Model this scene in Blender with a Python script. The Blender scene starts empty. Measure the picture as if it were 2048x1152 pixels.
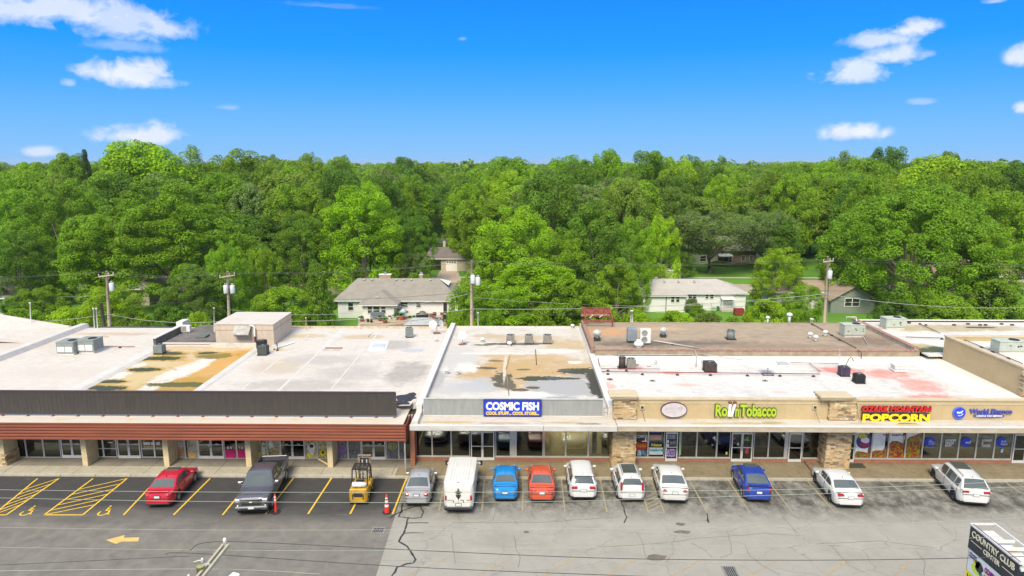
import bpy, bmesh, math, random
import numpy as np
from mathutils import Vector, Matrix, Euler, noise as mnoise
random.seed(7)
rng = np.random.default_rng(7)
S = bpy.context.scene
col = S.collection
R = math.radians
# ---------------------------------------------------------------- camera
F_PX, CAM_H = 1365.0, 21.0
PITCH = math.atan((576 - 324) / F_PX)
YAW = math.atan(18 / F_PX * math.cos(PITCH))
cd = bpy.data.cameras.new('camera'); cam = bpy.data.objects.new('camera', cd); col.objects.link(cam)
cd.sensor_width = 36; cd.lens = 36 * F_PX / 2048; cd.clip_start = 0.1; cd.clip_end = 6000
cam.location = (0, 0, CAM_H); cam.rotation_euler = (math.pi / 2 - PITCH, 0, YAW)
S.camera = cam
# ---------------------------------------------------------------- world and sun
SUN_EL, SUN_AZ = R(49), R(195)          # azimuth clockwise from +Y
w = bpy.data.worlds.new('World'); S.world = w; w.use_nodes = True
nt = w.node_tree; nt.nodes.clear()
def wn(t, **k):
    n = nt.nodes.new(t)
    for a, b in k.items(): setattr(n, a, b)
    return n
def wl(a, b): nt.links.new(a, b)
def wmath(op, a, b=None, c=None, clamp=False):
    n = wn('ShaderNodeMath', operation=op); n.use_clamp = clamp
    for i, v in enumerate((a, b, c)):
        if v is None: continue
        if isinstance(v, (int, float)): n.inputs[i].default_value = v
        else: wl(v, n.inputs[i])
    return n.outputs[0]
tc = wn('ShaderNodeTexCoord'); sep = wn('ShaderNodeSeparateXYZ'); wl(tc.outputs['Generated'], sep.inputs[0])
X_, Y_, Z_ = sep.outputs
sky = wn('ShaderNodeTexSky'); sky.sky_type = 'NISHITA'; sky.sun_disc = False
sky.sun_elevation = SUN_EL; sky.sun_rotation = SUN_AZ; sky.air_density = 1.0; sky.dust_density = 0.6; sky.ozone_density = 2.0
def lin(c):
    return tuple((v / 255 / 12.92) if v / 255 <= 0.04045 else ((v / 255 + 0.055) / 1.055) ** 2.4 for v in c)
ramp = wn('ShaderNodeValToRGB'); wl(Z_, ramp.inputs[0])
cr = ramp.color_ramp
stops = [(0.0, (138, 198, 255)), (0.045, (112, 188, 255)), (0.10, (68, 172, 255)), (0.15, (12, 158, 255)), (0.215, (0, 144, 255)), (0.45, (70, 150, 228)), (1.0, (96, 150, 210))]
while len(cr.elements) < len(stops): cr.elements.new(0.5)
for e, (p, c) in zip(cr.elements, stops): e.position = p; e.color = (*lin(c), 1)
# clouds: patches of broken cumulus, each with its own direction, and denser unseen cover added overhead and behind to whiten the light
el = wmath('ARCTAN2', Z_, wmath('SQRT', wmath('ADD', wmath('MULTIPLY', X_, X_), wmath('MULTIPLY', Y_, Y_))))
az = wmath('ARCTAN2', X_, Y_)
cmb = wn('ShaderNodeCombineXYZ'); wl(az, cmb.inputs[0]); wl(wmath('MULTIPLY', el, 1.35), cmb.inputs[1])
n1 = wn('ShaderNodeTexNoise'); n1.inputs['Scale'].default_value = 26; n1.inputs['Detail'].default_value = 9; n1.inputs['Roughness'].default_value = 0.62; n1.inputs['Distortion'].default_value = 0.35
wl(cmb.outputs[0], n1.inputs['Vector'])
nz = wmath('SUBTRACT', n1.outputs['Fac'], 0.5)
def px_dir(px, py):
    x = (px - 1024) / F_PX; y = -(py - 576) / F_PX
    a = math.pi / 2 - PITCH
    Yd = y * math.cos(a) + math.sin(a); Zd = y * math.sin(a) - math.cos(a)
    c, s = math.cos(YAW), math.sin(YAW)
    d = Vector((c * x - s * Yd, s * x + c * Yd, Zd)).normalized()
    return math.atan2(d.x, d.y), math.asin(d.z)
# px, py, half width, half height, density
CL = [(90, 20, 190, 42, 1.0), (240, 45, 130, 45, .85), (330, 60, 48, 28, .9), (245, 92, 70, 16, .35), (255, 148, 88, 32, 1.15), (330, 165, 40, 14, .6), (140, 166, 16, 10, .5),
      (288, 272, 84, 26, 1.15), (84, 304, 34, 13, .9), (455, 215, 26, 7, .4), (1760, 80, 78, 22, .9), (1820, 60, 55, 24, 1.1), (1790, 112, 60, 26, .95), (1712, 145, 72, 26, 1.0), (1850, 108, 20, 8, .4),
      (1706, 268, 58, 20, 1.15), (1842, 204, 30, 8, .4), (2050, 112, 36, 24, 1.0), (2046, 217, 22, 14, 1.0), (1990, 2, 30, 8, .6), (660, 12, 90, 6, .15), (925, 78, 8, 4, .3)]
tot = None
for px, py, hw, hh, dn in CL:
    a0, e0 = px_dir(px, py); a1, _ = px_dir(px + hw, py); _, e1 = px_dir(px, py - hh)
    u = wmath('DIVIDE', wmath('SUBTRACT', az, a0), abs(a1 - a0)); v = wmath('DIVIDE', wmath('SUBTRACT', el, e0), abs(e1 - e0))
    # flatter bases, billowing tops
    v = wmath('MULTIPLY', v, wmath('ADD', 1.0, wmath('MULTIPLY', wmath('LESS_THAN', v, 0.0), 0.35)))
    d = wmath('SQRT', wmath('ADD', wmath('MULTIPLY', u, u), wmath('MULTIPLY', v, v)))
    f = wmath('SUBTRACT', 1.0, d)
    f = wmath('ADD', f, wmath('ADD', wmath('MULTIPLY', nz, 2.8), .22))
    f = wmath('MULTIPLY', wmath('MULTIPLY', f, 1.25, clamp=True), dn)
    # no cloud far from its patch
    f = wmath('MULTIPLY', f, wmath('SUBTRACT', 3.2, wmath('MULTIPLY', d, 2.0), clamp=True))
    tot = f if tot is None else wmath('MAXIMUM', tot, f)
n2 = wn('ShaderNodeTexNoise'); n2.inputs['Scale'].default_value = 3.2; n2.inputs['Detail'].default_value = 7; n2.inputs['Roughness'].default_value = 0.6
dv = wmath('ADD', Z_, 0.12); cm2 = wn('ShaderNodeCombineXYZ'); wl(wmath('DIVIDE', X_, dv), cm2.inputs[0]); wl(wmath('DIVIDE', Y_, dv), cm2.inputs[1]); wl(cm2.outputs[0], n2.inputs['Vector'])
over = wmath('MULTIPLY', wmath('SUBTRACT', n2.outputs['Fac'], 0.33), 5.0, clamp=True)
mask = wmath('MULTIPLY', wmath('SUBTRACT', Z_, 0.225), 5.0, clamp=True)      # the added cover begins above the frame
back = wmath('MULTIPLY', wmath('LESS_THAN', Y_, 0.3), wmath('MULTIPLY', wmath('SUBTRACT', Z_, 0.04), 6.0, clamp=True))
over = wmath('MULTIPLY', over, wmath('MAXIMUM', mask, back))
tot = wmath('MAXIMUM', tot, over)
n3 = wn('ShaderNodeTexNoise'); n3.inputs['Scale'].default_value = 14; n3.inputs['Detail'].default_value = 4; wl(cmb.outputs[0], n3.inputs['Vector'])
cc = wn('ShaderNodeMixRGB'); wl(n3.outputs['Fac'], cc.inputs[0]); cc.inputs[1].default_value = (.60, .72, 1.0, 1); cc.inputs[2].default_value = (1.04, 1.05, 1.10, 1)
mixc = wn('ShaderNodeMixRGB'); wl(wmath('MULTIPLY', tot, 0.88, clamp=True), mixc.inputs[0]); wl(ramp.outputs[0], mixc.inputs[1]); wl(cc.outputs[0], mixc.inputs[2])
bg1 = wn('ShaderNodeBackground'); wl(mixc.outputs[0], bg1.inputs[0]); bg1.inputs[1].default_value = 0.64
bg2 = wn('ShaderNodeBackground'); wl(sky.outputs[0], bg2.inputs[0]); bg2.inputs[1].default_value = 0.004
ad = wn('ShaderNodeAddShader'); wl(bg1.outputs[0], ad.inputs[0]); wl(bg2.outputs[0], ad.inputs[1])
wo = wn('ShaderNodeOutputWorld'); wl(ad.outputs[0], wo.inputs[0])
sl = bpy.data.lights.new('sun', 'SUN'); so = bpy.data.objects.new('sun', sl); col.objects.link(so)
sl.energy = 3.3; sl.angle = R(26); sl.color = (1.0, 0.905, 0.70)
so.rotation_euler = (math.pi / 2 - SUN_EL, 0, math.pi - SUN_AZ)
so.location = (0, -30, 60)
S.view_settings.view_transform = 'Standard'; S.view_settings.look = 'None'; S.view_settings.exposure = 0.6; S.view_settings.gamma = 1
S.cycles.max_bounces = 5; S.cycles.diffuse_bounces = 2; S.cycles.glossy_bounces = 3; S.cycles.transmission_bounces = 4; S.cycles.transparent_max_bounces = 8
S.cycles.use_denoising = True
S.cycles.caustics_reflective = False; S.cycles.caustics_refractive = False
# ---------------------------------------------------------------- photograph pixel -> place
def ray(px, py):
    x = (px - 1024) / F_PX; y = -(py - 576) / F_PX
    a = math.pi / 2 - PITCH
    Yd = y * math.cos(a) + math.sin(a); Zd = y * math.sin(a) - math.cos(a)
    c, s = math.cos(YAW), math.sin(YAW)
    return c * x - s * Yd, s * x + c * Yd, Zd
def G(px, py, z=0.0):
    r = ray(px, py); t = (z - CAM_H) / r[2]; return Vector((r[0] * t, r[1] * t, z))
def W(px, py, Y):
    r = ray(px, py); t = Y / r[1]; return Vector((r[0] * t, Y, CAM_H + r[2] * t))
# ---------------------------------------------------------------- materials
MATS = {}
def mat(name, c, rough=0.7, var=0.0, scale=2.0, c2=None, bump=0.0, metal=0.0, coat=0.0, spec=None, detail=5, stretch=None, emit=0, coords='Object', lo=0.35, hi=0.65):
    """procedural material: c to c2 through noise, plus fine value variation and bump"""
    if name in MATS: return MATS[name]
    m = bpy.data.materials.new(name); m.use_nodes = True; t = m.node_tree; b = t.nodes['Principled BSDF']
    b.inputs['Roughness'].default_value = rough; b.inputs['Metallic'].default_value = metal
    if coat: b.inputs['Coat Weight'].default_value = coat; b.inputs['Coat Roughness'].default_value = 0.05
    if spec is not None: b.inputs['Specular IOR Level'].default_value = spec
    b.inputs['Base Color'].default_value = (*c, 1)
    if var or c2 or bump:
        co = t.nodes.new('ShaderNodeTexCoord'); vec = co.outputs[coords]
        if stretch:
            mp = t.nodes.new('ShaderNodeMapping'); mp.inputs['Scale'].default_value = stretch; t.links.new(vec, mp.inputs[0]); vec = mp.outputs[0]
        n = t.nodes.new('ShaderNodeTexNoise'); n.inputs['Scale'].default_value = scale; n.inputs['Detail'].default_value = detail; n.inputs['Roughness'].default_value = 0.6; t.links.new(vec, n.inputs['Vector'])
        base = None
        rp = t.nodes.new('ShaderNodeMapRange'); rp.inputs[1].default_value = lo; rp.inputs[2].default_value = hi; t.links.new(n.outputs['Fac'], rp.inputs[0])
        mx = t.nodes.new('ShaderNodeMixRGB'); t.links.new(rp.outputs[0], mx.inputs[0])
        cb = c2 if c2 else tuple(v * (1 - var) for v in c); ca = c if c2 else tuple(min(1, v * (1 + var)) for v in c)
        mx.inputs[1].default_value = (*cb, 1); mx.inputs[2].default_value = (*ca, 1)
        n2 = t.nodes.new('ShaderNodeTexNoise'); n2.inputs['Scale'].default_value = scale * 14; n2.inputs['Detail'].default_value = 3; t.links.new(vec, n2.inputs['Vector'])
        m2 = t.nodes.new('ShaderNodeMixRGB'); m2.blend_type = 'MULTIPLY'; m2.inputs[0].default_value = 0.35
        r2 = t.nodes.new('ShaderNodeMapRange'); r2.inputs[1].default_value = .3; r2.inputs[2].default_value = .7; r2.inputs[3].default_value = 0.7; r2.inputs[4].default_value = 1.15
        t.links.new(n2.outputs['Fac'], r2.inputs[0]); t.links.new(mx.outputs[0], m2.inputs[1]); t.links.new(r2.outputs[0], m2.inputs[2])
        t.links.new(m2.outputs[0], b.inputs['Base Color'])
        if bump:
            bp = t.nodes.new('ShaderNodeBump'); bp.inputs['Strength'].default_value = bump; bp.inputs['Distance'].default_value = 0.03
            t.links.new(n2.outputs['Fac'], bp.inputs['Height']); t.links.new(bp.outputs[0], b.inputs['Normal'])
    if emit:
        b.inputs['Emission Color'].default_value = (*c, 1); b.inputs['Emission Strength'].default_value = emit
    MATS[name] = m; return m
class NT:
    """small node-writing helper for the special materials"""
    def __init__(s, name):
        s.m = bpy.data.materials.new(name); s.m.use_nodes = True; s.t = s.m.node_tree; s.b = s.t.nodes['Principled BSDF']; MATS[name] = s.m
        s.geo = s.n('ShaderNodeTexCoord'); s.pos = s.geo.outputs['Object']
        g = s.n('ShaderNodeNewGeometry'); s.wpos = g.outputs['Position']
    def n(s, t, **k):
        x = s.t.nodes.new(t)
        for a, b in k.items(): setattr(x, a, b)
        return x
    def l(s, a, b): s.t.links.new(a, b)
    def noise(s, scale, detail=5, rough=0.6, vec=None, dist=0.0, stretch=None):
        vec = vec or s.wpos
        if stretch:
            mp = s.n('ShaderNodeMapping'); mp.inputs['Scale'].default_value = stretch; s.l(vec, mp.inputs[0]); vec = mp.outputs[0]
        x = s.n('ShaderNodeTexNoise'); x.inputs['Scale'].default_value = scale; x.inputs['Detail'].default_value = detail; x.inputs['Roughness'].default_value = rough; x.inputs['Distortion'].default_value = dist
        s.l(vec, x.inputs['Vector']); return x.outputs['Fac']
    def rng(s, f, lo, hi, a=0.0, b=1.0):
        x = s.n('ShaderNodeMapRange'); x.inputs[1].default_value = lo; x.inputs[2].default_value = hi; x.inputs[3].default_value = a; x.inputs[4].default_value = b; s.l(f, x.inputs[0]); return x.outputs[0]
    def math(s, op, a, b=0.0, clamp=False):
        x = s.n('ShaderNodeMath', operation=op); x.use_clamp = clamp
        for i, v in enumerate((a, b)):
            if isinstance(v, (int, float)): x.inputs[i].default_value = v
            else: s.l(v, x.inputs[i])
        return x.outputs[0]
    def mix(s, f, a, b, blend='MIX'):
        x = s.n('ShaderNodeMixRGB', blend_type=blend)
        for i, v in enumerate((f, a, b)):
            if isinstance(v, (int, float)): x.inputs[i].default_value = v
            elif isinstance(v, tuple): x.inputs[i].default_value = (*v, 1)
            else: s.l(v, x.inputs[i])
        return x.outputs[0]
    def sep(s, v=None):
        x = s.n('ShaderNodeSeparateXYZ'); s.l(v or s.wpos, x.inputs[0]); return x.outputs
    def bump(s, h, st=0.3, d=0.03):
        x = s.n('ShaderNodeBump'); x.inputs['Strength'].default_value = st; x.inputs['Distance'].default_value = d; s.l(h, x.inputs['Height']); s.l(x.outputs[0], s.b.inputs['Normal'])
    def ell(s, cx, cy, rx, ry, nz, amp=1.0, soft=0.35):
        """soft blob mask on the ground around (cx,cy), its edge broken by the noise nz"""
        X, Y, Z = s.sep() if not hasattr(s, '_xyz') else s._xyz
        s._xyz = (X, Y, Z)
        u = s.math('DIVIDE', s.math('SUBTRACT', X, cx), rx); v = s.math('DIVIDE', s.math('SUBTRACT', Y, cy), ry)
        d = s.math('SQRT', s.math('ADD', s.math('MULTIPLY', u, u), s.math('MULTIPLY', v, v)))
        f = s.math('ADD', s.math('SUBTRACT', 1.0, d), s.math('MULTIPLY', s.math('SUBTRACT', nz, 0.5), amp * 3))
        return s.rng(f, 0.0, soft)
# ---------------------------------------------------------------- mesh building
class MB:
    def __init__(s): s.v = []; s.f = []; s.mi = []; s.smooth = []
    def add(s, vs, fs, mi=0, sm=False):
        o = len(s.v); s.v += [tuple(v) for v in vs]; s.f += [tuple(i + o for i in f) for f in fs]; s.mi += [mi] * len(fs); s.smooth += [sm] * len(fs); return s
    def box(s, x0, x1, y0, y1, z0, z1, mi=0, M=None):
        vs = [(x, y, z) for z in (z0, z1) for x, y in ((x0, y0), (x1, y0), (x1, y1), (x0, y1))]
        if M is not None: vs = [M @ Vector(v) for v in vs]
        return s.add(vs, [(3, 2, 1, 0), (4, 5, 6, 7), (0, 1, 5, 4), (1, 2, 6, 5), (2, 3, 7, 6), (3, 0, 4, 7)], mi)
    def bbox(s, x0, x1, y0, y1, z0, z1, b=0.02, mi=0, M=None):
        """box with bevelled edges (chamfer b)"""
        b = min(b, (x1 - x0) * .49, (y1 - y0) * .49, (z1 - z0) * .49)
        bm = bmesh.new(); r = bmesh.ops.create_cube(bm, size=1)
        for v in bm.verts: v.co = Vector(((x0 + x1) / 2 + v.co.x * (x1 - x0), (y0 + y1) / 2 + v.co.y * (y1 - y0), (z0 + z1) / 2 + v.co.z * (z1 - z0)))
        bmesh.ops.bevel(bm, geom=bm.edges[:], offset=b, segments=1, affect='EDGES')
        bm.verts.index_update()
        vs = [v.co.copy() for v in bm.verts]
        if M is not None: vs = [M @ v for v in vs]
        fs = [[v.index for v in f.verts] for f in bm.faces]; bm.free()
        return s.add(vs, fs, mi)
    def cyl(s, c, r, h, n=12, r2=None, mi=0, sm=True, axis='z', M=None, caps=True):
        r2 = r if r2 is None else r2; vs = []
        for k, (rr, zz) in enumerate(((r, 0), (r2, h))):
            for i in range(n):
                a = 2 * math.pi * i / n; p = (math.cos(a) * rr, math.sin(a) * rr, zz)
                if axis == 'x': p = (p[2], p[0], p[1])
                elif axis == 'y': p = (p[0], p[2], -p[1])
                vs.append(Vector((c[0] + p[0], c[1] + p[1], c[2] + p[2])))
        if M is not None: vs = [M @ v for v in vs]
        s.add(vs, [(i, (i + 1) % n, n + (i + 1) % n, n + i) for i in range(n)], mi, sm)
        if caps:
            o = len(s.v) - 2 * n
            s.f += [tuple(o + i for i in reversed(range(n))), tuple(o + n + i for i in range(n))]; s.mi += [mi] * 2; s.smooth += [False] * 2
        return s
    def lathe(s, c, prof, n=16, mi=0, M=None):
        vs = []
        for (r, z) in prof:
            for i in range(n):
                a = 2 * math.pi * i / n; vs.append(Vector((c[0] + math.cos(a) * r, c[1] + math.sin(a) * r, c[2] + z)))
        if M is not None: vs = [M @ v for v in vs]
        fs = [(k * n + i, k * n + (i + 1) % n, (k + 1) * n + (i + 1) % n, (k + 1) * n + i) for k in range(len(prof) - 1) for i in range(n)]
        return s.add(vs, fs, mi, True)
    def tube(s, pts, r, n=6, mi=0, r2=None):
        pts = [Vector(p) for p in pts]; vs = []; L = len(pts)
        for k, p in enumerate(pts):
            d = (pts[min(k + 1, L - 1)] - pts[max(k - 1, 0)]).normalized()
            u = d.cross(Vector((0, 0, 1))); u = u.normalized() if u.length > 1e-3 else Vector((1, 0, 0)); v = d.cross(u)
            rr = r if r2 is None else r + (r2 - r) * k / (L - 1)
            for i in range(n):
                a = 2 * math.pi * i / n; vs.append(p + (u * math.cos(a) + v * math.sin(a)) * rr)
        s.add(vs, [(k * n + i, k * n + (i + 1) % n, (k + 1) * n + (i + 1) % n, (k + 1) * n + i) for k in range(L - 1) for i in range(n)], mi, True)
        o = len(s.v) - L * n; s.f += [tuple(o + i for i in range(n)), tuple(o + (L - 1) * n + i for i in reversed(range(n)))]; s.mi += [mi] * 2; s.smooth += [False] * 2
        return s
    def beam(s, a, b, wd, ht=None, mi=0):
        a = Vector(a); b = Vector(b); ht = ht or wd; d = (b - a).normalized()
        u = d.cross(Vector((0, 0, 1))); u = u.normalized() if u.length > 1e-3 else Vector((1, 0, 0)); v = d.cross(u).normalized()
        vs = [p + u * sx * wd / 2 + v * sy * ht / 2 for p in (a, b) for sx, sy in ((-1, -1), (1, -1), (1, 1), (-1, 1))]
        return s.add(vs, [(0, 1, 2, 3), (7, 6, 5, 4), (4, 5, 1, 0), (5, 6, 2, 1), (6, 7, 3, 2), (7, 4, 0, 3)], mi)
    def prism(s, poly, z0, z1, mi=0, M=None):
        """poly: xy list, extruded z0..z1"""
        n = len(poly); vs = [Vector((x, y, z)) for z in (z0, z1) for x, y in poly]
        if M is not None: vs = [M @ v for v in vs]
        return s.add(vs, [tuple(reversed(range(n))), tuple(range(n, 2 * n))] + [(i, (i + 1) % n, n + (i + 1) % n, n + i) for i in range(n)], mi)
    def quad(s, a, b, c, d, mi=0): return s.add([a, b, c, d], [(0, 1, 2, 3)], mi)
    def ribbon(s, pts, wd, z, mi=0, jit=0.0):
        """thin flat line on the ground"""
        P = [Vector((p[0], p[1], 0)) for p in pts]; L = []; Rr = []
        for k, p in enumerate(P):
            d = (P[min(k + 1, len(P) - 1)] - P[max(k - 1, 0)]); d.normalize(); nn = Vector((-d.y, d.x, 0)); h = wd / 2 * (1 + random.uniform(-jit, jit))
            L.append((p.x + nn.x * h, p.y + nn.y * h, z)); Rr.append((p.x - nn.x * h, p.y - nn.y * h, z))
        n = len(P); return s.add(L + Rr, [(i, n + i, n + i + 1, i + 1) for i in range(n - 1)], mi)
    def obj(s, name, m, parent=None, loc=None):
        me = bpy.data.meshes.new(name); me.from_pydata(s.v, [], s.f)
        for x in (m if isinstance(m, (list, tuple)) else [m]): me.materials.append(x)
        me.polygons.foreach_set('material_index', s.mi); me.polygons.foreach_set('use_smooth', s.smooth)
        me.update()
        o = bpy.data.objects.new(name, me); col.objects.link(o)
        if parent is not None: o.parent = parent
        if loc is not None: o.location = loc
        return o
def tag(o, label=None, cat=None, group=None, kind=None):
    if label: o['label'] = label
    if cat: o['category'] = cat
    if group: o['group'] = group
    if kind: o['kind'] = kind
    return o
def empty(name, loc=(0, 0, 0), label=None, cat=None, group=None, rz=0.0, kind=None):
    o = bpy.data.objects.new(name, None); col.objects.link(o); o.location = loc; o.rotation_euler = (0, 0, rz); o.empty_display_size = 0.3
    return tag(o, label, cat, group, kind)
CH = {}
def copy_tree(o, loc=None, rz=None, label=None, group=None, parent=None, scale=None):
    c = o.copy(); col.objects.link(c)
    if parent is not None: c.parent = parent
    if loc is not None: c.location = loc
    if rz is not None: c.rotation_euler = (0, 0, rz)
    if scale is not None: c.scale = scale
    if label: c['label'] = label
    if group: c['group'] = group
    for ch in list(o.children): copy_tree(ch, parent=c)
    return c
def share(o, name, parent, loc=(0, 0, 0), rot=(0, 0, 0), scale=(1, 1, 1)):
    """another part from the same mesh data"""
    c = bpy.data.objects.new(name, o.data); col.objects.link(c); c.parent = parent; c.location = loc; c.rotation_euler = rot; c.scale = scale; return c
def text(name, s_, size, m, parent=None, loc=(0, 0, 0), rot=(math.pi / 2, 0, 0), ext=0.01, align='CENTER', bold=0.0, shear=0.0, sx=1.0, spacing=1.0):
    """lettering as a mesh"""
    c = bpy.data.curves.new(name, 'FONT'); c.body = s_; c.size = size; c.extrude = ext; c.align_x = align; c.align_y = 'CENTER'; c.offset = bold; c.shear = shear; c.space_character = spacing; c.resolution_u = 3; c.space_line = 0.8
    o = bpy.data.objects.new(name, c); col.objects.link(o)
    bpy.context.view_layer.update()
    me = bpy.data.meshes.new_from_object(o.evaluated_get(bpy.context.evaluated_depsgraph_get())); bpy.data.objects.remove(o)
    me.materials.clear(); me.materials.append(m)
    o = bpy.data.objects.new(name, me); col.objects.link(o); o.location = loc; o.rotation_euler = rot; o.scale = (sx, 1, 1)
    if parent is not None: o.parent = parent
    return o
def part(root, name, mb, m, parent=None):
    """a part whose vertices are given in place; root is the thing's Empty"""
    if parent is None or parent is root: return mb.obj(name, m, root, -root.location)
    return mb.obj(name, m, parent)
# ---------------------------------------------------------------- materials of the ground
def asphalt_new():
    k = NT('asphalt_sealed'); X, Y, Z = k.sep()
    n = k.noise(0.35, 6, .6, stretch=(0.45, 1.6, 1)); lane = k.rng(k.math('ADD', Y, k.math('MULTIPLY', n, 3.5)), 38.2, 40.6)
    c = k.mix(lane, (.215, .198, .172), (.046, .044, .044))
    n2 = k.noise(1.1, 6, .65, dist=.6); c = k.mix(k.rng(n2, .35, .7, 0, .5), c, (.078, .072, .066))
    n3 = k.noise(0.9, 8, .7, stretch=(.35, 1.5, 1)); sc = k.rng(n3, .62, .72, 0, .55); c = k.mix(sc, c, (.20, .185, .155))
    n4 = k.noise(60, 2, .5); c = k.mix(.5, c, k.rng(n4, .3, .7, .45, 1.3), 'MULTIPLY')
    k.l(c, k.b.inputs['Base Color']); k.b.inputs['Roughness'].default_value = .88; k.bump(n4, .25, .01); return k.m
def asphalt_old():
    k = NT('asphalt_weathered'); X, Y, Z = k.sep()
    n = k.noise(0.55, 8, .72, dist=.2); n0 = k.noise(0.12, 4, .55)
    c = k.mix(k.rng(n, .3, .7), (.265, .25, .218), (.365, .345, .302)); c = k.mix(k.rng(n0, .35, .65, 0, .5), c, (.34, .325, .292))
    # oil and dirt where cars stand
    nd = k.noise(1.1, 9, .76, dist=.15, stretch=(1.0, .7, 1)); st = k.math('MULTIPLY', k.rng(Y, 37.2, 39.6), k.rng(nd, .34, .58)); c = k.mix(k.math('MULTIPLY', st, .95), c, (.065, .062, .052))
    # crack network
    def cracks(scale, wd, stre, jit):
        off = k.n('ShaderNodeTexNoise'); off.inputs['Scale'].default_value = 1.3; off.inputs['Detail'].default_value = 6; k.l(k.wpos, off.inputs['Vector'])
        mp = k.n('ShaderNodeMapping'); mp.inputs['Scale'].default_value = stre; k.l(k.wpos, mp.inputs[0])
        va = k.n('ShaderNodeVectorMath', operation='SCALE'); k.l(off.outputs['Color'], va.inputs[0]); va.inputs['Scale'].default_value = jit
        vb = k.n('ShaderNodeVectorMath', operation='ADD'); k.l(mp.outputs[0], vb.inputs[0]); k.l(va.outputs[0], vb.inputs[1])
        vo = k.n('ShaderNodeTexVoronoi', feature='DISTANCE_TO_EDGE', voronoi_dimensions='2D'); vo.inputs['Scale'].default_value = scale; k.l(vb.outputs[0], vo.inputs['Vector'])
        return k.rng(vo.outputs['Distance'], 0, wd, 1, 0)
    c1 = cracks(.30, .016, (.8, 1.5, 1), 1.0); c2 = k.math('MULTIPLY', cracks(.75, .02, (1, 1.4, 1), .8), k.rng(k.noise(.25, 3), .5, .62))
    c = k.mix(k.math('MULTIPLY', k.math('MAXIMUM', c1, c2), k.rng(k.noise(.5, 4), .36, .56, .05, .5)), c, (.12, .11, .095))
    n4 = k.noise(45, 3, .6); c = k.mix(.5, c, k.rng(n4, .3, .7, .65, 1.2), 'MULTIPLY')
    k.l(c, k.b.inputs['Base Color']); k.b.inputs['Roughness'].default_value = .9; k.bump(n4, .3, .01); return k.m
def lawn():
    k = NT('lawn_grass'); n = k.noise(.12, 5, .6); n2 = k.noise(2.2, 6, .7)
    c = k.mix(k.rng(n, .35, .65), (.085, .21, .012), (.13, .30, .018)); c = k.mix(k.rng(n2, .3, .7, 0, .45), c, (.05, .13, .012))
    k.l(c, k.b.inputs['Base Color']); k.b.inputs['Roughness'].default_value = .95; k.bump(n2, .6, .08); return k.m
def worn(name, c, lo, hi, sc=2.5):
    """paint whose worn spots show the pavement"""
    k = NT(name); n = k.noise(sc, 7, .7); n2 = k.noise(.8, 3)
    cc = k.mix(k.rng(k.math('ADD', n, k.math('MULTIPLY', n2, .4)), lo, hi), (.27, .25, .215), c); k.l(cc, k.b.inputs['Base Color']); k.b.inputs['Roughness'].default_value = .8; return k.m
M_ASN, M_ASO, M_LAWN = asphalt_new(), asphalt_old(), lawn()
def conc(name, a, b_, dirt=.4, dcol=(.12, .10, .075), sc=1.0):
    k = NT(name); n = k.noise(.9 * sc, 6, .65, dist=.4); n2 = k.noise(3.5 * sc, 5, .7); c = k.mix(k.rng(n, .3, .7), a, b_)
    c = k.mix(k.rng(n2, .45, .75, 0, dirt), c, dcol); n4 = k.noise(50, 2); c = k.mix(.4, c, k.rng(n4, .3, .7, .8, 1.15), 'MULTIPLY')
    k.l(c, k.b.inputs['Base Color']); k.b.inputs['Roughness'].default_value = .85; k.bump(n4, .2, .01); return k.m
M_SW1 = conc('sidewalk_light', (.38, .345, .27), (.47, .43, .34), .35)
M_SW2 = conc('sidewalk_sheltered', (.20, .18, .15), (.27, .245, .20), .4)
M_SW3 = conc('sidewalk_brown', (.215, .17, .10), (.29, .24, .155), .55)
M_KERB = conc('kerb_concrete', (.40, .37, .30), (.50, .46, .38), .3)
M_ROAD = conc('road_tan', (.36, .30, .235), (.43, .37, .29), .2)
M_YEL = mat('paint_yellow', (.80, .50, .03), .6, var=.12, scale=6)
M_YELW = worn('paint_yellow_worn', (.42, .30, .07), .62, .92)
M_ORW = worn('paint_orange_worn', (.48, .31, .11), .60, .85)
M_TAR = mat('tar_sealant', (.035, .033, .032), .45, var=.2, scale=3)
M_STEEL = mat('steel_grey', (.26, .26, .25), .6, var=.15, scale=4)
M_DARK = mat('grate_dark', (.03, .03, .035), .6, var=.2)
# ---------------------------------------------------------------- terrain, lots, pavements
KERB_Y, WALL_Y = 42.85, 45.5
g = MB(); n = 48
for i in range(n):      # gently uneven beyond the houses, level under everything built
    pass
xs = np.linspace(-2200, 2200, 45); ys = np.concatenate([np.linspace(-400, 240, 9), np.linspace(300, 4200, 28)])
for y in ys:
    for x in xs: g.v.append((float(x), float(y), -0.03 + (0 if y <= 240 else 3.0 * mnoise.noise(Vector((x / 420, y / 380, 3))) * min(1, (y - 240) / 500))))
nx = len(xs)
for j in range(len(ys) - 1):
    for i in range(nx - 1): g.f.append((j * nx + i, j * nx + i + 1, (j + 1) * nx + i + 1, (j + 1) * nx + i)); g.mi.append(0); g.smooth.append(True)
tag(g.obj('ground', M_LAWN), kind='structure')
sA, sB = G(815, 953), G(752, 1152); dS = (sB - sA); sC = sA + dS * 6; sT = sA - dS * .01
lot = MB(); lot.add([(-90, KERB_Y + .02, 0), (sA.x, KERB_Y + .02, 0), (sC.x, sC.y, 0), (-90, sC.y, 0)], [(3, 2, 1, 0)])
LOT1 = tag(lot.obj('parking_lot', M_ASN), kind='structure')
lot = MB(); lot.add([(sA.x, KERB_Y + .02, -.004), (90, KERB_Y + .02, -.004), (90, sC.y, -.004), (sC.x, sC.y, -.004)], [(3, 2, 1, 0)])
LOT2 = tag(lot.obj('parking_lot', M_ASO), kind='structure')
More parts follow.
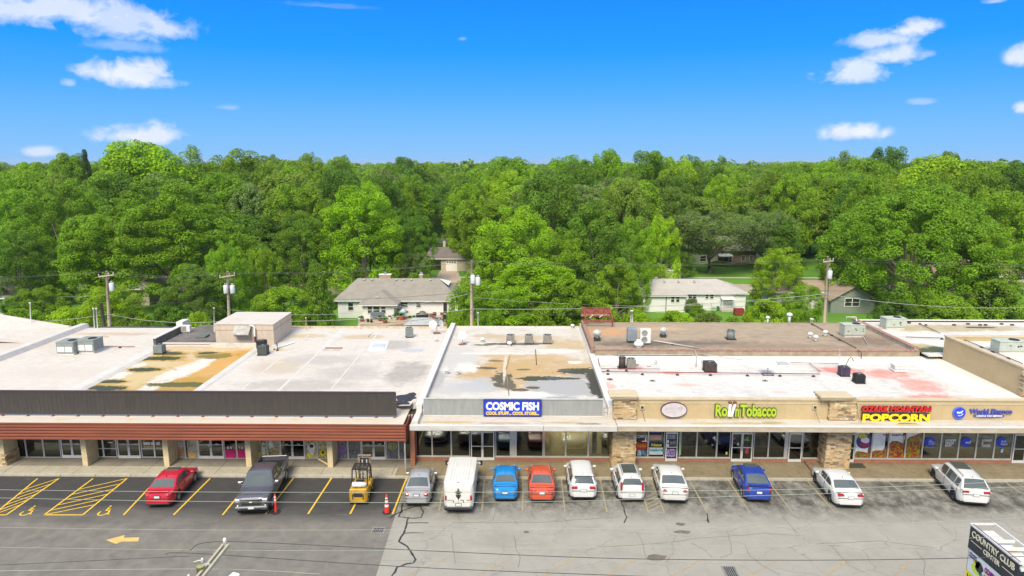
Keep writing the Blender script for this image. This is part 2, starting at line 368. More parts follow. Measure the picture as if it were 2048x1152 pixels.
al = MB(); al.box(-60, 60, 69, 74, -.2, -.012); tag(al.obj('service_alley', M_ROAD), kind='structure')
# sidewalk made of slabs on a kerb
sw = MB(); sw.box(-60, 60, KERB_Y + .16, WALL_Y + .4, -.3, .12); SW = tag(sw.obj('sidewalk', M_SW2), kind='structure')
kb = MB(); x = -60.0
def slabs(name, m, x0, x1, y0, y1, step, top=.15, th=.06):
    proto = None; x = x0
    while x < x1 - .1:
        wd = min(step, x1 - x)
        if proto is None or abs(wd - step) > 1e-3:
            b = MB(); b.bbox(0, wd - .02, y0, y1 - .02, top - th, top, .012); o = b.obj(name, m, SW, (x, 0, 0)); proto = o if proto is None else proto
        else: o = share(proto, name, SW, (x, 0, 0))
        o.location.z = random.uniform(-.004, .004); x += step
slabs('kerbstone', M_KERB, -60, 60, KERB_Y, KERB_Y + .16, 2.4, .152, .35)
XS = G(790, 953, .15).x
slabs('slab', M_SW1, -45, XS, KERB_Y + .16, 44.2, 2.42)
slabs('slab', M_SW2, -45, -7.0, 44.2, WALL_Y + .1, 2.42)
slabs('slab', M_SW3, XS, 40, KERB_Y + .16, 44.2, 3.05)
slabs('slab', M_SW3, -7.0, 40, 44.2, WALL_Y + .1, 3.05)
# painted lines
def line(lot_, p0, p1, m, wd=.10, z=.004, name='painted_line', n=1, jit=0.0):
    a, b = G(*p0), G(*p1); mb = MB(); mb.ribbon([a + (b - a) * i / n for i in range(n + 1)], wd, z, jit=jit); return mb.obj(name, m, lot_)
for a, b in [((75, 957), (-14, 1030)), ((118, 957), (12, 1030)), ((186, 957), (88, 1030)), ((254, 957), (165, 1030)), ((316, 957), (247, 1030)), ((420, 957), (347, 1030)), ((505, 957), (445, 1030)),
             ((587, 956), (531, 1028)), ((663, 956), (616, 1028)), ((738, 956), (700, 1028)), ((814, 954), (785, 1028))]: line(LOT1, a, b, M_YEL, .105)
for a, b in [((-14, 1030), (12, 1030)), ((88, 1030), (165, 1030))]: line(LOT1, a, b, M_YEL, .10, z=.008)
def hatch(l0, l1, r0, r1, n):
    for i in range(1, n):
        t = i / n; a = (l0[0] + (l1[0] - l0[0]) * min(1, t + .16), l0[1] + (l1[1] - l0[1]) * min(1, t + .16)); b = (r0[0] + (r1[0] - r0[0]) * max(0, t - .14), r0[1] + (r1[1] - r0[1]) * max(0, t - .14))
        line(LOT1, a, b, M_YEL, .085, z=.008)
hatch((186, 957), (88, 1030), (254, 957), (165, 1030), 7); hatch((75, 957), (-14, 1030), (118, 957), (12, 1030), 7)
def wheelchair(px, py):
    c = G(px, py); s = .62; mb = MB(); P = lambda pts: [(c.x + p[0] * s, c.y + p[1] * s * 1.35) for p in pts]
    mb.ribbon(P([(-.1 + math.cos(R(a)) * .42, -.35 + math.sin(R(a)) * .36) for a in range(150, 372, 16)]), .09, .008)
    mb.ribbon(P([(-.12, .42), (-.08, -.02), (.3, -.04), (.5, -.55), (.66, -.5)]), .10, .010)
    mb.ribbon(P([(-.1, .2), (.25, .2)]), .08, .009)
    q = [(-.14 + math.cos(R(a)) * .11, .62 + math.sin(R(a)) * .10) for a in range(0, 360, 40)]; mb.add([(p[0], p[1], .008) for p in P(q)], [tuple(range(9))])
    mb.obj('wheelchair_symbol', M_YEL, LOT1)
wheelchair(60, 1021); wheelchair(214, 1021)
ar = MB(); q = [G(*p) for p in [(212, 1080), (250, 1070), (247, 1075.5), (279, 1074.5), (276, 1083), (244, 1083), (232, 1088)]]; ar.add([(v.x, v.y, .004) for v in q], [tuple(reversed(range(7)))]); ar.obj('painted_arrow', mat('paint_yellow_aged', (.66, .44, .14), .7, var=.15, scale=5), LOT1)
for a, b in [((969, 953), (964, 1022)), ((890, 953), (878, 1022)), ((1046, 953), (1045, 1022)), ((1122, 953), (1130, 1024)), ((1199, 953), (1214, 1024)), ((1275, 953), (1297, 1026)), ((1300, 953), (1329, 1026)),
             ((1452, 953), (1500, 1026)), ((1763, 954), (1810, 990)), ((1843, 956), (1880, 985)), ((2001, 956), (2040, 985)), ((1375, 953), (1415, 1026)), ((1529, 953), (1587, 1027)), ((1607, 953), (1673, 1028))]: line(LOT2, a, b, M_YELW, .09, z=.001, n=8, jit=.3)
for a, b in [((1375, 953), (1415, 1026)), ((1529, 953), (1587, 1027))]: pass
for i in range(5): line(LOT2, (1288 + i * 2.2, 996 + i * 6.6), (1312 + i * 2.6, 985 + i * 6.6), M_YELW, .08, z=.005)
line(LOT2, (1297, 1025.5), (1329, 1025.5), M_YELW, .08, z=.005)
for a, b in [((1025, 1115), (952, 1152)), ((1147, 1117), (1084, 1151)), ((1268, 1119), (1211, 1151)), ((1400, 1120), (1347, 1151)), ((1558, 1119), (1499, 1151)), ((1691, 1121), (1654, 1152)), ((1822, 1121), (1788, 1152)), ((900, 1113), (815, 1152))]:
    line(LOT2, a, b, M_ORW, .10, z=.001, n=8, jit=.3)
# tar seams
def seam(pts, wd=.10, lot_=LOT2, m=M_TAR, z=.0045):
    P = [G(*p) for p in pts]; out = []
    for a, b in zip(P[:-1], P[1:]):
        L = max(2, int((b - a).length / .35))
        for i in range(L):
            q = a + (b - a) * i / L; out.append(q + Vector((mnoise.noise(q * 1.7) * .10, mnoise.noise(q * 1.9 + Vector((9, 0, 0))) * .10, 0)))
    out.append(P[-1]); mb = MB(); mb.ribbon(out, wd, z, jit=.35); mb.obj('tar_seam', m, lot_)
for pts in [[(805, 1006), (802, 1023), (797, 1033), (818, 1036), (842, 1035), (847, 1023), (840, 1012), (822, 1015), (804, 1021)], [(816, 1035), (811, 1058), (798, 1083), (814, 1092), (825, 1108), (832, 1119), (827, 1127), (811, 1128), (795, 1135), (783, 1152)],
            [(802, 1023), (780, 1036)]]: seam(pts)
for pts in [[(814, 1046), (857, 1046)], [(809, 1066), (848, 1066)], [(1243, 1003), (1253, 1035), (1248, 1046)], [(1414, 1026), (1417, 1044)]]: seam(pts, .07)
M_CRK = mat('crack_line', (.17, .158, .138), .9)  # plain dark tone of the traced crack lines
for pts in [[(905, 1066), (906, 1090), (911, 1127)], [(1028, 1070), (1033, 1098), (1041, 1118), (1036, 1135)], [(1275, 1065), (1285, 1088), (1292, 1115)], [(1455, 1063), (1462, 1090), (1463, 1107), (1440, 1115)], [(1490, 1090), (1500, 1112), (1520, 1128), (1560, 1150)],
            [(1384, 1086), (1410, 1100), (1425, 1115)], [(1553, 1010), (1570, 1040), (1595, 1066)], [(1863, 1023), (1880, 1050), (1905, 1070)], [(1830, 1100), (1850, 1125), (1848, 1150)], [(1660, 1090), (1680, 1110), (1700, 1132), (1740, 1150)], [(1700, 1000), (1740, 1025)], [(785, 1083), (768, 1083)],
            [(905, 1045), (1080, 1045), (1239, 1034)], [(1198, 1095), (1330, 1085), (1420, 1075), (1530, 1066), (1600, 1072)], [(1630, 1088), (1760, 1082), (1870, 1096)], [(915, 1020), (920, 1042)], [(1062, 1022), (1070, 1040)], [(997, 1010), (985, 1042)]]: seam(pts, .03, m=M_CRK)
def patch(px, py, rx, ry, m, lot_, z=.006):
    c = G(px, py); mb = MB(); n = 22; q = []
    for i in range(n):
        a = 2 * math.pi * i / n; k = 1 + .45 * mnoise.noise(Vector((math.cos(a) * 1.3 + px, math.sin(a) * 1.3, 0)))
        q.append((c.x + math.cos(a) * rx * k, c.y + math.sin(a) * ry * k, z))
    mb.add(q, [tuple(range(n))]); return mb.obj('tar_patch', m, lot_)
M_PATCH = mat('asphalt_patch', (.15, .132, .11), .85, var=.25, scale=3)
patch(1312, 1115, .6, .28, M_PATCH, LOT2); patch(1366, 1064, .48, .18, M_PATCH, LOT2); patch(1360, 1048, .26, .16, M_PATCH, LOT2); patch(1053, 1064, .18, .12, M_PATCH, LOT2); patch(1416, 1042, .07, .2, M_TAR, LOT2)
M_STAIN = mat('dust_stain', (.22, .19, .135), .95, var=.2, scale=2)
# storm drains
def drain(px, py, wx, wy, label, lot_z=.006):
    c = G(px, py); r = empty('storm_drain', (c.x, c.y, 0), label, 'drain')
    f = MB()
    for (a, b, d, e) in ((-wx, wx, -wy, -wy + .06), (-wx, wx, wy - .06, wy), (-wx, -wx + .06, -wy + .06, wy - .06), (wx - .06, wx, -wy + .06, wy - .06)): f.box(a, b, d, e, lot_z, .035)
    f.obj('frame', M_STEEL, r); p = MB(); p.box(-wx + .06, wx - .06, -wy + .06, wy - .06, .002, .010); p.obj('pit', M_DARK, r)
    b = MB(); b.box(-.015, .015, -wy + .06, wy - .06, .012, .028); k = None; nn = int(2 * wx / .1)
    for i in range(1, nn):
        xx = -wx + i * 2 * wx / nn
        if k is None: k = b.obj('bar', M_STEEL, r, (xx, 0, 0))
        else: share(k, 'bar', r, (xx, 0, 0))
drain(757, 1061, .38, .33, 'dark rectangular drain grate in the sealed asphalt near the seam between both lots')
drain(1461, 1144, .36, .5, 'dark drain grate set in the cracked pale pavement')
# ---------------------------------------------------------------- lettering helpers
def glyph_mesh(s_, ext=0.0, bold=0.0, shear=0.0, spacing=1.0, res=3):
    c = bpy.data.curves.new('t', 'FONT'); c.body = s_; c.extrude = ext; c.offset = bold; c.shear = shear; c.resolution_u = res; c.space_character = spacing; c.space_line = .85; c.align_x = 'LEFT'
    o = bpy.data.objects.new('t', c); me = bpy.data.meshes.new_from_object(o); bpy.data.objects.remove(o); bpy.data.curves.remove(c); return me
def fit_text(root, name, s_, x0, x1, z0, z1, Y, m, ext=.01, bold=0.0, shear=0.0, align=None, parent=None, M=None, spacing=1.0):
    """lettering fitted to a rectangle that faces the street (or placed by M)"""
    me = glyph_mesh(s_, 1.0, bold, shear, spacing); n = len(me.vertices); a = np.empty(n * 3, 'f'); me.vertices.foreach_get('co', a); a = a.reshape(-1, 3)
    mn, mx = a.min(0), a.max(0); b = np.empty_like(a)
    b[:, 0] = x0 + (a[:, 0] - mn[0]) / (mx[0] - mn[0]) * (x1 - x0); b[:, 2] = z0 + (a[:, 1] - mn[1]) / (mx[1] - mn[1]) * (z1 - z0); b[:, 1] = Y - (a[:, 2] - mn[2]) / (mx[2] - mn[2]) * ext
    if M is not None: b = np.array([(M @ Vector(v))[:] for v in b])
    me.vertices.foreach_set('co', b.astype('f').ravel()); me.materials.clear(); me.materials.append(m); me.name = name; me.update()
    o = bpy.data.objects.new(name, me); col.objects.link(o); o.parent = parent or root
    if parent is None: o.location = -root.location
    return o
def letters(root, s_, x0, x1, z0, z1, Y, m, ext=.1, bold=0.0, shear=0.0, m_side=None, name='letter', spacing=1.0):
    """channel letters: every letter a part of its own"""
    def mxx(t):
        me = glyph_mesh(t, 0, bold, shear, spacing); v = [p.co.x for p in me.vertices]; r = (min(v), max(v)); bpy.data.meshes.remove(me); return r
    tot = mxx(s_); sc = (x1 - x0) / (tot[1] - tot[0]); zz = []
    full = glyph_mesh(s_, 0, bold, shear, spacing); ys = [p.co.y for p in full.vertices]; y0, y1 = min(ys), max(ys); bpy.data.meshes.remove(full); out = []
    for i, ch in enumerate(s_):
        if ch == ' ': continue
        off = mxx(s_[:i + 1])[1] - mxx(ch)[1]
        me = glyph_mesh(ch, 1.0, bold, shear, spacing); n = len(me.vertices); a = np.empty(n * 3, 'f'); me.vertices.foreach_get('co', a); a = a.reshape(-1, 3); b = np.empty_like(a)
        b[:, 0] = x0 + (a[:, 0] + off - tot[0]) * sc; b[:, 2] = z0 + (a[:, 1] - y0) / (y1 - y0) * (z1 - z0); b[:, 1] = Y - (a[:, 2] + 1) / 2 * ext
        me.vertices.foreach_set('co', b.ravel()); me.materials.clear(); me.materials.append(m); me.name = name
        if m_side:
            me.materials.append(m_side); me.update(); nr = [abs(p.normal.y) < .5 for p in me.polygons]; me.polygons.foreach_set('material_index', [int(x) for x in nr])
        me.update(); o = bpy.data.objects.new(name, me); col.objects.link(o); o.parent = root; o.location = -root.location; out.append(o)
    return out
# ---------------------------------------------------------------- materials
def roof_mat(name, base, base2, blobs, z=4.0, seams=None, mott=(.55, .48, .41), mott_amt=.55, mlo=.50, mhi=.66, bump=.25):
    """membrane roof; blobs: (px, py, rx, ry, colour, rough, edge amplitude, softness)"""
    k = NT(name); X, Y, Z = k._xyz = k.sep()
    n = k.noise(.45, 6, .62, dist=.3, stretch=(1, .7, 1)); n2 = k.noise(1.1, 8, .7, dist=.8, stretch=(.6, 1.3, 1))
    c = k.mix(k.rng(n, .3, .7), base, base2); c = k.mix(k.rng(n2, mlo, mhi, 0, mott_amt), c, mott)
    ro = k.math('ADD', .75, 0.0)
    nb = k.math('ADD', k.math('MULTIPLY', k.noise(.75, 6, .66, dist=.7), .62), k.math('MULTIPLY', k.noise(3.2, 8, .75, dist=1.2, stretch=(1, .8, 1)), .38)); n9 = k.noise(3.0, 10, .75, dist=1.2, stretch=(.35, 1.3, 1)); dirt = k.rng(k.math('ADD', k.math('MULTIPLY', n9, .6), k.math('MULTIPLY', n, .4)), .47, .60, 0, mott_amt); fine = k.rng(k.noise(1.6, 9, .78, dist=.6, stretch=(.7, 1, 1)), .33, .52, .35, 1)
    c = k.mix(dirt, c, tuple(v * .72 for v in mott))
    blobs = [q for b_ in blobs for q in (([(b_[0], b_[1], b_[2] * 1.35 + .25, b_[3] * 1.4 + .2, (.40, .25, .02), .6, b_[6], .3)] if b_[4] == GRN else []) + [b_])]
    for (px, py, rx, ry, cc, rr, amp, soft) in blobs:
        p = G(px, py, z); f = k.ell(p.x, p.y, rx, ry, nb, amp, soft); c = k.mix(k.math('MULTIPLY', f, fine) if soft >= .28 else f, c, cc); ro = k.mix(f, ro, (rr, rr, rr))
    n4 = k.noise(25, 3, .6); c = k.mix(.35, c, k.rng(n4, .3, .7, .85, 1.1), 'MULTIPLY')
    if seams:
        fr = k.math('FRACT', k.math('DIVIDE', X, seams)); c = k.mix(k.math('MULTIPLY', k.math('LESS_THAN', fr, .022), .30), c, (.45, .40, .34))
    k.l(c, k.b.inputs['Base Color']); k.l(ro, k.b.inputs['Roughness']); k.bump(k.math('MULTIPLY', n4, ro), bump, .01); return k.m
GRN, OCH, ORG, WHT, TAN_, GRY, BLK, PUD = (.045, .05, .012), (.48, .27, .012), (.46, .30, .12), (.62, .595, .56), (.52, .40, .24), (.42, .40, .38), (.035, .030, .028), (.20, .19, .18)  # GRN: trees mirrored in the roof puddles, painted in as matte colour
M_RL = roof_mat('roof_left', (.56, .515, .465), (.66, .625, .585), [
    (60, 690, 9, 2, (.54, .465, .40), .8, .6, .6), (150, 745, 7, 2, (.55, .49, .44), .8, .6, .6), (230, 668, 5, .8, (.48, .38, .29), .8, .7, .5),
    (600, 770, 6, 1.7, (.44, .40, .36), .6, .6, .5), (640, 720, 5, 2, (.46, .42, .385), .6, .7, .5), (560, 735, 3, 2.5, (.50, .42, .34), .7, .7, .5), (700, 745, 3.5, 3, (.45, .41, .38), .6, .7, .5),
    (615, 672, 2.2, .9, (.55, .43, .27), .5, .6, .3), (728, 674, 2.4, 1.1, (.55, .42, .27), .4, .5, .3), (790, 690, 2.2, 2, (.42, .38, .35), .5, .6, .4), (825, 701, 1.2, .7, (.50, .50, .51), .35, .3, .2), (815, 745, 2.2, 3.5, (.38, .34, .30), .5, .8, .4),
    (560, 700, 1.4, .5, (.60, .46, .30), .6, .6, .4), (553, 725, .8, .5, (.62, .48, .33), .6, .6, .4)], seams=3.05)
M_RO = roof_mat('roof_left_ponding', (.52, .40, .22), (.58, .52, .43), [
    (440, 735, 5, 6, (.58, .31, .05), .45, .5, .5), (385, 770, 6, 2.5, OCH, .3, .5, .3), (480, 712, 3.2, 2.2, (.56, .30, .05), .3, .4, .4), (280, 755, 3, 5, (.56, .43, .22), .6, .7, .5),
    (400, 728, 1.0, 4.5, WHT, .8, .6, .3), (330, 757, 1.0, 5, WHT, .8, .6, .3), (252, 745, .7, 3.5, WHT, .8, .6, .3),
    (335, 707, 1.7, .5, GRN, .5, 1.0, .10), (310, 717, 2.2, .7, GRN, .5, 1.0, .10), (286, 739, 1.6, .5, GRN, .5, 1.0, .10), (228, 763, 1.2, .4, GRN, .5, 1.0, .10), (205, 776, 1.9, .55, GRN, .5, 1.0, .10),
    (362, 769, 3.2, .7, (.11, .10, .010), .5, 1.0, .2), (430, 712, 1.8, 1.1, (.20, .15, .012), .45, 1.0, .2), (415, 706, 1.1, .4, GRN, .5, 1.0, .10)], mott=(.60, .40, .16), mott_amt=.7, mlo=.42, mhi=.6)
M_RC = roof_mat('roof_centre', (.56, .52, .47), (.66, .635, .60), [
    (1040, 676, 5, 1.6, (.52, .40, .26), .6, .8, .5), (1130, 690, 3.0, 2.8, (.50, .37, .22), .6, .8, .5), (1000, 745, 3.6, 5.2, (.48, .30, .11), .5, .7, .3), (1095, 733, 4.6, 3.8, (.50, .33, .14), .5, .7, .35), (1050, 712, 5, 1.1, (.52, .37, .19), .5, .7, .4), (980, 672, 2.4, .9, (.5, .4, .27), .5, .7, .3),
    (920, 715, 2.0, 5, (.50, .48, .46), .7, .6, .4), (905, 775, 2.6, 2.2, (.50, .47, .44), .4, .7, .4), (960, 770, 2.2, 2.2, (.46, .45, .44), .35, .7, .4),
    (1120, 772, 2.9, 2.6, (.40, .385, .37), .35, .35, .15), (1180, 780, 1.3, 1.5, (.40, .38, .36), .4, .4, .15), (1165, 748, 1.2, 1.4, (.38, .33, .28), .4, .4, .15), (1190, 765, .7, 3.6, (.05, .045, .02), .5, 1.15, .12),  # grey puddle blobs: the pale sky's reflection painted in as dull colour
    (1158, 742, 2.0, .8, (.055, .055, .02), .5, 1.2, .1), (1080, 757, 1.9, .6, (.06, .06, .02), .5, 1.2, .1), (1003, 757, .8, 1.8, (.10, .085, .04), .5, 1.3, .1), (1110, 756, .8, .4, (.07, .07, .025), .1, .8, .12), (1040, 780, .7, .4, (.14, .09, .03), .4, .8, .12),
    (1130, 740, .6, .4, (.10, .08, .03), .2, .7, .12), (1048, 739, .6, .3, (.2, .16, .04), .3, .7, .12), (1005, 688, 2.0, .5, (.13, .10, .07), .4, .9, .15), (1055, 688, 1.8, .5, (.16, .13, .10), .4, .9, .15), (965, 690, 1.2, .3, (.2, .15, .1), .4, .9, .15), (870, 760, .9, 2.6, (.4, .38, .36), .4, .6, .3), (1000, 707, 4.5, .35, WHT, .7, .9, .2), (1120, 702, 2.2, .8, WHT, .7, 1.1, .2), (935, 735, 1.2, 1.6, WHT, .7, 1.0, .25), (1055, 790, 2.6, .9, WHT, .7, .9, .25), (1150, 725, .8, .5, (.68, .66, .62), .7, 1.2, .2), (975, 736, 1.0, .35, (.12, .09, .05), .6, 1.3, .12), (990, 722, .8, .25, (.16, .12, .07), .6, 1.3, .12), (1018, 768, .5, 1.3, (.13, .11, .07), .6, 1.3, .12), (1065, 775, .5, .3, (.13, .09, .04), .6, 1.3, .12), (1135, 757, .9, .3, (.07, .065, .03), .6, 1.3, .12), (1120, 800, 1.6, .8, (.36, .35, .34), .4, .9, .15), (1010, 735, .18, 4.5, (.60, .53, .43), .7, .3, .3)], mott=(.50, .43, .34), mott_amt=.55, mlo=.50, mhi=.66)
M_RR = roof_mat('roof_right_white', (.62, .595, .565), (.69, .67, .645), [
    (1345, 746, 1.2, .5, (.60, .28, .22), .8, .6, .5), (1375, 770, 1.3, .45, (.62, .42, .38), .8, .6, .5), (1560, 785, .9, .5, (.62, .47, .42), .8, .7, .5), (1385, 797, 1.8, .45, (.60, .34, .30), .8, .6, .5), (1215, 772, .7, .9, (.62, .38, .34), .8, .6, .4),
    (1275, 735, .7, .8, (.60, .26, .23), .8, .6, .5), (1680, 741, 2.6, 1.2, (.56, .20, .18), .8, .8, .5), (1770, 748, 2.6, 1.6, (.58, .26, .22), .8, .8, .5), (1840, 770, 2.0, 2.4, (.58, .30, .26), .8, .8, .5), (1860, 795, 2.6, 1.0, (.56, .24, .20), .8, .8, .5), (1745, 798, 3.0, .6, (.58, .28, .25), .8, .8, .5)],
    mott=(.48, .455, .42), mott_amt=.55, mlo=.5, mhi=.7, seams=2.6)
M_RB = roof_mat('roof_brown_gravel', (.34, .265, .185), (.44, .345, .24), [
    (1290, 685, 7, 1.6, (.13, .10, .08), .9, .7, .7), (1420, 684, 5, 1.5, (.14, .105, .085), .9, .7, .7), (1380, 700, 9, .7, (.14, .11, .09), .9, .7, .6), (1560, 690, 10, 1.2, (.26, .19, .13), .9, .7, .7), (1740, 680, 3.5, 3, (.20, .145, .105), .9, .7, .6), (1210, 662, 3, 2, (.52, .28, .14), .9, .5, .6),
    (1300, 655, 5, 1, (.50, .33, .2), .9, .6, .6)], z=4.9, mott=(.22, .16, .12), mott_amt=.5)
M_RT = roof_mat('roof_far_right', (.62, .60, .57), (.68, .665, .64), [(1900, 655, 10, 1.8, (.45, .36, .2), .5, .7, .4), (1760, 680, 2.4, 4, (.50, .40, .22), .6, .7, .4), (1850, 697, 2.8, 1.2, (.09, .09, .03), .2, .6, .2), (1820, 690, 2, 1, (.5, .38, .18), .4, .6, .3), (1960, 654, 1.8, .4, (.10, .09, .04), .2, .5, .2), (1990, 690, 4, 1.2, (.74, .68, .6), .6, .7, .5)], z=4.9)
M_CAN = roof_mat('canopy_roof_left', (.58, .515, .435), (.64, .605, .55), [(x, 838, .5, .22, (.72, .46, .24), .8, .6, .7) for x in (120, 260, 410, 545, 590, 720, 740)], z=3.65, mott=(.66, .5, .36), mott_amt=.3)
M_CANR = roof_mat('canopy_roof_right', (.54, .49, .43), (.62, .59, .55), [(x, y, rx, .22, c, .6, .8, .3) for x, y, rx, c in
    ((1410, 845, 1.5, (.50, .38, .2)), (1500, 845, 1.8, (.45, .34, .2)), (1290, 846, 1.2, (.6, .5, .36)), (1545, 844, 1.0, (.4, .3, .16)), (1720, 845, 1.2, (.5, .4, .28)), (1815, 846, .7, (.11, .11, .03)), (1815, 848, 1.1, (.5, .42, .2)), (1930, 850, 2.2, (.56, .45, .34)), (900, 842, 2.4, (.50, .36, .17)), (1010, 844, 2.2, (.42, .33, .24)), (1130, 843, 1.6, (.48, .36, .22)), (1180, 845, 1.1, (.3, .24, .17)))], z=3.75, mott=(.5, .4, .3), mott_amt=.5)
M_WHITE = mat('white_coating', (.62, .595, .56), .6, c2=(.52, .475, .43), scale=1.5, lo=.3, hi=.5)
M_WHITE2 = mat('white_membrane', (.68, .66, .635), .6, var=.05, scale=1.2)
M_TANW = mat('tan_stucco', (.51, .39, .22), .85, var=.07, scale=.8, bump=.1)
M_TANC = mat('tan_coping', (.56, .46, .31), .7, var=.08, scale=2)
M_COLM = mat('column_cream', (.60, .49, .30), .8, var=.12, scale=2.5, bump=.15)
M_WALLW = mat('wall_offwhite', (.56, .53, .48), .8, var=.12, scale=1.5)
M_BLOCK = mat('block_tan', (.40, .31, .225), .9, c2=(.28, .215, .16), scale=1.6, bump=.3)
M_BRKD = mat('coping_brick', (.25, .12, .085), .85, c2=(.42, .27, .21), scale=5)
M_RUST = mat('rust_red', (.20, .035, .022), .75, c2=(.30, .12, .075), scale=3, bump=.2)
M_FRM = mat('aluminium_frame', (.62, .60, .56), .45, var=.08, scale=4, metal=.3)
M_FRMW = mat('frame_white', (.78, .75, .71), .5, var=.05)
M_SID = mat('siding_redbrown', (.25, .062, .027), .7, c2=(.18, .046, .021), scale=1.1, stretch=(.3, 1, 3), bump=.1)
M_GREYP = mat('panel_grey', (.27, .28, .28), .6, c2=(.33, .34, .335), scale=1.2, stretch=(3, 1, .6))
M_SCR = mat('screen_taupe', (.046, .039, .036), .7, c2=(.060, .051, .047), scale=1.5, stretch=(3, 1, .5))
M_BLACK = mat('black_rubber', (.02, .02, .02), .7, var=.2)
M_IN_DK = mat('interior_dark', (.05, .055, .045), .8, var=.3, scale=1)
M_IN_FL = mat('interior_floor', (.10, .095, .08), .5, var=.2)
M_IN_YL = mat('interior_yellow', (.68, .58, .37), .8, var=.05, emit=0)
def brick_mat(name, a, b_, mo, sx=4.6):
    k = NT(name); mp = k.n('ShaderNodeMapping'); mp.inputs['Rotation'].default_value = (math.pi / 2, 0, 0); mp.inputs['Scale'].default_value = (sx, sx, sx); k.l(k.wpos, mp.inputs[0])
    t = k.n('ShaderNodeTexBrick'); k.l(mp.outputs[0], t.inputs['Vector']); t.inputs['Color1'].default_value = (*a, 1); t.inputs['Color2'].default_value = (*b_, 1); t.inputs['Mortar'].default_value = (*mo, 1); t.inputs['Scale'].default_value = 1; t.inputs['Mortar Size'].default_value = .03; t.inputs['Brick Width'].default_value = .95; t.inputs['Row Height'].default_value = .33
    n = k.noise(2.2, 5); c = k.mix(k.rng(n, .35, .65, 0, .4), t.outputs['Color'], (.45, .25, .17)); k.l(c, k.b.inputs['Base Color']); k.b.inputs['Roughness'].default_value = .9; return k.m
M_BRICK = brick_mat('brick_red', (.40, .125, .062), (.33, .10, .05), (.36, .22, .15))
def glass_mat(name, tint=(.16, .19, .15), gl=.16):
    m = bpy.data.materials.new(name); m.use_nodes = True; t = m.node_tree; t.nodes.clear()
    tr = t.nodes.new('ShaderNodeBsdfTransparent'); tr.inputs[0].default_value = (*tint, 1); g_ = t.nodes.new('ShaderNodeBsdfGlossy'); g_.inputs['Roughness'].default_value = .015; g_.inputs[0].default_value = (.9, .95, .92, 1)
    lw = t.nodes.new('ShaderNodeFresnel'); lw.inputs[0].default_value = 1.5; a = t.nodes.new('ShaderNodeMath'); a.operation = 'MULTIPLY_ADD'; a.inputs[1].default_value = 1.6; a.inputs[2].default_value = gl - .06; t.links.new(lw.outputs[0], a.inputs[0])
    mx = t.nodes.new('ShaderNodeMixShader'); t.links.new(a.outputs[0], mx.inputs[0]); t.links.new(tr.outputs[0], mx.inputs[1]); t.links.new(g_.outputs[0], mx.inputs[2])
    o = t.nodes.new('ShaderNodeOutputMaterial'); t.links.new(mx.outputs[0], o.inputs[0]); MATS[name] = m; return m
M_GL = glass_mat('shop_glass', (.13, .155, .12), .10); M_GLC = glass_mat('shop_glass_clear', (.75, .78, .70), .10)
M_GLG = glass_mat('shop_glass_greenish', (.30, .34, .27), .22)
# ---------------------------------------------------------------- storefront pieces
def PX(px, Y=WALL_Y, py=915): return W(px, py, Y).x
def window(root, x0, x1, z0, z1, Y=WALL_Y, mid=None, fm=None, gm=None, t=.05, name='window'):
    fm = fm or M_FRM; gm = gm or M_GL; f = MB(); f.box(x0, x0 + t, Y - .05, Y + .05, z0, z1); f.box(x1 - t, x1, Y - .05, Y + .05, z0, z1); f.box(x0 + t, x1 - t, Y - .05, Y + .05, z0, z0 + t); f.box(x0 + t, x1 - t, Y - .05, Y + .05, z1 - t, z1)
    if mid: f.box(x0 + t, x1 - t, Y - .045, Y + .045, mid - t / 2, mid + t / 2)
    o = part(root, name, f, fm)
    if mid:
        for a, b in ((z0 + t, mid - t / 2), (mid + t / 2, z1 - t)): p = MB(); p.box(x0 + t, x1 - t, Y - .008, Y + .008, a, b); part(root, 'pane', p, gm, o)
    else: p = MB(); p.box(x0 + t, x1 - t, Y - .008, Y + .008, z0 + t, z1 - t); part(root, 'pane', p, gm, o)
    return o
def door(root, x0, x1, z0, z1, Y=WALL_Y, side=1, fm=None, gm=None, t=.075, bot=.20, number=None):
    fm = fm or M_FRMW; gm = gm or M_GL; Y = Y - .02; f = MB(); f.box(x0, x0 + t, Y - .05, Y + .05, z0, z1); f.box(x1 - t, x1, Y - .05, Y + .05, z0, z1); f.box(x0 + t, x1 - t, Y - .05, Y + .05, z0, z0 + bot); f.box(x0 + t, x1 - t, Y - .05, Y + .05, z1 - .1, z1)
    f.box(x0 + t, x1 - t, Y - .045, Y + .045, z0 + 1.02, z0 + 1.06)
    o = part(root, 'door', f, fm); p = MB(); p.box(x0 + t, x1 - t, Y - .008, Y + .008, z0 + bot, z1 - .1); part(root, 'pane', p, gm, o)
    h = MB(); hx = x1 - t / 2 if side > 0 else x0 + t / 2; h.tube([(hx, Y - .05, z0 + .85), (hx, Y - .13, z0 + .88), (hx, Y - .13, z0 + 1.25), (hx, Y - .05, z0 + 1.28)], .017); part(root, 'handle', h, M_STEEL, o)
    return o
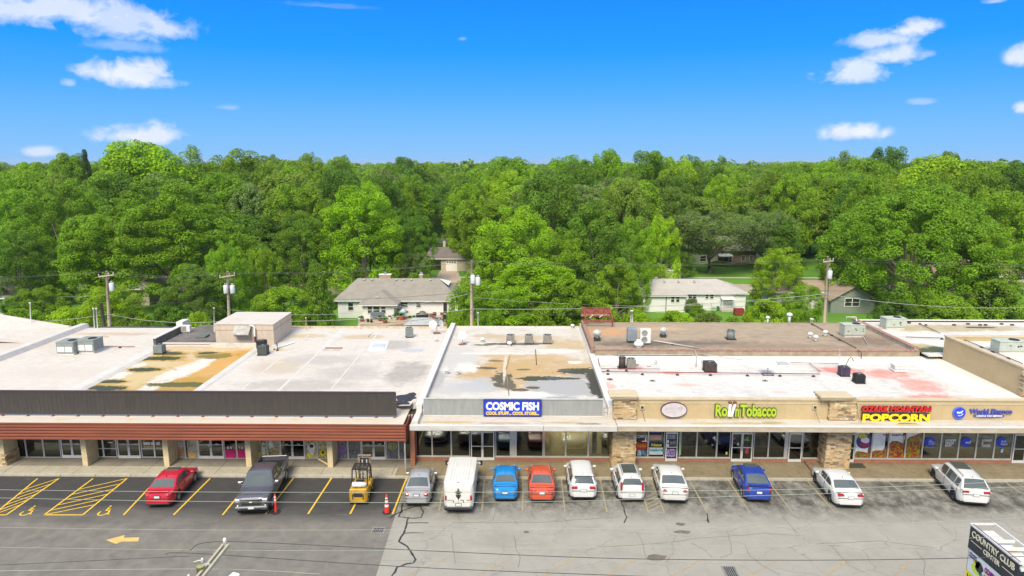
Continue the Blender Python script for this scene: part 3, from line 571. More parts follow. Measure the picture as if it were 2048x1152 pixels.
def stones(root, name, x0, x1, y0, y1, z0, z1, mats, faces='fsr', rh=.11):
    """ledgestone veneer: uneven courses of stones, joined"""
    mb = MB(); z = z0; rr = random.Random(int(x0 * 100))
    while z < z1 - .02:
        h = min(rh * rr.uniform(.6, 1.35), z1 - z)
        for fc in faces:
            a, b = (x0, x1) if fc == 'f' else (y0, y1); u = a
            while u < b - .01:
                l = min(rr.uniform(.16, .62), b - u); d = rr.uniform(.0, .055); mi = rr.choice([0, 0, 1, 1, 2, 3, 4])
                if fc == 'f': mb.box(u + .004, u + l - .006, y0 - d, y0 + .05, z + .004, z + h - .007, mi)
                elif fc == 's': mb.box(x0 - d, x0 + .05, u + .004, u + l - .006, z + .004, z + h - .007, mi)
                else: mb.box(x1 - .05, x1 + d, u + .004, u + l - .006, z + .004, z + h - .007, mi)
                u += l
        z += h
    o = part(root, name, mb, mats); o['kind'] = 'stuff'; c = MB(); c.box(x0 + .02, x1 - .02, y0 + .02, y1, z0, z1); part(root, 'pillar_core', c, M_BLOCK); return o
SM = [mat('stone_tan', (.50, .36, .20), .9, var=.15, scale=4, bump=.3), mat('stone_gold', (.56, .40, .21), .9, var=.15, scale=4, bump=.3), mat('stone_grey', (.34, .27, .19), .9, var=.15, scale=4, bump=.3), mat('stone_brown', (.26, .18, .105), .9, var=.15, scale=4, bump=.3), mat('stone_pale', (.62, .50, .34), .9, var=.12, scale=4, bump=.3)]
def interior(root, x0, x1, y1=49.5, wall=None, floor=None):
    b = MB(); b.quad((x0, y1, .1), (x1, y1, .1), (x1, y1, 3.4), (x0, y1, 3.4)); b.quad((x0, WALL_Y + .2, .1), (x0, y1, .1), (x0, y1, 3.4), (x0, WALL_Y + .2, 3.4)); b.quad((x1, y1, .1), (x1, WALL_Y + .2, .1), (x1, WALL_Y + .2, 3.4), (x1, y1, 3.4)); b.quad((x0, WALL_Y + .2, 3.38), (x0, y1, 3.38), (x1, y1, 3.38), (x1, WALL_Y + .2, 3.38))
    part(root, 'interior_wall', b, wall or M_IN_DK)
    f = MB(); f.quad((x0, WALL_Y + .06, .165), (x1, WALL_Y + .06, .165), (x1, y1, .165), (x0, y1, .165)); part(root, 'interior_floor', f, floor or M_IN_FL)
def goods(root, x0, x1, seed, n=14, y=46.3, cols=None, zmax=1.5):
    """stock standing just inside the windows"""
    rr = random.Random(seed); cols = cols or [(.5, .1, .05), (.1, .25, .4), (.5, .4, .1), (.3, .3, .3), (.15, .3, .1), (.55, .5, .45), (.25, .08, .3)]
    for i in range(n):
        x = rr.uniform(x0 + .2, x1 - .3); h = rr.uniform(.3, zmax); w_ = rr.uniform(.12, .4); yy = y + rr.uniform(-.3, 1.0); c = rr.choice(cols)
        b = MB(); b.bbox(x, x + w_, yy, yy + .25, .17, .17 + h * .55, .02); b.bbox(x + w_ * .15, x + w_ * .8, yy + .03, yy + .2, .17 + h * .56, .17 + h, .03); part(root, 'display_goods', b, mat('goods_%d' % (hash(c) % 97), c, .6, var=.25, scale=8))
# ================================================================ the left building
XL0, XP = -60.0, -7.25
LB = empty('store_building', (-33.5, WALL_Y, 0), 'long white-roofed store building with red-brown slatted canopy and dark roof screen', 'store building')
RZ = 4.0
def roofpanel(root, name, x0, x1, y0, y1, z, m, th=.12): b = MB(); b.box(x0, x1, y0, y1, z - th, z); return part(root, name, b, m)
XA, XB = -33.5, -24.35
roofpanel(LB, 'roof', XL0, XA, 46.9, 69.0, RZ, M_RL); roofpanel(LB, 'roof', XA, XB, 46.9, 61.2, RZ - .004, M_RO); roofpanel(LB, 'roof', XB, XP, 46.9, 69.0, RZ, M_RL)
roofpanel(LB, 'roof', XA, XB, 61.4, 69.0, RZ + .25, mat('roof_dark_grey', (.15, .135, .125), .9, var=.25, scale=.8))
b = MB(); b.box(XL0, XP, WALL_Y + .06, 69, -.1, RZ - .13); b.v = b.v; 
b = MB(); b.box(XL0, XP, 68.85, 69, 0, RZ - .12); b.box(XL0, XL0 + .2, WALL_Y, 68.85, 0, RZ - .12); b.box(XP - .12, XP, WALL_Y + .1, 68.85, 0, RZ - .12); b.box(XL0 + .2, XP - .12, 46.7, 46.9, 3.5, RZ); part(LB, 'wall', b, M_WALLW)
# upstand ridges across the roof
M_RIDGE = mat('ridge_white', (.64, .615, .585), .6, c2=(.57, .53, .49), scale=1.2)
def ridge(root, x, y0, y1, z0, h, wd, m=None, name='roof_ridge'):
    b = MB(); s_ = wd / 2; vs = []
    for y in (y0, y1): vs += [(x - s_ * 1.6, y, z0), (x - s_, y, z0 + h), (x + s_, y, z0 + h), (x + s_ * 1.6, y, z0)]
    b.add(vs, [(0, 1, 2, 3), (7, 6, 5, 4), (4, 5, 1, 0), (5, 6, 2, 1), (6, 7, 3, 2)]); return part(root, name, b, m or M_RIDGE)
ridge(LB, -45.6, 47, 68.9, RZ, .42, .7); ridge(LB, -33.7, 47, 61.9, RZ, .16, .9); ridge(LB, XB, 47, 61, RZ, .10, .5); ridge(LB, -18.3, 60, 69, RZ, .03, .4); ridge(LB, -18.3, 47, 60, RZ, .02, .14); ridge(LB, -14.4, 47, 66, RZ, .02, .10); ridge(LB, -21.2, 47, 66, RZ, .015, .10)
b = MB(); b.box(-34.45, -34.2, 61.6, 66.4, RZ, 4.75); part(LB, 'parapet', b, mat('parapet_dark', (.11, .105, .10), .8, var=.25)); b = MB(); b.box(-34.55, -34.1, 61.5, 66.5, 4.752, 4.82); b.box(-34.7, -34.05, 66.5, 67.9, RZ, 5.15); part(LB, 'parapet_coping', b, M_WHITE2)
b = MB(); b.box(XA + .1, XB + .2, 61.2, 61.4, RZ - .1, 4.42); part(LB, 'parapet', b, M_WHITE)
b = MB(); b.box(XB + .3, XP - .4, 68.7, 68.95, RZ, 4.2); part(LB, 'parapet', b, mat('parapet_rusty', (.50, .36, .25), .8, c2=(.62, .54, .44), scale=2.5))
b = MB(); b.box(XL0, -45.9, 68.7, 68.9, RZ, 4.08); b.box(-45.2, -34.7, 68.7, 68.9, RZ, 4.1); part(LB, 'parapet', b, mat('edge_metal_dark', (.07, .07, .09), .6))
b = MB(); b.add([(-60, 62, RZ), (-47.6, 62.5, RZ), (-46.5, 69, RZ + .0), (-60, 69, RZ + 2.3), (-60, 62, 4.9)], [(0, 1, 2, 3), (0, 1, 4)]); b.v[0] = (-60, 62, 4.9); b.f = [(0, 1, 2, 3)]; b.mi = [0]; b.smooth = [False]; part(LB, 'roof_slope', b, M_RL)
# patches and boards lying on the roof
def flat(root, name, pts, z, m, th=.02, zb=RZ):
    P = [G(*p, z) for p in pts]; b = MB(); b.prism([(p.x, p.y) for p in P], z, z + th); 
    if sum((P[i].x * P[(i + 1) % len(P)].y - P[(i + 1) % len(P)].x * P[i].y) for i in range(len(P))) < 0: b.f = [tuple(reversed(f)) for f in b.f]
    return part(root, name, b, m)
flat(LB, 'roof_patch', [(735, 702), (742, 684), (778, 682), (771, 702)], RZ, M_WHITE2, .012); flat(LB, 'roof_hatch', [(743, 695), (747, 688), (772, 688), (768, 696)], RZ + .012, mat('hatch_blue_grey', (.55, .60, .68), .3, var=.1), .05)
flat(LB, 'roof_patch', [(203, 674), (207, 671), (219, 672), (215, 676)], RZ, mat('patch_tan', (.48, .38, .26), .8), .01)
flat(LB, 'roof_patch', [(797, 812), (803, 783), (826, 781), (833, 796), (820, 811)], RZ, M_RL, .006)
for (px, py, rx, ry) in ((812, 795, .75, .8), (800, 806, .6, .5), (822, 790, .35, .6)):
    c = G(px, py, RZ); q = []; mb = MB()
    for i in range(26):
        a = 2 * math.pi * i / 26; k_ = 1 + .5 * mnoise.noise(Vector((math.cos(a) * 1.5 + px, math.sin(a) * 1.5, 1))); q.append((c.x + math.cos(a) * rx * k_, c.y + math.sin(a) * ry * k_, RZ + .012 + .001 * rx))
    mb.add(q, [tuple(range(26))]); part(LB, 'roof_puddle', mb, mat('puddle_black', (.03, .026, .024), .5, var=.3))
# canopy
CZ = 3.62
b = MB(); b.box(XL0, -7.9, KERB_Y + .42, 46.8, CZ - .15, CZ); part(LB, 'canopy', b, M_CAN)
b = MB(); b.box(XL0, -7.9, KERB_Y + .42, WALL_Y, 2.75, 2.80); part(LB, 'canopy_soffit', b, M_WALLW)
FY = KERB_Y + .36; z = 2.52; hb = (3.60 - 2.52) / 5
for i in range(5):
    b = MB(); prof = [(0, z), (-.06, z + .008), (-.075, z + .03), (-.055, z + hb * .55), (.0, z + hb - .012), (.05, z + hb - .012), (.05, z)]
    n = len(prof); vs = [(x, FY + p[0], p[1]) for x in (XL0, -7.75) for p in prof]; b.add(vs, [tuple(range(n)), tuple(reversed(range(n, 2 * n)))] + [(j, j + n, (j + 1) % n + n, (j + 1) % n) for j in range(n)]); part(LB, 'fascia_board', b, M_SID); z += hb
b = MB(); b.box(XL0, -7.70, FY - .07, FY + .12, 3.595, 3.66); b.box(-7.745, -7.68, FY - .07, WALL_Y - .1, 2.50, 3.594); part(LB, 'fascia_trim', b, M_SID)
b = MB(); b.bbox(-7.86, -7.76, FY + .1, FY + .2, .15, 2.6, .01); part(LB, 'canopy_post', b, mat('post_grey', (.32, .30, .28), .6, var=.2))
b = MB(); b.box(XL0, -7.6, WALL_Y - .03, WALL_Y + .2, 2.62, CZ - .16); part(LB, 'wall', b, M_WALLW)
# dark metal screen on posts above the canopy
SY = 44.62; scr = MB(); x = -42.0; x1 = W(791, 800, SY).x; n = 0
while x < x1 - .01:
    a = min(.15, x1 - x); d = .018 if n % 2 else 0; scr.box(x, x + a, SY - d * .35, SY + .03, 3.78, 5.42); x += a; n += 1
sc_o = part(LB, 'roof_screen', scr, M_SCR); sc_o['kind'] = 'stuff'
b = MB(); b.box(-42, x1 + .02, SY - .04, SY + .07, 5.421, 5.50); b.box(x1, x1 + .05, SY - .03, SY + .06, 3.76, 5.42); part(LB, 'screen_trim', b, mat('trim_plum', (.075, .05, .075), .5, var=.1))
proto = None
for px in (5, 55, 105, 155, 205, 255, 305, 355, 405, 454, 503, 552, 602, 652, 702, 752, 789):
    x = W(px, 833, SY).x
    if proto is None:
        b = MB(); b.beam((0, SY + .05, CZ), (0, SY + .05, 5.3), .06); b.beam((0, SY + .07, 5.0), (0, SY + 2.4, CZ), .05); b.beam((0, SY + 2.3, CZ), (0, SY + 2.3, CZ + .12), .2); b.box(-.10, .10, SY - .03, SY + .15, CZ, CZ + .02)
        proto = b.obj('screen_post', M_RUST, LB, Vector((x, 0, 0)) - LB.location)
    else: share(proto, 'screen_post', LB, Vector((x, 0, 0)) - LB.location)
# rooftop penthouse
P0, P1 = -28.75, -23.25
b = MB(); b.box(P0, P1, 62.1, 67.2, RZ, 5.98); part(LB, 'penthouse_wall', b, mat('penthouse_paint', (.60, .50, .42), .8, c2=(.52, .42, .34), scale=1.0, stretch=(3, 3, .6)))
b = MB(); b.box(P0 - .06, P1 + .06, 62.04, 67.26, 5.981, 6.05); part(LB, 'penthouse_roof', b, M_RL)
b = MB(); b.box(P0 - .02, P1 + .02, 62.08, 62.1, 5.42, 5.45); b.box(P1, P1 + .02, 62.1, 67.2, 5.42, 5.45); part(LB, 'penthouse_band', b, mat('rust_streak', (.42, .24, .14), .8, var=.2))
b = MB(); p = W(484, 665, 61.8); b.box(p.x - .75, p.x + .75, 61.7, 62.09, p.z - .35, p.z + .1); b.add([(p.x - .8, 62.09, p.z + .62), (p.x + .8, 62.09, p.z + .62), (p.x + .75, 61.35, p.z - .1), (p.x - .75, 61.35, p.z - .1)], [(0, 3, 2, 1)]); b.add([(p.x - .8, 62.09, p.z + .58), (p.x + .8, 62.09, p.z + .58), (p.x + .75, 61.35, p.z - .14), (p.x - .75, 61.35, p.z - .14)], [(0, 1, 2, 3)]); part(LB, 'vent_hood', b, mat('hood_grey', (.36, .35, .33), .5, var=.2, metal=.3))
b = MB(); p = W(511, 690, 61.9); b.tube([(p.x, 61.9, RZ), (p.x, 61.9, 4.9)], .09, 8, 1); b.tube([(p.x, 61.9, 4.9), (p.x, 61.9, 5.75), (p.x - .15, 61.9, 5.92), (p.x - .45, 61.9, 5.92)], .085, 8, 0); part(LB, 'flue_pipe', b, [M_WHITE2, M_RUST])
# columns (fins) between the bays
XC = []
for px in (168, 332, 497, 660):
    x0 = G(px - 3, 933, .15).x; x1_ = x0 + .38; XC.append((x0, x1_)); b = MB(); b.bbox(x0, x1_, 44.12, WALL_Y - .06, .151, 2.75, .015); part(LB, 'column', b, M_COLM)
x0 = G(0, 933, .15).x; b = MB(); b.bbox(x0 - .9, x0 + .35, 44.12, WALL_Y - .06, .98, 2.75, .015); part(LB, 'column', b, M_COLM); stones(LB, 'stone_veneer', x0 - .95, x0 + .40, 44.10, WALL_Y - .08, .15, .98, SM, 'fr')
# bays of glass and doors
ZB, ZT = .17, 2.62
def bay(items, root=LB, mid=None, gm=None):
    for it in items:
        k_, a, b_ = it[:3]; o_ = it[3] if len(it) > 3 else {}
        if k_ == 'w': window(root, PX(a), PX(b_), o_.get('z0', ZB), ZT, mid=o_.get('mid'), fm=o_.get('fm'), gm=o_.get('gm', gm))
        elif k_ == 'd': door(root, PX(a), PX(b_), ZB, 2.32, side=o_.get('s', 1), gm=gm); 
        elif k_ == 's': bb = MB(); bb.box(PX(a), PX(b_), WALL_Y - .04, WALL_Y + .1, ZB, ZT); part(root, 'wall', bb, M_FRM)
def transom(root, a, b_): window(root, PX(a), PX(b_), 2.325, ZT, name='transom', t=.035)
bay([('w', 22, 55), ('w', 55, 90), ('w', 90, 124), ('d', 126, 147), ('d', 147, 167, {'s': -1})]); transom(LB, 124, 167)
fw = {'fm': M_FRMW, 'mid': .88, 'z0': .22}
bay([('w', 184, 209, fw), ('w', 209, 236, fw), ('d', 238, 260), ('d', 260, 283, {'s': -1}), ('w', 285, 311, fw), ('w', 311, 330, fw)]); transom(LB, 238, 283)
bay([('w', 347, 372), ('w', 372, 397), ('d', 398, 424), ('d', 424, 449, {'s': -1}), ('w', 450, 475), ('w', 475, 497)]); transom(LB, 398, 449)
bay([('w', 511, 536), ('w', 536, 561), ('d', 562, 586), ('d', 586, 611, {'s': -1}), ('w', 612, 636), ('w', 636, 661)]); transom(LB, 562, 611)
bay([('w', 672, 697), ('w', 697, 723), ('d', 724, 748), ('d', 748, 772, {'s': -1}), ('w', 773, 798), ('w', 798, 824)]); transom(LB, 724, 772)
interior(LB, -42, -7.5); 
b = MB(); b.box(-44, PX(22), WALL_Y - .04, WALL_Y + .1, .15, 2.62); part(LB, 'wall', b, M_COLM)
# prints on the left glass
def print_(root, px0, px1, py0, py1, m, Y=WALL_Y - .035, name='window_print'):
    a, b_ = W(px0, py1, Y), W(px1, py0, Y); mb = MB(); mb.box(a.x, b_.x, Y - .004, Y + .002, a.z, b_.z); return part(root, name, mb, m)
def photo_mat(name, cols, scale=2.5, stretch=(1, 1, 1), rough=.35):
    """flat print made of soft patches of several colours"""
    k = NT(name); c = cols[0]
    for i, cc in enumerate(cols[1:]): n = k.noise(scale * (1 + .37 * i), 4, .6, dist=.5, stretch=stretch, vec=None); o = k.n('ShaderNodeVectorMath', operation='ADD'); c = k.mix(k.rng(k.noise(scale * (1 + .45 * i) + 3.7 * i, 5, .6, dist=.7), .46 + .02 * i, .56 + .02 * i), c, cc)
    k.l(c, k.b.inputs['Base Color']); k.b.inputs['Roughness'].default_value = rough; return k.m
M_ROCK = photo_mat('print_stones', [(.16, .19, .13), (.34, .38, .28), (.50, .50, .40), (.65, .40, .22)], 2.0)
M_DOGS = photo_mat('print_dogs', [(.14, .14, .08), (.26, .22, .11), (.60, .60, .54), (.50, .34, .12), (.75, .68, .03)], 1.6)
M_PURP = photo_mat('print_purple', [(.10, .09, .12), (.34, .10, .52), (.12, .14, .14), (.35, .3, .32)], 1.8)
M_BAND = photo_mat('print_clothes', [(.05, .06, .06), (.10, .12, .11), (.25, .22, .20), (.12, .15, .20)], 2.8)
print_(LB, 349, 371, 861, 919, M_ROCK); print_(LB, 374, 396, 861, 919, M_ROCK)
def blob_print(root, px, py, rw, rh, m, Y=WALL_Y - .042, n=14, name='print_motif', seed=0):
    c = W(px, py, Y); mb = MB(); q = []
    for i in range(n):
        a = 2 * math.pi * i / n; k_ = 1 + .35 * mnoise.noise(Vector((math.cos(a) + px, math.sin(a) + py, seed))); q.append((c.x + math.cos(a) * rw * k_, Y, c.z + math.sin(a) * rh * k_))
    mb.add(q, [tuple(range(n))]); return part(root, name, mb, m)
blob_print(LB, 359, 905, .33, .28, mat('print_terracotta', (.58, .25, .13), .5, var=.2, scale=6)); blob_print(LB, 384, 911, .28, .22, mat('print_amber', (.75, .42, .10), .5, var=.2, scale=6))
mt_w = mat('print_white', (.88, .88, .86), .5)
fit_text(LB, 'window_lettering', 'CLASSIC\nMINERALS', PX(350), PX(369), W(360, 893, WALL_Y).z, W(360, 885, WALL_Y).z, WALL_Y - .045, mt_w, .004)
M_MAG = mat('cloth_magenta', (.60, .015, .15), .7, var=.12)
print_(LB, 452, 473.5, 899, 919, M_MAG, name='window_cloth'); print_(LB, 477, 494, 899, 919, M_MAG, name='window_cloth')
for px in (455, 461, 470, 478, 483, 490): print_(LB, px, px + 2, 893, 898, mt_w if px % 2 else M_ROCK, name='window_card')
for px in (525, 549, 623, 649):
    print_(LB, px - 11, px + 11, 861, 916, M_DOGS)
for px, py, c, rw, rh in ((527, 897, 'w', .14, .45), (528, 892, 'k', .07, .07), (541, 889, 'w', .16, .3), (517, 909, 'y', .14, .22), (547, 907, 't', .26, .26), (622, 898, 'w', .28, .45), (623, 892, 'k', .16, .14), (618, 910, 'y', .15, .2), (646, 906, 'y', .2, .22), (646, 905, 't', .09, .12)):
    blob_print(LB, px, py, rw, rh, {'w': mat('print_fur', (.80, .80, .72), .6, var=.2, scale=8), 'k': M_DARK, 'y': mat('print_yellow', (.88, .72, .02), .6, var=.15, scale=8), 't': mat('print_tan', (.36, .26, .11), .6, var=.3, scale=8)}[c], Y=WALL_Y - .042 - .001 * (px % 5))
print_(LB, 673, 696, 861, 918, M_PURP); print_(LB, 699, 721, 861, 918, M_BAND); print_(LB, 799, 811, 861, 918, M_BAND); print_(LB, 774, 796, 861, 918, M_BAND, Y=WALL_Y - .03)
c = W(785, 892.5, WALL_Y - .05); b = MB(); q = [(c.x + math.cos(R(a)) * .31, c.z + math.sin(R(a)) * .235) for a in range(0, 360, 18)]; q2 = [(c.x + math.cos(R(a)) * .27, c.z + math.sin(R(a)) * .195) for a in range(0, 360, 18)]
b.add([(x, WALL_Y - .05, z) for x, z in q] + [(x, WALL_Y - .05, z) for x, z in q2], [(i, (i + 1) % 20, 20 + (i + 1) % 20, 20 + i) for i in range(20)]); part(LB, 'window_emblem', b, mat('print_yellow2', (.70, .62, .02), .5))
fit_text(LB, 'window_lettering', 'SLC', c.x - .2, c.x + .2, c.z - .09, c.z + .09, WALL_Y - .055, MATS['print_yellow2'], .004, bold=.02)
for px in (135, 154, 248, 271, 434, 573, 597, 735, 759): p_ = W(px, 888, WALL_Y - .07); fit_text(LB, 'door_number', '1262', p_.x - .12, p_.x + .12, p_.z - .05, p_.z + .05, WALL_Y - .075, mt_w, .003)
for (a, b_, c_, d_) in ((287, 300, 884, 890), (302, 310, 884, 890), (313, 320, 884, 890), (288, 307, 892, 898), (312, 328, 894, 898), (416, 421, 888, 893), (216, 225, 884, 886)): print_(LB, a, b_, c_, d_, mat('paper_white', (.7, .68, .6), .7) if c_ < 890 else mat('card_tan', (.48, .36, .16), .7), name='window_card')
tag(empty('x'), None); bpy.data.objects.remove(bpy.data.objects['x'])
# ================================================================ the centre building
CBl = empty('store_building', (0, WALL_Y, 0), 'narrow middle store building with stained ponding roof, grey roof panel and brick base', 'store building')
X0, X1 = -6.85, 6.05
roofpanel(CBl, 'roof', X0, X1, 45.2, 69.3, RZ, M_RC); b = MB(); b.box(X0, X1, 69.3, 69.45, 0, 4.14); b.box(X0, X1, 45.25, 45.45, 3.3, RZ - .13); part(CBl, 'wall', b, M_WHITE)
b = MB(); b.box(-7.24, -6.86, 45.1, 69.5, 3.3, 4.36); b.add([(-7.5, 69.5, 4.0), (-7.24, 69.5, 4.36), (-7.24, 45.1, 4.36), (-7.5, 45.1, 4.0)], [(0, 1, 2, 3)]); b.box(-7.24, -6.86, KERB_Y + .3, 45.099, 3.55, 3.95); part(CBl, 'parapet', b, M_WHITE)
b = MB(); b.box(-7.28, -6.82, 45.1, 69.55, 4.361, 4.43); part(CBl, 'parapet_coping', b, M_WHITE2)
b = MB(); b.add([(X1, 69.4, RZ), (X1 + .14, 69.4, 4.42), (X1 + .14, 56.6, 4.42), (X1, 56.6, RZ)], [(3, 2, 1, 0)]); b.box(X1, X1 + .42, 44.8, 58.0, RZ - .5, 4.40); part(CBl, 'parapet', b, M_WHITE)
b = MB(); b.box(X1 - .03, X1 + .45, 44.78, 58.0, 4.401, 4.46); b.box(X1 + .1, X1 + .25, 58.0, 69.4, 4.38, 4.45); part(CBl, 'parapet_coping', b, M_WHITE2)
# grey panel with the sign
GY = 45.0; a = W(848, 797, GY); c = W(1205, 833, GY); b = MB(); x = a.x; n = 0
while x < c.x - .01:
    d = min(.10, c.x - x); b.box(x, x + d, GY - (.004 if n % 2 else 0), GY + .04, 3.70, 4.86); x += d; n += 1
o = part(CBl, 'roof_panel', b, M_GREYP); o['kind'] = 'stuff'
b = MB(); b.box(a.x - .04, c.x + .04, GY - .05, GY + .08, 4.861, 4.93); b.box(a.x - .05, a.x - .001, GY - .02, GY + .05, 3.70, 4.86); b.box(c.x + .001, c.x + .05, GY - .02, GY + .05, 3.7, 4.86); part(CBl, 'panel_trim', b, mat('trim_light_grey', (.50, .51, .50), .5, var=.1))
b = MB(); b.box(a.x, c.x, GY - .03, GY + .35, 3.60, 3.69); part(CBl, 'panel_curb', b, M_WHITE2)
sg0, sg1 = W(967, 833, GY - .25), W(1083, 800, GY - .25)
SG = empty('shop_sign', ((sg0.x + sg1.x) / 2, GY - .25, sg0.z), 'blue box sign reading COSMIC FISH in white on the grey roof panel', 'sign')
b = MB(); b.bbox(sg0.x, sg1.x, GY - .25, GY - .06, sg0.z, sg1.z, .02); part(SG, 'cabinet', b, mat('sign_navy', (.01, .015, .16), .4, var=.05))
b = MB(); b.box(sg0.x + .07, sg1.x - .07, GY - .262, GY - .251, sg0.z + .06, sg1.z - .06); part(SG, 'face', b, mat('sign_blue', (.008, .045, .60), .35, var=.06, scale=2))
fit_text(SG, 'lettering', 'COSMIC FISH', sg0.x + .17, sg1.x - .17, sg0.z + .46, sg1.z - .15, GY - .270, mat('sign_white', (.85, .86, .88), .4), .008, bold=.045)
fit_text(SG, 'lettering', 'COOL STUFF... COOL STORE...', sg0.x + .17, sg1.x - .17, sg0.z + .13, sg0.z + .38, GY - .270, mat('sign_yellow', (.85, .60, .01), .4), .008, bold=.05)
# canopy
b = MB(); b.box(-7.4, 6.45, KERB_Y + .42, 45.2, 3.55, 3.66); part(CBl, 'canopy', b, M_CANR)
b = MB(); xs_ = [-7.42, 1.55, 6.48]
for i in (0, 1): bb = MB(); bb.bbox(xs_[i] + .008, xs_[i + 1] - .008, KERB_Y + .22, KERB_Y + .44, 3.30, 3.73, .04); part(CBl, 'gutter', bb, mat('gutter_white', (.60, .59, .57), .4, c2=(.50, .475, .45), scale=1.2, stretch=(1, 1, 4)))
b = MB(); b.box(-7.4, 6.4, KERB_Y + .45, WALL_Y, 3.46, 3.5); part(CBl, 'canopy_soffit', b, M_WALLW)
b = MB(); b.box(-7.4, 6.6, WALL_Y - .03, WALL_Y + .15, 2.62, 3.5); part(CBl, 'wall', b, M_WALLW)
x0 = G(823, 931, .15).x; b = MB(); b.bbox(x0 - .06, x0 + .26, 44.55, WALL_Y - .06, .15, 2.9, .01); part(CBl, 'brick_pier', b, M_BRICK)
def knee(root, a, b_, z1=.44): bb = MB(); bb.box(PX(a), PX(b_), WALL_Y - .09, WALL_Y + .05, .14, z1 - .04); part(root, 'brick_base', bb, M_BRICK); bb = MB(); bb.box(PX(a), PX(b_), WALL_Y - .12, WALL_Y + .05, z1 - .038, z1); part(root, 'sill', bb, M_FRM)
Z1 = {'z0': .44}; ZC = {'z0': .44, 'gm': M_GLC}
bay([('w', 833, 865, Z1), ('w', 865, 903, Z1), ('w', 903, 940, Z1), ('d', 942, 965), ('d', 965, 989, {'s': -1}), ('w', 991, 1021, Z1), ('s', 1021, 1032), ('w', 1032, 1086, Z1), ('w', 1088, 1131, ZC), ('w', 1131, 1176, ZC), ('w', 1176, 1222, ZC)], CBl); transom(CBl, 942, 989)
knee(CBl, 832, 941); knee(CBl, 990, 1223)
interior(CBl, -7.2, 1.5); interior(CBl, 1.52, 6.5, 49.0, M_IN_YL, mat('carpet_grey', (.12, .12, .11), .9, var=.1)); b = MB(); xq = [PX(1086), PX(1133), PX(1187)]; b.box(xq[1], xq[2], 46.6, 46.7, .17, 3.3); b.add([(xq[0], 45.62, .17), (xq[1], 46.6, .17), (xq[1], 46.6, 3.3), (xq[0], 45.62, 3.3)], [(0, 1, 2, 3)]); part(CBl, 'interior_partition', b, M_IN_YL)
b = MB(); b.box(5.55, 5.9, 46.6, 46.7, .17, 3.3); cl = MB(); cl.box(2.2, 5.2, 45.9, 46.3, 3.22, 3.30); part(CBl, 'ceiling_light', cl, mat('ceiling_light_lit', (1.0, .9, .7), .5, emit=15)); part(CBl, 'interior_partition', b, M_IN_YL); b = MB(); b.box(4.95, 5.5, 47.2, 47.3, .17, 2.4); part(CBl, 'interior_doorway', b, M_DARK)
fit_text(CBl, 'door_number', '1230', PX(960), PX(970), 2.42, 2.54, WALL_Y - .06, mt_w, .003)
# ================================================================ the right building
RB = empty('store_building', (20, WALL_Y, 0), 'tan store building with stone pillars, white front roof and raised brown rear roof', 'store building')
XR0, XR1 = 6.50, 33.5
roofpanel(RB, 'roof', XR0, XR1, 44.75, 56.5, RZ, M_RR)
b = MB(); b.add([(6.55, 56.5, RZ), (XR1, 56.5, RZ), (34.0, 57.6, 4.38), (6.55, 57.6, 4.38)], [(0, 1, 2, 3)]); b.add([(XR1, 46, RZ), (35.82, 46, 4.5), (35.82, 57.6, 4.5), (34.0, 57.6, 4.4), (XR1, 56.5, RZ)], [(0, 1, 2, 3, 4)]); part(RB, 'roof_upstand', b, M_WHITE2)
b = MB(); b.box(6.5, 34.6, 57.6, 57.85, 3.5, 4.86); part(RB, 'rear_wall', b, M_BLOCK); b = MB(); b.box(6.45, 34.65, 57.55, 57.9, 4.861, 4.93); part(RB, 'rear_coping', b, M_BRKD)
roofpanel(RB, 'roof', 6.5, 34.2, 57.9, 68.4, 4.78, M_RB); b = MB(); b.box(6.2, 34.9, 68.2, 68.4, 0, 4.84); part(RB, 'wall', b, M_BLOCK)
b = MB(); b.box(6.19, 6.5, 58.05, 68.4, 4.0, 5.0); part(RB, 'side_wall', b, mat('block_dark', (.20, .13, .10), .9, c2=(.30, .22, .17), scale=2)); 
pr = MB(); pr.bbox(0, .36, 0, .30, 0, .08, .012); pr = pr.obj('coping_brick', M_BRKD, RB, Vector((6.16, 58.05, 5.0)) - RB.location); y = 58.05 + .31
while y < 68.2: share(pr, 'coping_brick', RB, Vector((6.16, y, 5.0 + random.uniform(-.01, .01))) - RB.location); y += .31
b = MB(); b.box(34.25, 34.65, 57.9, 69.3, 4.4, 5.05); part(RB, 'parapet', b, mat('parapet_grey', (.42, .38, .34), .85, var=.2)); 
pr = MB(); pr.bbox(0, .46, 0, .42, 0, .07, .012); pr = pr.obj('coping_tile', M_BRKD, RB, Vector((34.22, 46.2, 5.051)) - RB.location); y = 57.9
pr.location = Vector((34.22, 57.9, 5.051)) - RB.location
while y < 68.8: y += .44; share(pr, 'coping_tile', RB, Vector((34.22, y, 5.051 + random.uniform(-.01, .01))) - RB.location)
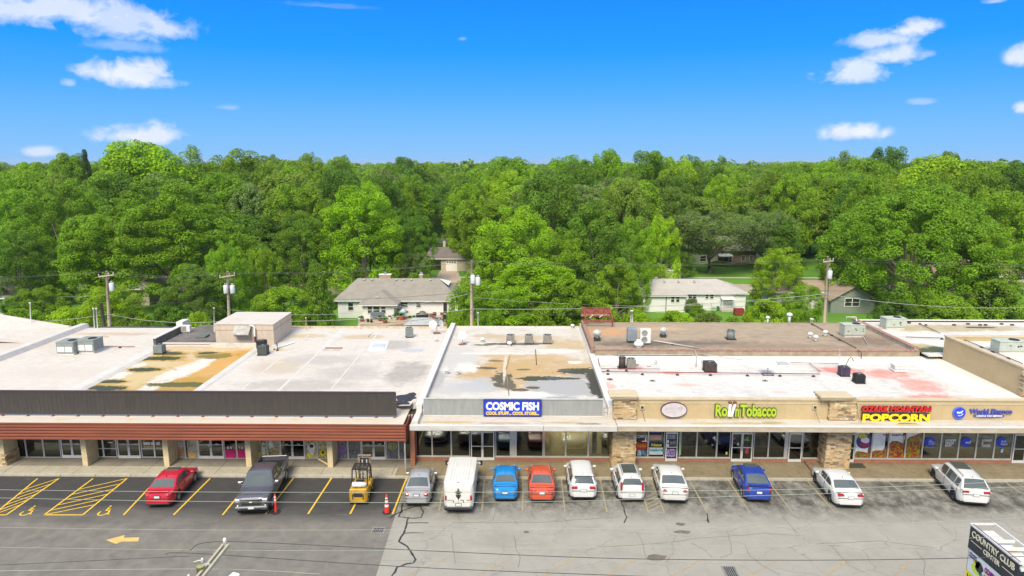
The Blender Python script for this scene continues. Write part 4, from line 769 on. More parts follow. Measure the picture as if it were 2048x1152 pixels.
# tan sign wall
TY = 44.55; xa, xb = 7.9, 36.2
b = MB(); b.box(7.4, xb, TY, TY + .2, 3.2, 5.05); part(RB, 'sign_wall', b, M_TANW); b = MB(); b.box(7.4, xb, TY - .06, TY + .3, 5.051, 5.16); b.box(7.4, xb, TY - .03, TY - .001, 4.78, 4.84); part(RB, 'wall_cap', b, M_TANC)
b = MB()
for px in (1320, 1420, 1570, 1750, 1885, 2015): x = W(px, 815, TY).x; b.box(x, x + .02, TY - .006, TY + .01, 3.8, 4.78)
part(RB, 'control_joint', b, mat('joint_tan', (.42, .31, .17), .8))
for px0, px1, cx0, cx1 in ((1223, 1268, 1219, 1277), (1643, 1690, 1640, 1706)):
    x0, x1_ = G(px0, 933, .15).x, G(px1, 933, .15).x; stones(RB, 'stone_veneer', x0, x1_, 44.25, WALL_Y, .14, 3.3, SM); stones(RB, 'stone_veneer', x0 + .02, x1_ - .02 + (.2 if px0 > 1500 else 0), 44.32, 44.9, 3.75, 5.2, SM)
    a_, b_ = W(cx0, 790, 44.2).x, W(cx1, 790, 44.2).x; b = MB(); b.bbox(a_ + .08, b_ - .08, 44.12, 45.15, 5.20, 5.36, .02); b.bbox(a_, b_, 44.02, 45.25, 5.362, 5.50, .02); part(RB, 'pillar_cap', b, M_TANC)
b = MB(); b.box(6.48, 40, KERB_Y + .40, 44.54, 3.58, 3.69); b.box(6.48, 7.4, 44.54, 45.1, 3.58, 3.69); part(RB, 'canopy', b, M_CANR)
b = MB(); b.box(6.50, 40, KERB_Y + .3, KERB_Y + .42, 3.32, 3.66); part(RB, 'fascia', b, mat('fascia_beige', (.50, .44, .34), .7, c2=(.42, .34, .25), scale=1.5, stretch=(1, 1, 2))); b = MB(); b.box(6.5, 40, KERB_Y + .27, KERB_Y + .46, 3.661, 3.73); part(RB, 'fascia_cap', b, M_WHITE2)
b = MB(); b.box(6.5, 40, KERB_Y + .45, WALL_Y, 3.46, 3.5); part(RB, 'canopy_soffit', b, M_WALLW); b = MB(); b.box(6.6, 40, WALL_Y - .03, WALL_Y + .15, 2.62, 3.5); part(RB, 'wall', b, M_WALLW)
ZG = {'z0': .44, 'gm': M_GLG}
bay([('w', 1268, 1295, Z1), ('w', 1295, 1328, Z1), ('d', 1330, 1354), ('w', 1357, 1392, Z1), ('w', 1392, 1432, Z1), ('w', 1432, 1459, Z1), ('d', 1461, 1482), ('d', 1482, 1503, {'s': -1}), ('w', 1505, 1535, Z1), ('w', 1535, 1568, Z1), ('s', 1568, 1574), ('d', 1575, 1602), ('w', 1603, 1640, Z1), ('d', 1691, 1707)], RB)
transom(RB, 1330, 1354); transom(RB, 1461, 1503); transom(RB, 1575, 1602)
pp = [1707, 1741, 1774, 1808, 1842, 1878, 1914, 1949, 1985, 2021]
bay([('w', a, b_, ZG) for a, b_ in zip(pp[:-1], pp[1:])] + [('d', 2023, 2048, {'s': -1}), ('w', 2049, 2085, ZG)], RB, gm=None)
knee(RB, 1268, 1329); knee(RB, 1355, 1460); knee(RB, 1504, 1574); knee(RB, 1603, 1640); knee(RB, 1707, 2021)
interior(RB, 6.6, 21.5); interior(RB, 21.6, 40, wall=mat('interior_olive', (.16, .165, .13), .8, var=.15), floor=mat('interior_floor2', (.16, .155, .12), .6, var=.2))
# prints on the right glass
pr_ = lambda n, c: mat('print_' + n, c, .45, var=.12, scale=5)
for a in ((1269.5, 1293.5, 884, 899, pr_('red', (.50, .03, .02))), (1269.5, 1293.5, 862, 871, pr_('brown', (.22, .15, .09))), (1269.5, 1290, 872, 881, pr_('black', (.03, .03, .05))), (1270, 1273, 900, 911, pr_('red', (.5, .03, .02))), (1275, 1283, 900, 911, photo_mat('print_sky', [(.35, .45, .5), (.6, .65, .65), (.1, .3, .45)], 5)), (1284, 1293, 900, 911, photo_mat('print_seas', [(.04, .08, .14), (.1, .35, .6), (.05, .1, .12)], 5)),
          (1298, 1323, 870, 880, pr_('pink', (.62, .26, .22))), (1299, 1324, 884, 894, pr_('black', (.02, .02, .03))), (1298, 1326, 895, 909, pr_('aqua_white', (.60, .70, .72))), (1301, 1322, 861, 866, pr_('navy', (.05, .05, .22))),
          (1333, 1351, 869, 878, photo_mat('print_comic_a', [(.1, .12, .2), (.45, .35, .3), (.3, .4, .6)], 6)), (1333, 1338, 880, 886, pr_('white', (.72, .72, .7))), (1333, 1338, 888, 893, pr_('white', (.72, .72, .7))), (1340, 1351, 882, 889, photo_mat('print_comic_b', [(.08, .08, .1), (.4, .3, .3), (.2, .3, .4)], 6)), (1333, 1351, 898, 914, photo_mat('print_comic_c', [(.08, .05, .25), (.35, .2, .6), (.7, .6, .8), (.05, .05, .2)], 4)),
          (1451, 1455, 904, 909, pr_('lime', (.55, .75, .08))), (1357.5, 1364, 861, 910, mat('curtain_green', (.30, .52, .28), .7, var=.12))): print_(RB, *a)
yz = lambda py: W(1300, py, WALL_Y).z
fit_text(RB, 'window_lettering', 'COMICS', PX(1270), PX(1292), yz(875.5), yz(869.5), WALL_Y - .05, mt_w, .004, bold=.03)
fit_text(RB, 'window_lettering', 'Pokemon', PX(1301), PX(1322), yz(892), yz(886), WALL_Y - .05, mat('print_lemon', (.85, .75, .03), .5), .004, bold=.04, shear=.15)
fit_text(RB, 'window_lettering', 'GAMEMASTER', PX(1298.5), PX(1325.5), yz(902), yz(898), WALL_Y - .05, mat('print_teal', (.02, .32, .42), .5), .004, bold=.04)
fit_text(RB, 'window_lettering', 'Comics', PX(1300), PX(1321), yz(878.5), yz(872), WALL_Y - .05, mat('print_cream', (.75, .66, .5), .5), .004, bold=.02, shear=.2)
fit_text(RB, 'window_lettering', 'YUGIOH', PX(1272), PX(1291), yz(894), yz(888), WALL_Y - .05, mat('print_orange', (.75, .35, .03), .5), .004, bold=.03)
for px, py, rw, rh, c in ((1467, 876, .16, .16, (.5, .12, .03)), (1467, 874, .09, .07, (.6, .45, .03)), (1495, 876, .14, .05, (.2, .45, .03)), (1494, 902, .13, .25, (.45, .05, .05)), (1493, 880, .2, .04, (.35, .6, .1)), (1476, 888, .07, .1, (.6, .58, .5)), (1412, 882, .12, .14, (.2, .18, .13)), (1425, 890, .08, .04, (.5, .48, .3))): blob_print(RB, px, py, rw, rh, mat('sticker_%d%d' % (px, py), c, .5, var=.2, scale=8))
def candy_mat():
    k = NT('print_candy'); v = k.n('ShaderNodeTexVoronoi'); v.inputs['Scale'].default_value = 9.5; k.l(k.wpos, v.inputs['Vector']); rp = k.n('ShaderNodeValToRGB'); s_ = k.n('ShaderNodeSeparateColor'); k.l(v.outputs['Color'], s_.inputs[0]); k.l(s_.outputs[0], rp.inputs[0])
    e = rp.color_ramp; e.interpolation = 'CONSTANT'; cs = [(0, (.50, .03, .02)), (.25, (.60, .18, .02)), (.42, (.62, .42, .03)), (.58, (.25, .38, .03)), (.7, (.45, .02, .04)), (.85, (.55, .30, .12)), (.93, (.10, .22, .05))]
    while len(e.elements) < len(cs): e.elements.new(.5)
    for el_, (p_, c_) in zip(e.elements, cs): el_.position = p_; el_.color = (*c_, 1)
    d = k.rng(v.outputs['Distance'], 0.02, .075, 1.0, .45); c = k.mix(1.0, rp.outputs[0], d, 'MULTIPLY'); c = k.mix(1.0, c, (1.45, 1.45, 1.45), 'MULTIPLY'); k.l(c, k.b.inputs['Base Color']); k.b.inputs['Roughness'].default_value = .4; return k.m
yz = lambda py: W(1870, py, WALL_Y).z; M_CANDY = candy_mat(); M_PRW = pr_('poster_white', (.84, .86, .88))
tops = [[(1708, 907), (1716, 902), (1728, 904), (1740, 907)], [(1742, 904), (1752, 900), (1765, 901), (1773, 894)], [(1775, 893), (1784, 882), (1796, 882), (1807, 888)], [(1809, 882), (1820, 874), (1832, 870), (1841, 866)]]
for i, tp in enumerate(tops):
    a, b_ = pp[i], pp[i + 1]; print_(RB, a + 1.6, b_ - 1.6, 862, 914.5, M_PRW); Y = WALL_Y - .045; q = [W(a + 1.6, 914.5, Y), W(b_ - 1.6, 914.5, Y)] + [W(p[0], p[1], Y) for p in reversed(tp)]; mb = MB(); mb.add([tuple(v) for v in q], [tuple(range(len(q)))]); part(RB, 'window_print', mb, M_CANDY)
def disc(root, px, py, r, m, Y, name='print_disc', sx=1.0, n=22): c = W(px, py, Y); mb = MB(); mb.add([(c.x + math.cos(2 * math.pi * i / n) * r * sx, Y, c.z + math.sin(2 * math.pi * i / n) * r) for i in range(n)], [tuple(range(n))]); return part(root, name, mb, m)
disc(RB, 1729, 882, .57, pr_('navy', (.05, .05, .22)), WALL_Y - .047); blob_print(RB, 1729, 889, .38, .2, pr_('berry', (.40, .02, .12)), WALL_Y - .050); blob_print(RB, 1730, 880, .3, .22, pr_('white', (.72, .72, .7)), WALL_Y - .051); blob_print(RB, 1725, 872, .36, .2, mat('print_kernel', (.62, .58, .08), .5, var=.3, scale=9), WALL_Y - .053, seed=4)
fit_text(RB, 'window_lettering', 'FREE', PX(1760), PX(1773), yz(872), yz(868), WALL_Y - .05, mat('print_mauve', (.32, .10, .25), .5), .004, bold=.03); fit_text(RB, 'window_lettering', 'SAMPLES', PX(1778), PX(1806), yz(872), yz(868), WALL_Y - .05, MATS['print_mauve'], .004, bold=.03)
M_WF = mat('sign_cobalt', (.02, .06, .58), .4, var=.05)
for px, tx in ((1860, 'LET\nMAKE\nTO TAX\nGOOD'), (1932, 'wf'), (2004, 'Llevelle\nMeadows')):
    disc(RB, px + (0 if px != 2004 else -1), 884, .37, M_WF, WALL_Y - .047); hw = 7 if 'wf' not in tx else 6.5; fit_text(RB, 'window_lettering', tx, PX(px - hw), PX(px + hw - 1), yz(889 if tx != 'wf' else 886.5), yz(879 if tx != 'wf' else 880.5), WALL_Y - .052, mt_w, .003, bold=.01)
fit_text(RB, 'window_lettering', 'LOANS\nMADE\nEASY', PX(1886), PX(1906), yz(892.5), yz(877), WALL_Y - .05, mt_w, .004, bold=.04); fit_text(RB, 'window_lettering', 'LOANS\n&\nTAXES', PX(1958), PX(1978), yz(892.5), yz(877), WALL_Y - .05, mt_w, .004, bold=.03)
print_(RB, 2001, 2007, 898, 905, mat('print_paleblue', (.35, .55, .7), .5))
# signs on the tan wall
SYn = TY - .02
def signroot(px, py, label, name='shop_sign'): p_ = W(px, py, TY); return empty(name, p_, label, 'sign')
o = signroot(1348, 833, 'oval white sign with faded lettering at the pillar end of the tan wall'); c = W(1348, 820, SYn - .12)
def ellp(cx, cz, rx, rz, y0, y1, n=28): mb = MB(); vs = [(cx + math.cos(2 * math.pi * i / n) * rx, y, cz + math.sin(2 * math.pi * i / n) * rz) for y in (y1, y0) for i in range(n)]; mb.add(vs, [tuple(reversed(range(n, 2 * n)))[::-1], tuple(range(n))[::-1]] + [(i, (i + 1) % n, n + (i + 1) % n, n + i) for i in range(n)]); return mb
part(o, 'cabinet', ellp(c.x, c.z, .90, .56, SYn - .14, SYn), mat('sign_plum', (.12, .06, .09), .5)); part(o, 'face', ellp(c.x, c.z, .84, .50, SYn - .15, SYn - .141), mat('sign_faded', (.62, .57, .58), .5, c2=(.50, .46, .50), scale=3))
fit_text(o, 'lettering', 'Custom Design\nUniforms', c.x - .62, c.x + .62, c.z - .22, c.z + .28, SYn - .152, mat('faded_print', (.46, .41, .46), .5), .004)
o = signroot(1490, 833, 'lime green letters reading Rolln Tobacco with two cigarettes on the tan wall')
M_LIME, M_DKG, M_SIDE = mat('letter_lime', (.40, .55, .03), .4, var=.06), mat('letter_dark_green', (.03, .06, .02), .5), mat('letter_side_dark', (.03, .02, .05), .5)
za, zb = W(1490, 832, SYn).z, W(1490, 808, SYn).z; Xp = lambda px: W(px, 820, SYn).x
for s_, a, b_ in (('Ro', 1430, 1454), ("'n", 1466, 1477), ('Tobacco', 1479, 1552)):
    letters(o, s_, Xp(a) - .05, Xp(b_) + .05, za - .05, zb + .04, SYn - .04, M_DKG, .05, bold=.075, name='letter_backing'); letters(o, s_, Xp(a), Xp(b_), za, zb, SYn - .10, M_LIME, .05, bold=.035)
for i, (px, sl_) in enumerate(((1457, 0.06), (1462, .22))):
    mb = MB(); z0_, z1_ = W(1460, 831, SYn).z, W(1460, 806, SYn).z; x = Xp(px); mb.add([(x - .09, SYn - .2, z0_), (x + .06, SYn - .2, z0_), (x + .06 + sl_, SYn - .2, z1_), (x - .09 + sl_, SYn - .2, z1_), (x - .09, SYn, z0_), (x + .06, SYn, z0_), (x + .06 + sl_, SYn, z1_), (x - .09 + sl_, SYn, z1_)], [(0, 1, 2, 3), (1, 5, 6, 2), (4, 0, 3, 7), (3, 2, 6, 7)]); part(o, 'cigarette', mb, mt_w)
    mb = MB(); mb.box(x - .11 + sl_, x + .09 + sl_, SYn - .215, SYn, z1_ + .003, z1_ + .12); part(o, 'cigarette_tip', mb, M_RUST)
o = signroot(1788, 842, 'red and yellow channel letters reading OZARK MOUNTAIN POPCORN on the tan wall')
M_RED, M_YL = mat('letter_red', (.62, .012, .012), .4, var=.05), mat('letter_yellow', (.85, .66, .01), .4, var=.05); M_RSD = mat('letter_side_red', (.20, .004, .01), .5); M_YSD = mat('letter_side_brown', (.08, .02, .04), .5)
letters(o, 'OZARK MOUNTAIN', Xp(1720), Xp(1858), W(1790, 821, SYn).z, W(1790, 810, SYn).z, SYn - .12, M_RED, .16, bold=.05, m_side=M_RSD); letters(o, 'POPCORN', Xp(1722), Xp(1856), W(1790, 840, SYn).z, W(1790, 824.5, SYn).z, SYn - .12, M_YL, .18, bold=.06, m_side=M_YSD)
b = MB(); b.box(Xp(1722), Xp(1856), SYn - .1, SYn, W(1790, 823.6, SYn).z, W(1790, 822.2, SYn).z); b.box(Xp(1722), Xp(1856), SYn - .1, SYn, W(1790, 834, SYn).z, W(1790, 832, SYn).z); part(o, 'raceway', b, M_TANC)
o = signroot(1970, 836, 'cobalt blue wf logo and World Finance lettering near the end of the tan wall')
c = W(1919, 826, SYn - .1); part(o, 'logo', ellp(c.x, c.z, .42, .42, SYn - .12, SYn), mat('sign_halo', (.10, .16, .75), .4)); part(o, 'logo_face', ellp(c.x, c.z, .37, .37, SYn - .13, SYn - .121), M_WF)
fit_text(o, 'lettering', 'wf', c.x - .22, c.x + .22, c.z - .04, c.z + .18, SYn - .135, mt_w, .005, bold=.03, shear=.2); b = MB(); b.ribbon([(0, 0), (1, 0)], .01, 0); mb = MB(); q = [(c.x + math.cos(R(a)) * .25, c.z + .02 + math.sin(R(a)) * .23, .03) for a in range(240, 350, 12)]
mb.add([(x, SYn - .135, z) for x, z, t_ in q] + [(c.x + (x - c.x) * .82, SYn - .135, c.z + (z - c.z) * .82) for x, z, t_ in q], [(i, i + 1, len(q) + i + 1, len(q) + i) for i in range(len(q) - 1)]); part(o, 'logo_swoosh', mb, mt_w)
letters(o, 'World Finance', Xp(1938), Xp(2023), W(1980, 826.5, SYn).z, W(1980, 817, SYn).z, SYn - .04, mat('letter_indigo', (.07, .09, .42), .4, var=.05), .08, bold=.02)
c = W(1977, 831, SYn); part(o, 'tagline_panel', ellp(c.x, c.z, 1.05, .13, SYn - .08, SYn), MATS['letter_indigo']); fit_text(o, 'lettering', 'LOAN & TAX SERVICE', c.x - .86, c.x + .86, c.z - .065, c.z + .065, SYn - .085, mt_w, .005, bold=.03)
for px, nb in ((1284, 'beside the oval sign'), (1629, 'between the lime letters and the second pillar'), (1711, 'beside the red letters')):
    c = W(px, 814, TY); r_ = empty('wall_vent', c, 'small square vent box on the tan wall ' + nb, 'vent'); b = MB(); b.bbox(-.17, .17, -.1, 0, -.16, .17, .02); b.obj('vent_housing', M_TANC, r_); b = MB(); b.box(-.09, .09, -.12, -.101, -.08, .09); b.obj('grille', M_DARK, r_)
    b = MB(); b.tube([(0, -.12, -.16), (.12, -.5, -.75), (.15, -.65, c.z * 0 - (c.z - 3.72))], .012, 5); b.obj('cable', M_DARK, r_)
# ================================================================ the tan building at the far right
TB = empty('store_building', (40, 50, 0), 'taller tan building at the far end of the row with white roof', 'store building')
b = MB(); b.box(35.83, 36.1, 47.3, 56.4, 3.0, 6.5); b.box(36.1, 60, 47.3, 47.6, 3.0, 6.5); b.box(36.1, 60, 56.15, 56.4, 4.8, 6.5); part(TB, 'wall', b, M_TANW); b = MB(); b.box(35.78, 36.2, 47.2, 56.5, 6.501, 6.62); b.box(36.2, 60, 47.2, 47.65, 6.501, 6.62); b.box(36.2, 60, 56.1, 56.5, 6.501, 6.62); part(TB, 'coping', b, M_TANC)
roofpanel(TB, 'roof', 36.1, 60, 47.6, 56.1, 6.2, M_RT); roofpanel(TB, 'roof', 34.66, 60, 56.41, 68.8, 4.85, M_RT); b = MB(); b.box(34.66, 60, 68.81, 69.0, 0, 5.0); part(TB, 'wall', b, mat('rear_edge_navy', (.04, .05, .12), .6)); b = MB(); b.box(34.66, 60, 68.7, 69.05, 5.001, 5.06); part(TB, 'coping', b, M_WHITE2)
stones(TB, 'stone_veneer', 35.75, 37.2, 46.9, 47.3, 3.6, 6.2, SM, 'fs')
# doormat and wooden plank on the pavement
a = [G(*p, .155) for p in ((1690, 927), (1724, 927), (1733, 936), (1694, 936))]; b = MB(); b.prism([(p.x, p.y) for p in a][::-1], .155, .17); tag(b.obj('doormat', mat('mat_dark', (.05, .05, .04), .95, var=.3, scale=8)), 'dark doormat in front of the popcorn shop door beside the stone pillar', 'doormat')
b = MB(); b.beam(G(1609, 922, .22) , G(1627, 944, .22), .16, .12); tag(b.obj('plank', mat('wood_old', (.22, .14, .085), .9, var=.3, scale=3)), 'old wooden plank lying across the pavement before the second stone pillar', 'plank')
b = MB(); b.beam(G(637, 918, .5), G(659, 931, .2), .08, .08); tag(b.obj('timber', mat('wood_pale', (.58, .42, .22), .8, var=.15, scale=3)), 'pale timber leaning low between the glass and the last cream column', 'plank')
# ================================================================ things standing on the roofs
def RL(px, py, z): p = G(px, py, z); return (p.x, p.y, z)
M_ACG = mat('unit_grey', (.25, .28, .27), .55, var=.12, scale=3); M_ACL = mat('unit_sage', (.46, .50, .43), .55, var=.08, scale=2); M_ACD = mat('unit_dark', (.085, .095, .09), .55, var=.15, scale=4)
M_ACB = mat('unit_brown', (.075, .055, .05), .6, var=.25, scale=3); M_ACW = mat('unit_white', (.74, .74, .72), .5, var=.06); M_FANB = mat('fan_black', (.02, .022, .025), .6); M_GALV = mat('galvanised', (.50, .50, .48), .5, var=.15, metal=.15); M_ACT = mat('unit_taupe', (.30, .28, .255), .6, var=.15, scale=3)
def condenser(loc, w_, h, m, label, rz=0.0, slats=9, grp=None, base=True, hexa=False):
    r = empty('condenser_unit', loc, label, 'air conditioner', grp or 'air conditioning condensers on the store roofs', rz)
    b = MB(); hw = w_ / 2
    if base: b.box(-hw - .06, hw + .06, -hw - .06, hw + .06, 0, .06); b.obj('base_pad', M_DARK, r); b = MB()
    if hexa: b.cyl((0, 0, .06), hw * .96, h - .12, 8); b.cyl((0, 0, h - .06), hw * 1.08, .06, 8)
    else: b.box(-hw + .03, hw - .03, -hw + .03, hw - .03, .07, h - .06); b.bbox(-hw, hw, -hw, hw, h - .059, h, .02)
    b.obj('casing', m, r)
    g_ = MB(); n = slats
    for i in range(n):
        z = .12 + i * (h - .24) / (n - 1)
        if not hexa: g_.box(-hw + .01, hw - .01, -hw + .012, -hw + .028, z, z + .02); g_.box(-hw + .012, -hw + .028, -hw + .03, hw - .03, z, z + .02); g_.box(hw - .028, hw - .012, -hw + .03, hw - .03, z, z + .02)
        else: g_.cyl((0, 0, z), hw, .015, 8, caps=False)
    for sx in (-1, 1):
        for sy in (-1, 1):
            if not hexa: g_.box(sx * hw - .025, sx * hw + .025, sy * hw - .025, sy * hw + .025, .06, h - .061)
    o = g_.obj('louvre', m, r); o['kind'] = 'stuff'
    f = MB(); f.lathe((0, 0, h + .003), [(0, 0.005), (hw * .72, .0), (hw * .74, .03), (hw * .80, .035), (hw * .82, 0)], 18); f.obj('fan_grille', M_FANB, r)
    f = MB(); 
    for k_ in range(3): a = k_ * 2.094; f.beam((math.cos(a) * .05, math.sin(a) * .05, h + .02), (math.cos(a) * hw * .66, math.sin(a) * hw * .66, h + .026), .10, .008)
    f.cyl((0, 0, h + .015), .07, .03, 8); f.obj('fan_blades', M_ACG, r)
    return r
def package(loc, L, D, h, m, label, rz=0.0, fans=1, curb=.18, filt=True):
    r = empty('package_unit', loc, label, 'air conditioner', 'boxy package units on the store roofs', rz)
    b = MB(); b.box(-L / 2 + .08, L / 2 - .08, -D / 2 + .08, D / 2 - .08, 0, curb); b.obj('curb', M_WHITE2, r)
    b = MB(); b.bbox(-L / 2, L / 2, -D / 2, D / 2, curb, h, .025); b.bbox(-L / 2 - .03, L / 2 + .03, -D / 2 - .03, D / 2 + .03, h + .001, h + .05, .012); b.obj('casing', m, r)
    rr = random.Random(int(L * 100 + loc[0]))
    if filt:
        for i in (0, 1): p = MB(); p.box(-L / 2 + .10 + i * L * .45, -L / 2 + .02 + (i + 1) * L * .45, -D / 2 - .012, -D / 2 - .001, curb + .12, h - .38); p.obj('filter_panel', M_ACW, r)
    else:
        for i in range(4): x = -L / 2 + L * (.14 + .24 * i); p = MB(); p.box(x - L * .09, x + L * .09, -D / 2 - .012, -D / 2 - .001, curb + .12, h - .12); p.obj('access_panel', m, r); 
        p = MB()
        for i in range(5): x = -L / 2 + L * rr.uniform(.1, .9); z = rr.uniform(curb + .2, h - .3); p.box(x, x + .12, -D / 2 - .03, -D / 2 - .013, z, z + .09)
        p.obj('service_plates', M_ACD, r)
    p = MB()
    for i in range(8): z = curb + .15 + i * (h - curb - .3) / 7; p.box(L / 2 + .001, L / 2 + .012, -D / 2 + .1, D / 2 - .1, z, z + .05)
    o = p.obj('louvre', M_ACG, r); o['kind'] = 'stuff'
    for i in range(fans): f = MB(); f.lathe((L * .18 - i * L * .4, 0, h + .052), [(0, .005), (.30, 0), (.31, .04), (.36, .045), (.38, 0)], 18); f.obj('fan_grille', M_FANB, r)
    return r
package(RL(142, 706, RZ), 1.55, 1.5, 1.15, M_ACG, 'grey package unit with two pale panels, first of the pair on the wide white roof'); package(RL(182, 703, RZ), 1.55, 1.5, 1.2, M_ACG, 'grey package unit with two pale panels, second of the pair nearer the roof ridge')
condenser(RL(320, 706, RZ), .72, .80, M_ACG, 'grey condenser at the corner of the orange ponding roof'); condenser(RL(527, 709, RZ), .75, .85, M_ACD, 'dark green-grey condenser in front of the penthouse flue'); condenser(RL(524, 697, RZ), .70, .8, M_FANB, 'black condenser directly behind another beside the penthouse')
condenser(RL(819, 674, RZ), .62, .95, M_ACG, 'slim dark grey condenser alone near the rear of the long white roof', rz=.35)
for px, nb in ((1021, 'first of the row of three near the middle utility pole'), (1058, 'centre one of the row of three'), (1095, 'one of the row of three nearest the brick parapet')): condenser(RL(px, 686, RZ), .74, .80, M_ACT, 'taupe louvred condenser, ' + nb)
condenser(RL(1461, 678, 4.78), .78, .85, M_ACG, 'eight-sided grey-green condenser alone on the brown gravel roof', hexa=True); condenser(RL(1244, 736, RZ), .60, .95, M_ACB, 'rusty brown round-cornered condenser below the tan rear wall', hexa=True); condenser(RL(1262, 736, RZ), .66, .82, M_ACT, 'taupe condenser beside the rusty brown one on the white roof')
condenser(RL(1419, 742, RZ), .90, .80, M_ACB, 'wide dark brown condenser in the middle of the white roof'); condenser(RL(1687, 751, RZ), .66, .78, mat('unit_purple', (.08, .06, .11), .5, var=.2), 'dark purplish condenser with white panel on the pink-stained roof'); condenser(RL(1717, 765, RZ), .66, .72, M_FANB, 'small black condenser nearest the street on the pink-stained roof')
package(RL(1703, 672, 4.78), 1.95, 1.1, 1.15, M_ACL, 'sage-grey package unit on the brown gravel roof', filt=False, rz=.03); package(RL(1785, 656, 4.85), 2.0, 1.2, 1.05, M_ACL, 'sage-grey package unit at the rear of the far white roof', filt=False, rz=.03)
package(RL(2015, 704, 6.2), 2.1, 1.1, .95, M_ACL, 'sage-grey package unit on the taller tan building', filt=False)
# sheet-metal box and twin fan unit
r = empty('duct_box', RL(1263, 684, 4.78), 'tall plain grey sheet-metal box on the brown roof beside the white twin-fan unit', 'duct box'); b = MB(); b.bbox(-.42, .42, -.4, .4, .18, 1.35, .03); b.obj('casing', mat('sheet_metal', (.30, .34, .38), .4, var=.1, metal=.3), r); b = MB(); b.box(-.4, .4, -.38, .38, 0, .18); b.obj('base', M_DARK, r)
r = empty('heat_pump', RL(1290, 688, 4.78), 'white heat pump with two round fans one above the other', 'air conditioner'); b = MB(); b.bbox(-.48, .48, -.18, .18, .10, 1.42, .03); b.obj('casing', M_ACW, r)
for z in (.46, 1.06): f = MB(); f.lathe((0, 0, 0), [(0, .02), (.24, .015), (.26, .03), (.28, 0)], 20, M=Matrix.Translation((-.10, -.18, z)) @ Matrix.Rotation(math.pi / 2, 4, 'X')); f.obj('fan_grille', M_ACT, r)
b = MB(); b.box(-.45, .45, -.2, -.1, 0, .10); b.box(-.45, .45, .1, .2, 0, .10); b.obj('foot_rail', M_DARK, r)
# vents
def turbine(loc, s, label, grp='round white roof vents', dark=True):
    r = empty('roof_vent', loc, label, 'vent', grp); b = MB(); b.box(-.28 * s, .28 * s, -.28 * s, .28 * s, 0, .30 * s); b.obj('base', M_DARK if dark else M_ACW, r); b = MB(); b.lathe((0, 0, .30 * s), [(.2 * s, 0), (.2 * s, .12 * s), (.36 * s, .25 * s), (.42 * s, .42 * s), (.36 * s, .6 * s), (.2 * s, .72 * s), (0, .75 * s)], 14); b.obj('turbine_head', M_GALV if dark else M_ACW, r)
    v = MB()
    for i in range(14): a = 2 * math.pi * i / 14; v.tube([(math.cos(a) * rr_ * s, math.sin(a) * rr_ * s, .3 * s + z * s) for rr_, z in ((.21, .12), (.38, .25), (.44, .42), (.38, .6), (.2, .73))], .012 * s, 3)
    o = v.obj('vanes', M_ACW, r); o['kind'] = 'stuff'; return r
turbine(RL(1194, 681, 4.78), 1.0, 'round white turbine vent on dark base by the brick parapet'); turbine(RL(1326, 674, 4.78), .92, 'round white turbine vent on dark base past the twin-fan unit')
def mushroom(loc, s, label, m=None, tall=.5):
    r = empty('roof_vent', loc, label, 'vent', 'small capped vents on the store roofs'); b = MB(); b.cyl((0, 0, 0), .11 * s, tall * s, 10); b.obj('pipe', m or M_ACW, r); b = MB(); b.lathe((0, 0, tall * s - .06 * s), [(.22 * s, 0), (.25 * s, .06 * s), (.2 * s, .16 * s), (.08 * s, .22 * s), (0, .23 * s)], 12); b.obj('cap', m or M_ACW, r); return r
r = empty('roof_vent', RL(1277, 695, 4.78), 'broad white domed exhaust fan at the front edge of the brown roof', 'vent'); b = MB(); b.cyl((0, 0, 0), .32, .3, 16); b.obj('drum', M_ACW, r); b = MB(); b.lathe((0, 0, .3), [(.42, -.05), (.44, .05), (.36, .2), (.22, .3), (.2, .42), (0, .45)], 18); b.obj('dome', M_ACW, r)
for px, py, z, s, t, lb in ((1620, 677, 4.78, 1, .45, 'first of three small white capped vents on the brown gravel roof'), (1631, 683, 4.78, 1, .45, 'small white capped vent nearest the front among three on the brown roof'), (1650, 673, 4.78, 1, .45, 'small white capped vent beside the long conduit on the brown roof'), (1535, 647, 4.78, .9, .7, 'thin white capped vent at the rear edge of the brown roof'),
        (1578, 646, 4.78, 1.25, .7, 'thicker white capped vent at the rear edge of the brown roof'), (893, 748, RZ, 1, .35, 'capped vent beside the sloping white parapet of the middle roof'), (915, 750, RZ, 1, .4, 'second capped vent from the sloping white parapet'), (965, 684, RZ, 1, .3, 'squat capped vent near the satellite dish mount'), (1019, 692, RZ, 1, .3, 'squat capped vent in front of the first louvred condenser'),
        (1273, 731, RZ, .9, .25, 'small grey gooseneck-like vent right of the taupe condenser'), (1297, 733, RZ, .7, .2, 'tiny vent on the white roof below the tan wall'), (1145, 656, RZ, .9, .3, 'stubby vent at the rear corner of the middle roof'), (1311, 728, RZ, .7, .55, 'slim grey box-topped vent below the tan rear wall'), (1405, 728, RZ, .7, .55, 'slim box-topped vent behind the wide brown condenser'), (872, 683, RZ, .8, .35, 'white vent near the rear of the long roof by the party parapet')):
    mushroom(RL(px, py, z), s, lb, tall=t)
r = empty('skylight', RL(1797, 742, RZ), 'stacked white louvred intake box near the sloping white side of the roof', 'roof hatch')
for i in range(3): b = MB(); b.bbox(-.55 + .05 * (i % 2), .55 - .05 * (i % 2), -.4, .4, .02 + i * .22, .02 + i * .22 + .19, .03); b.obj('louvre_tier', M_ACW, r)
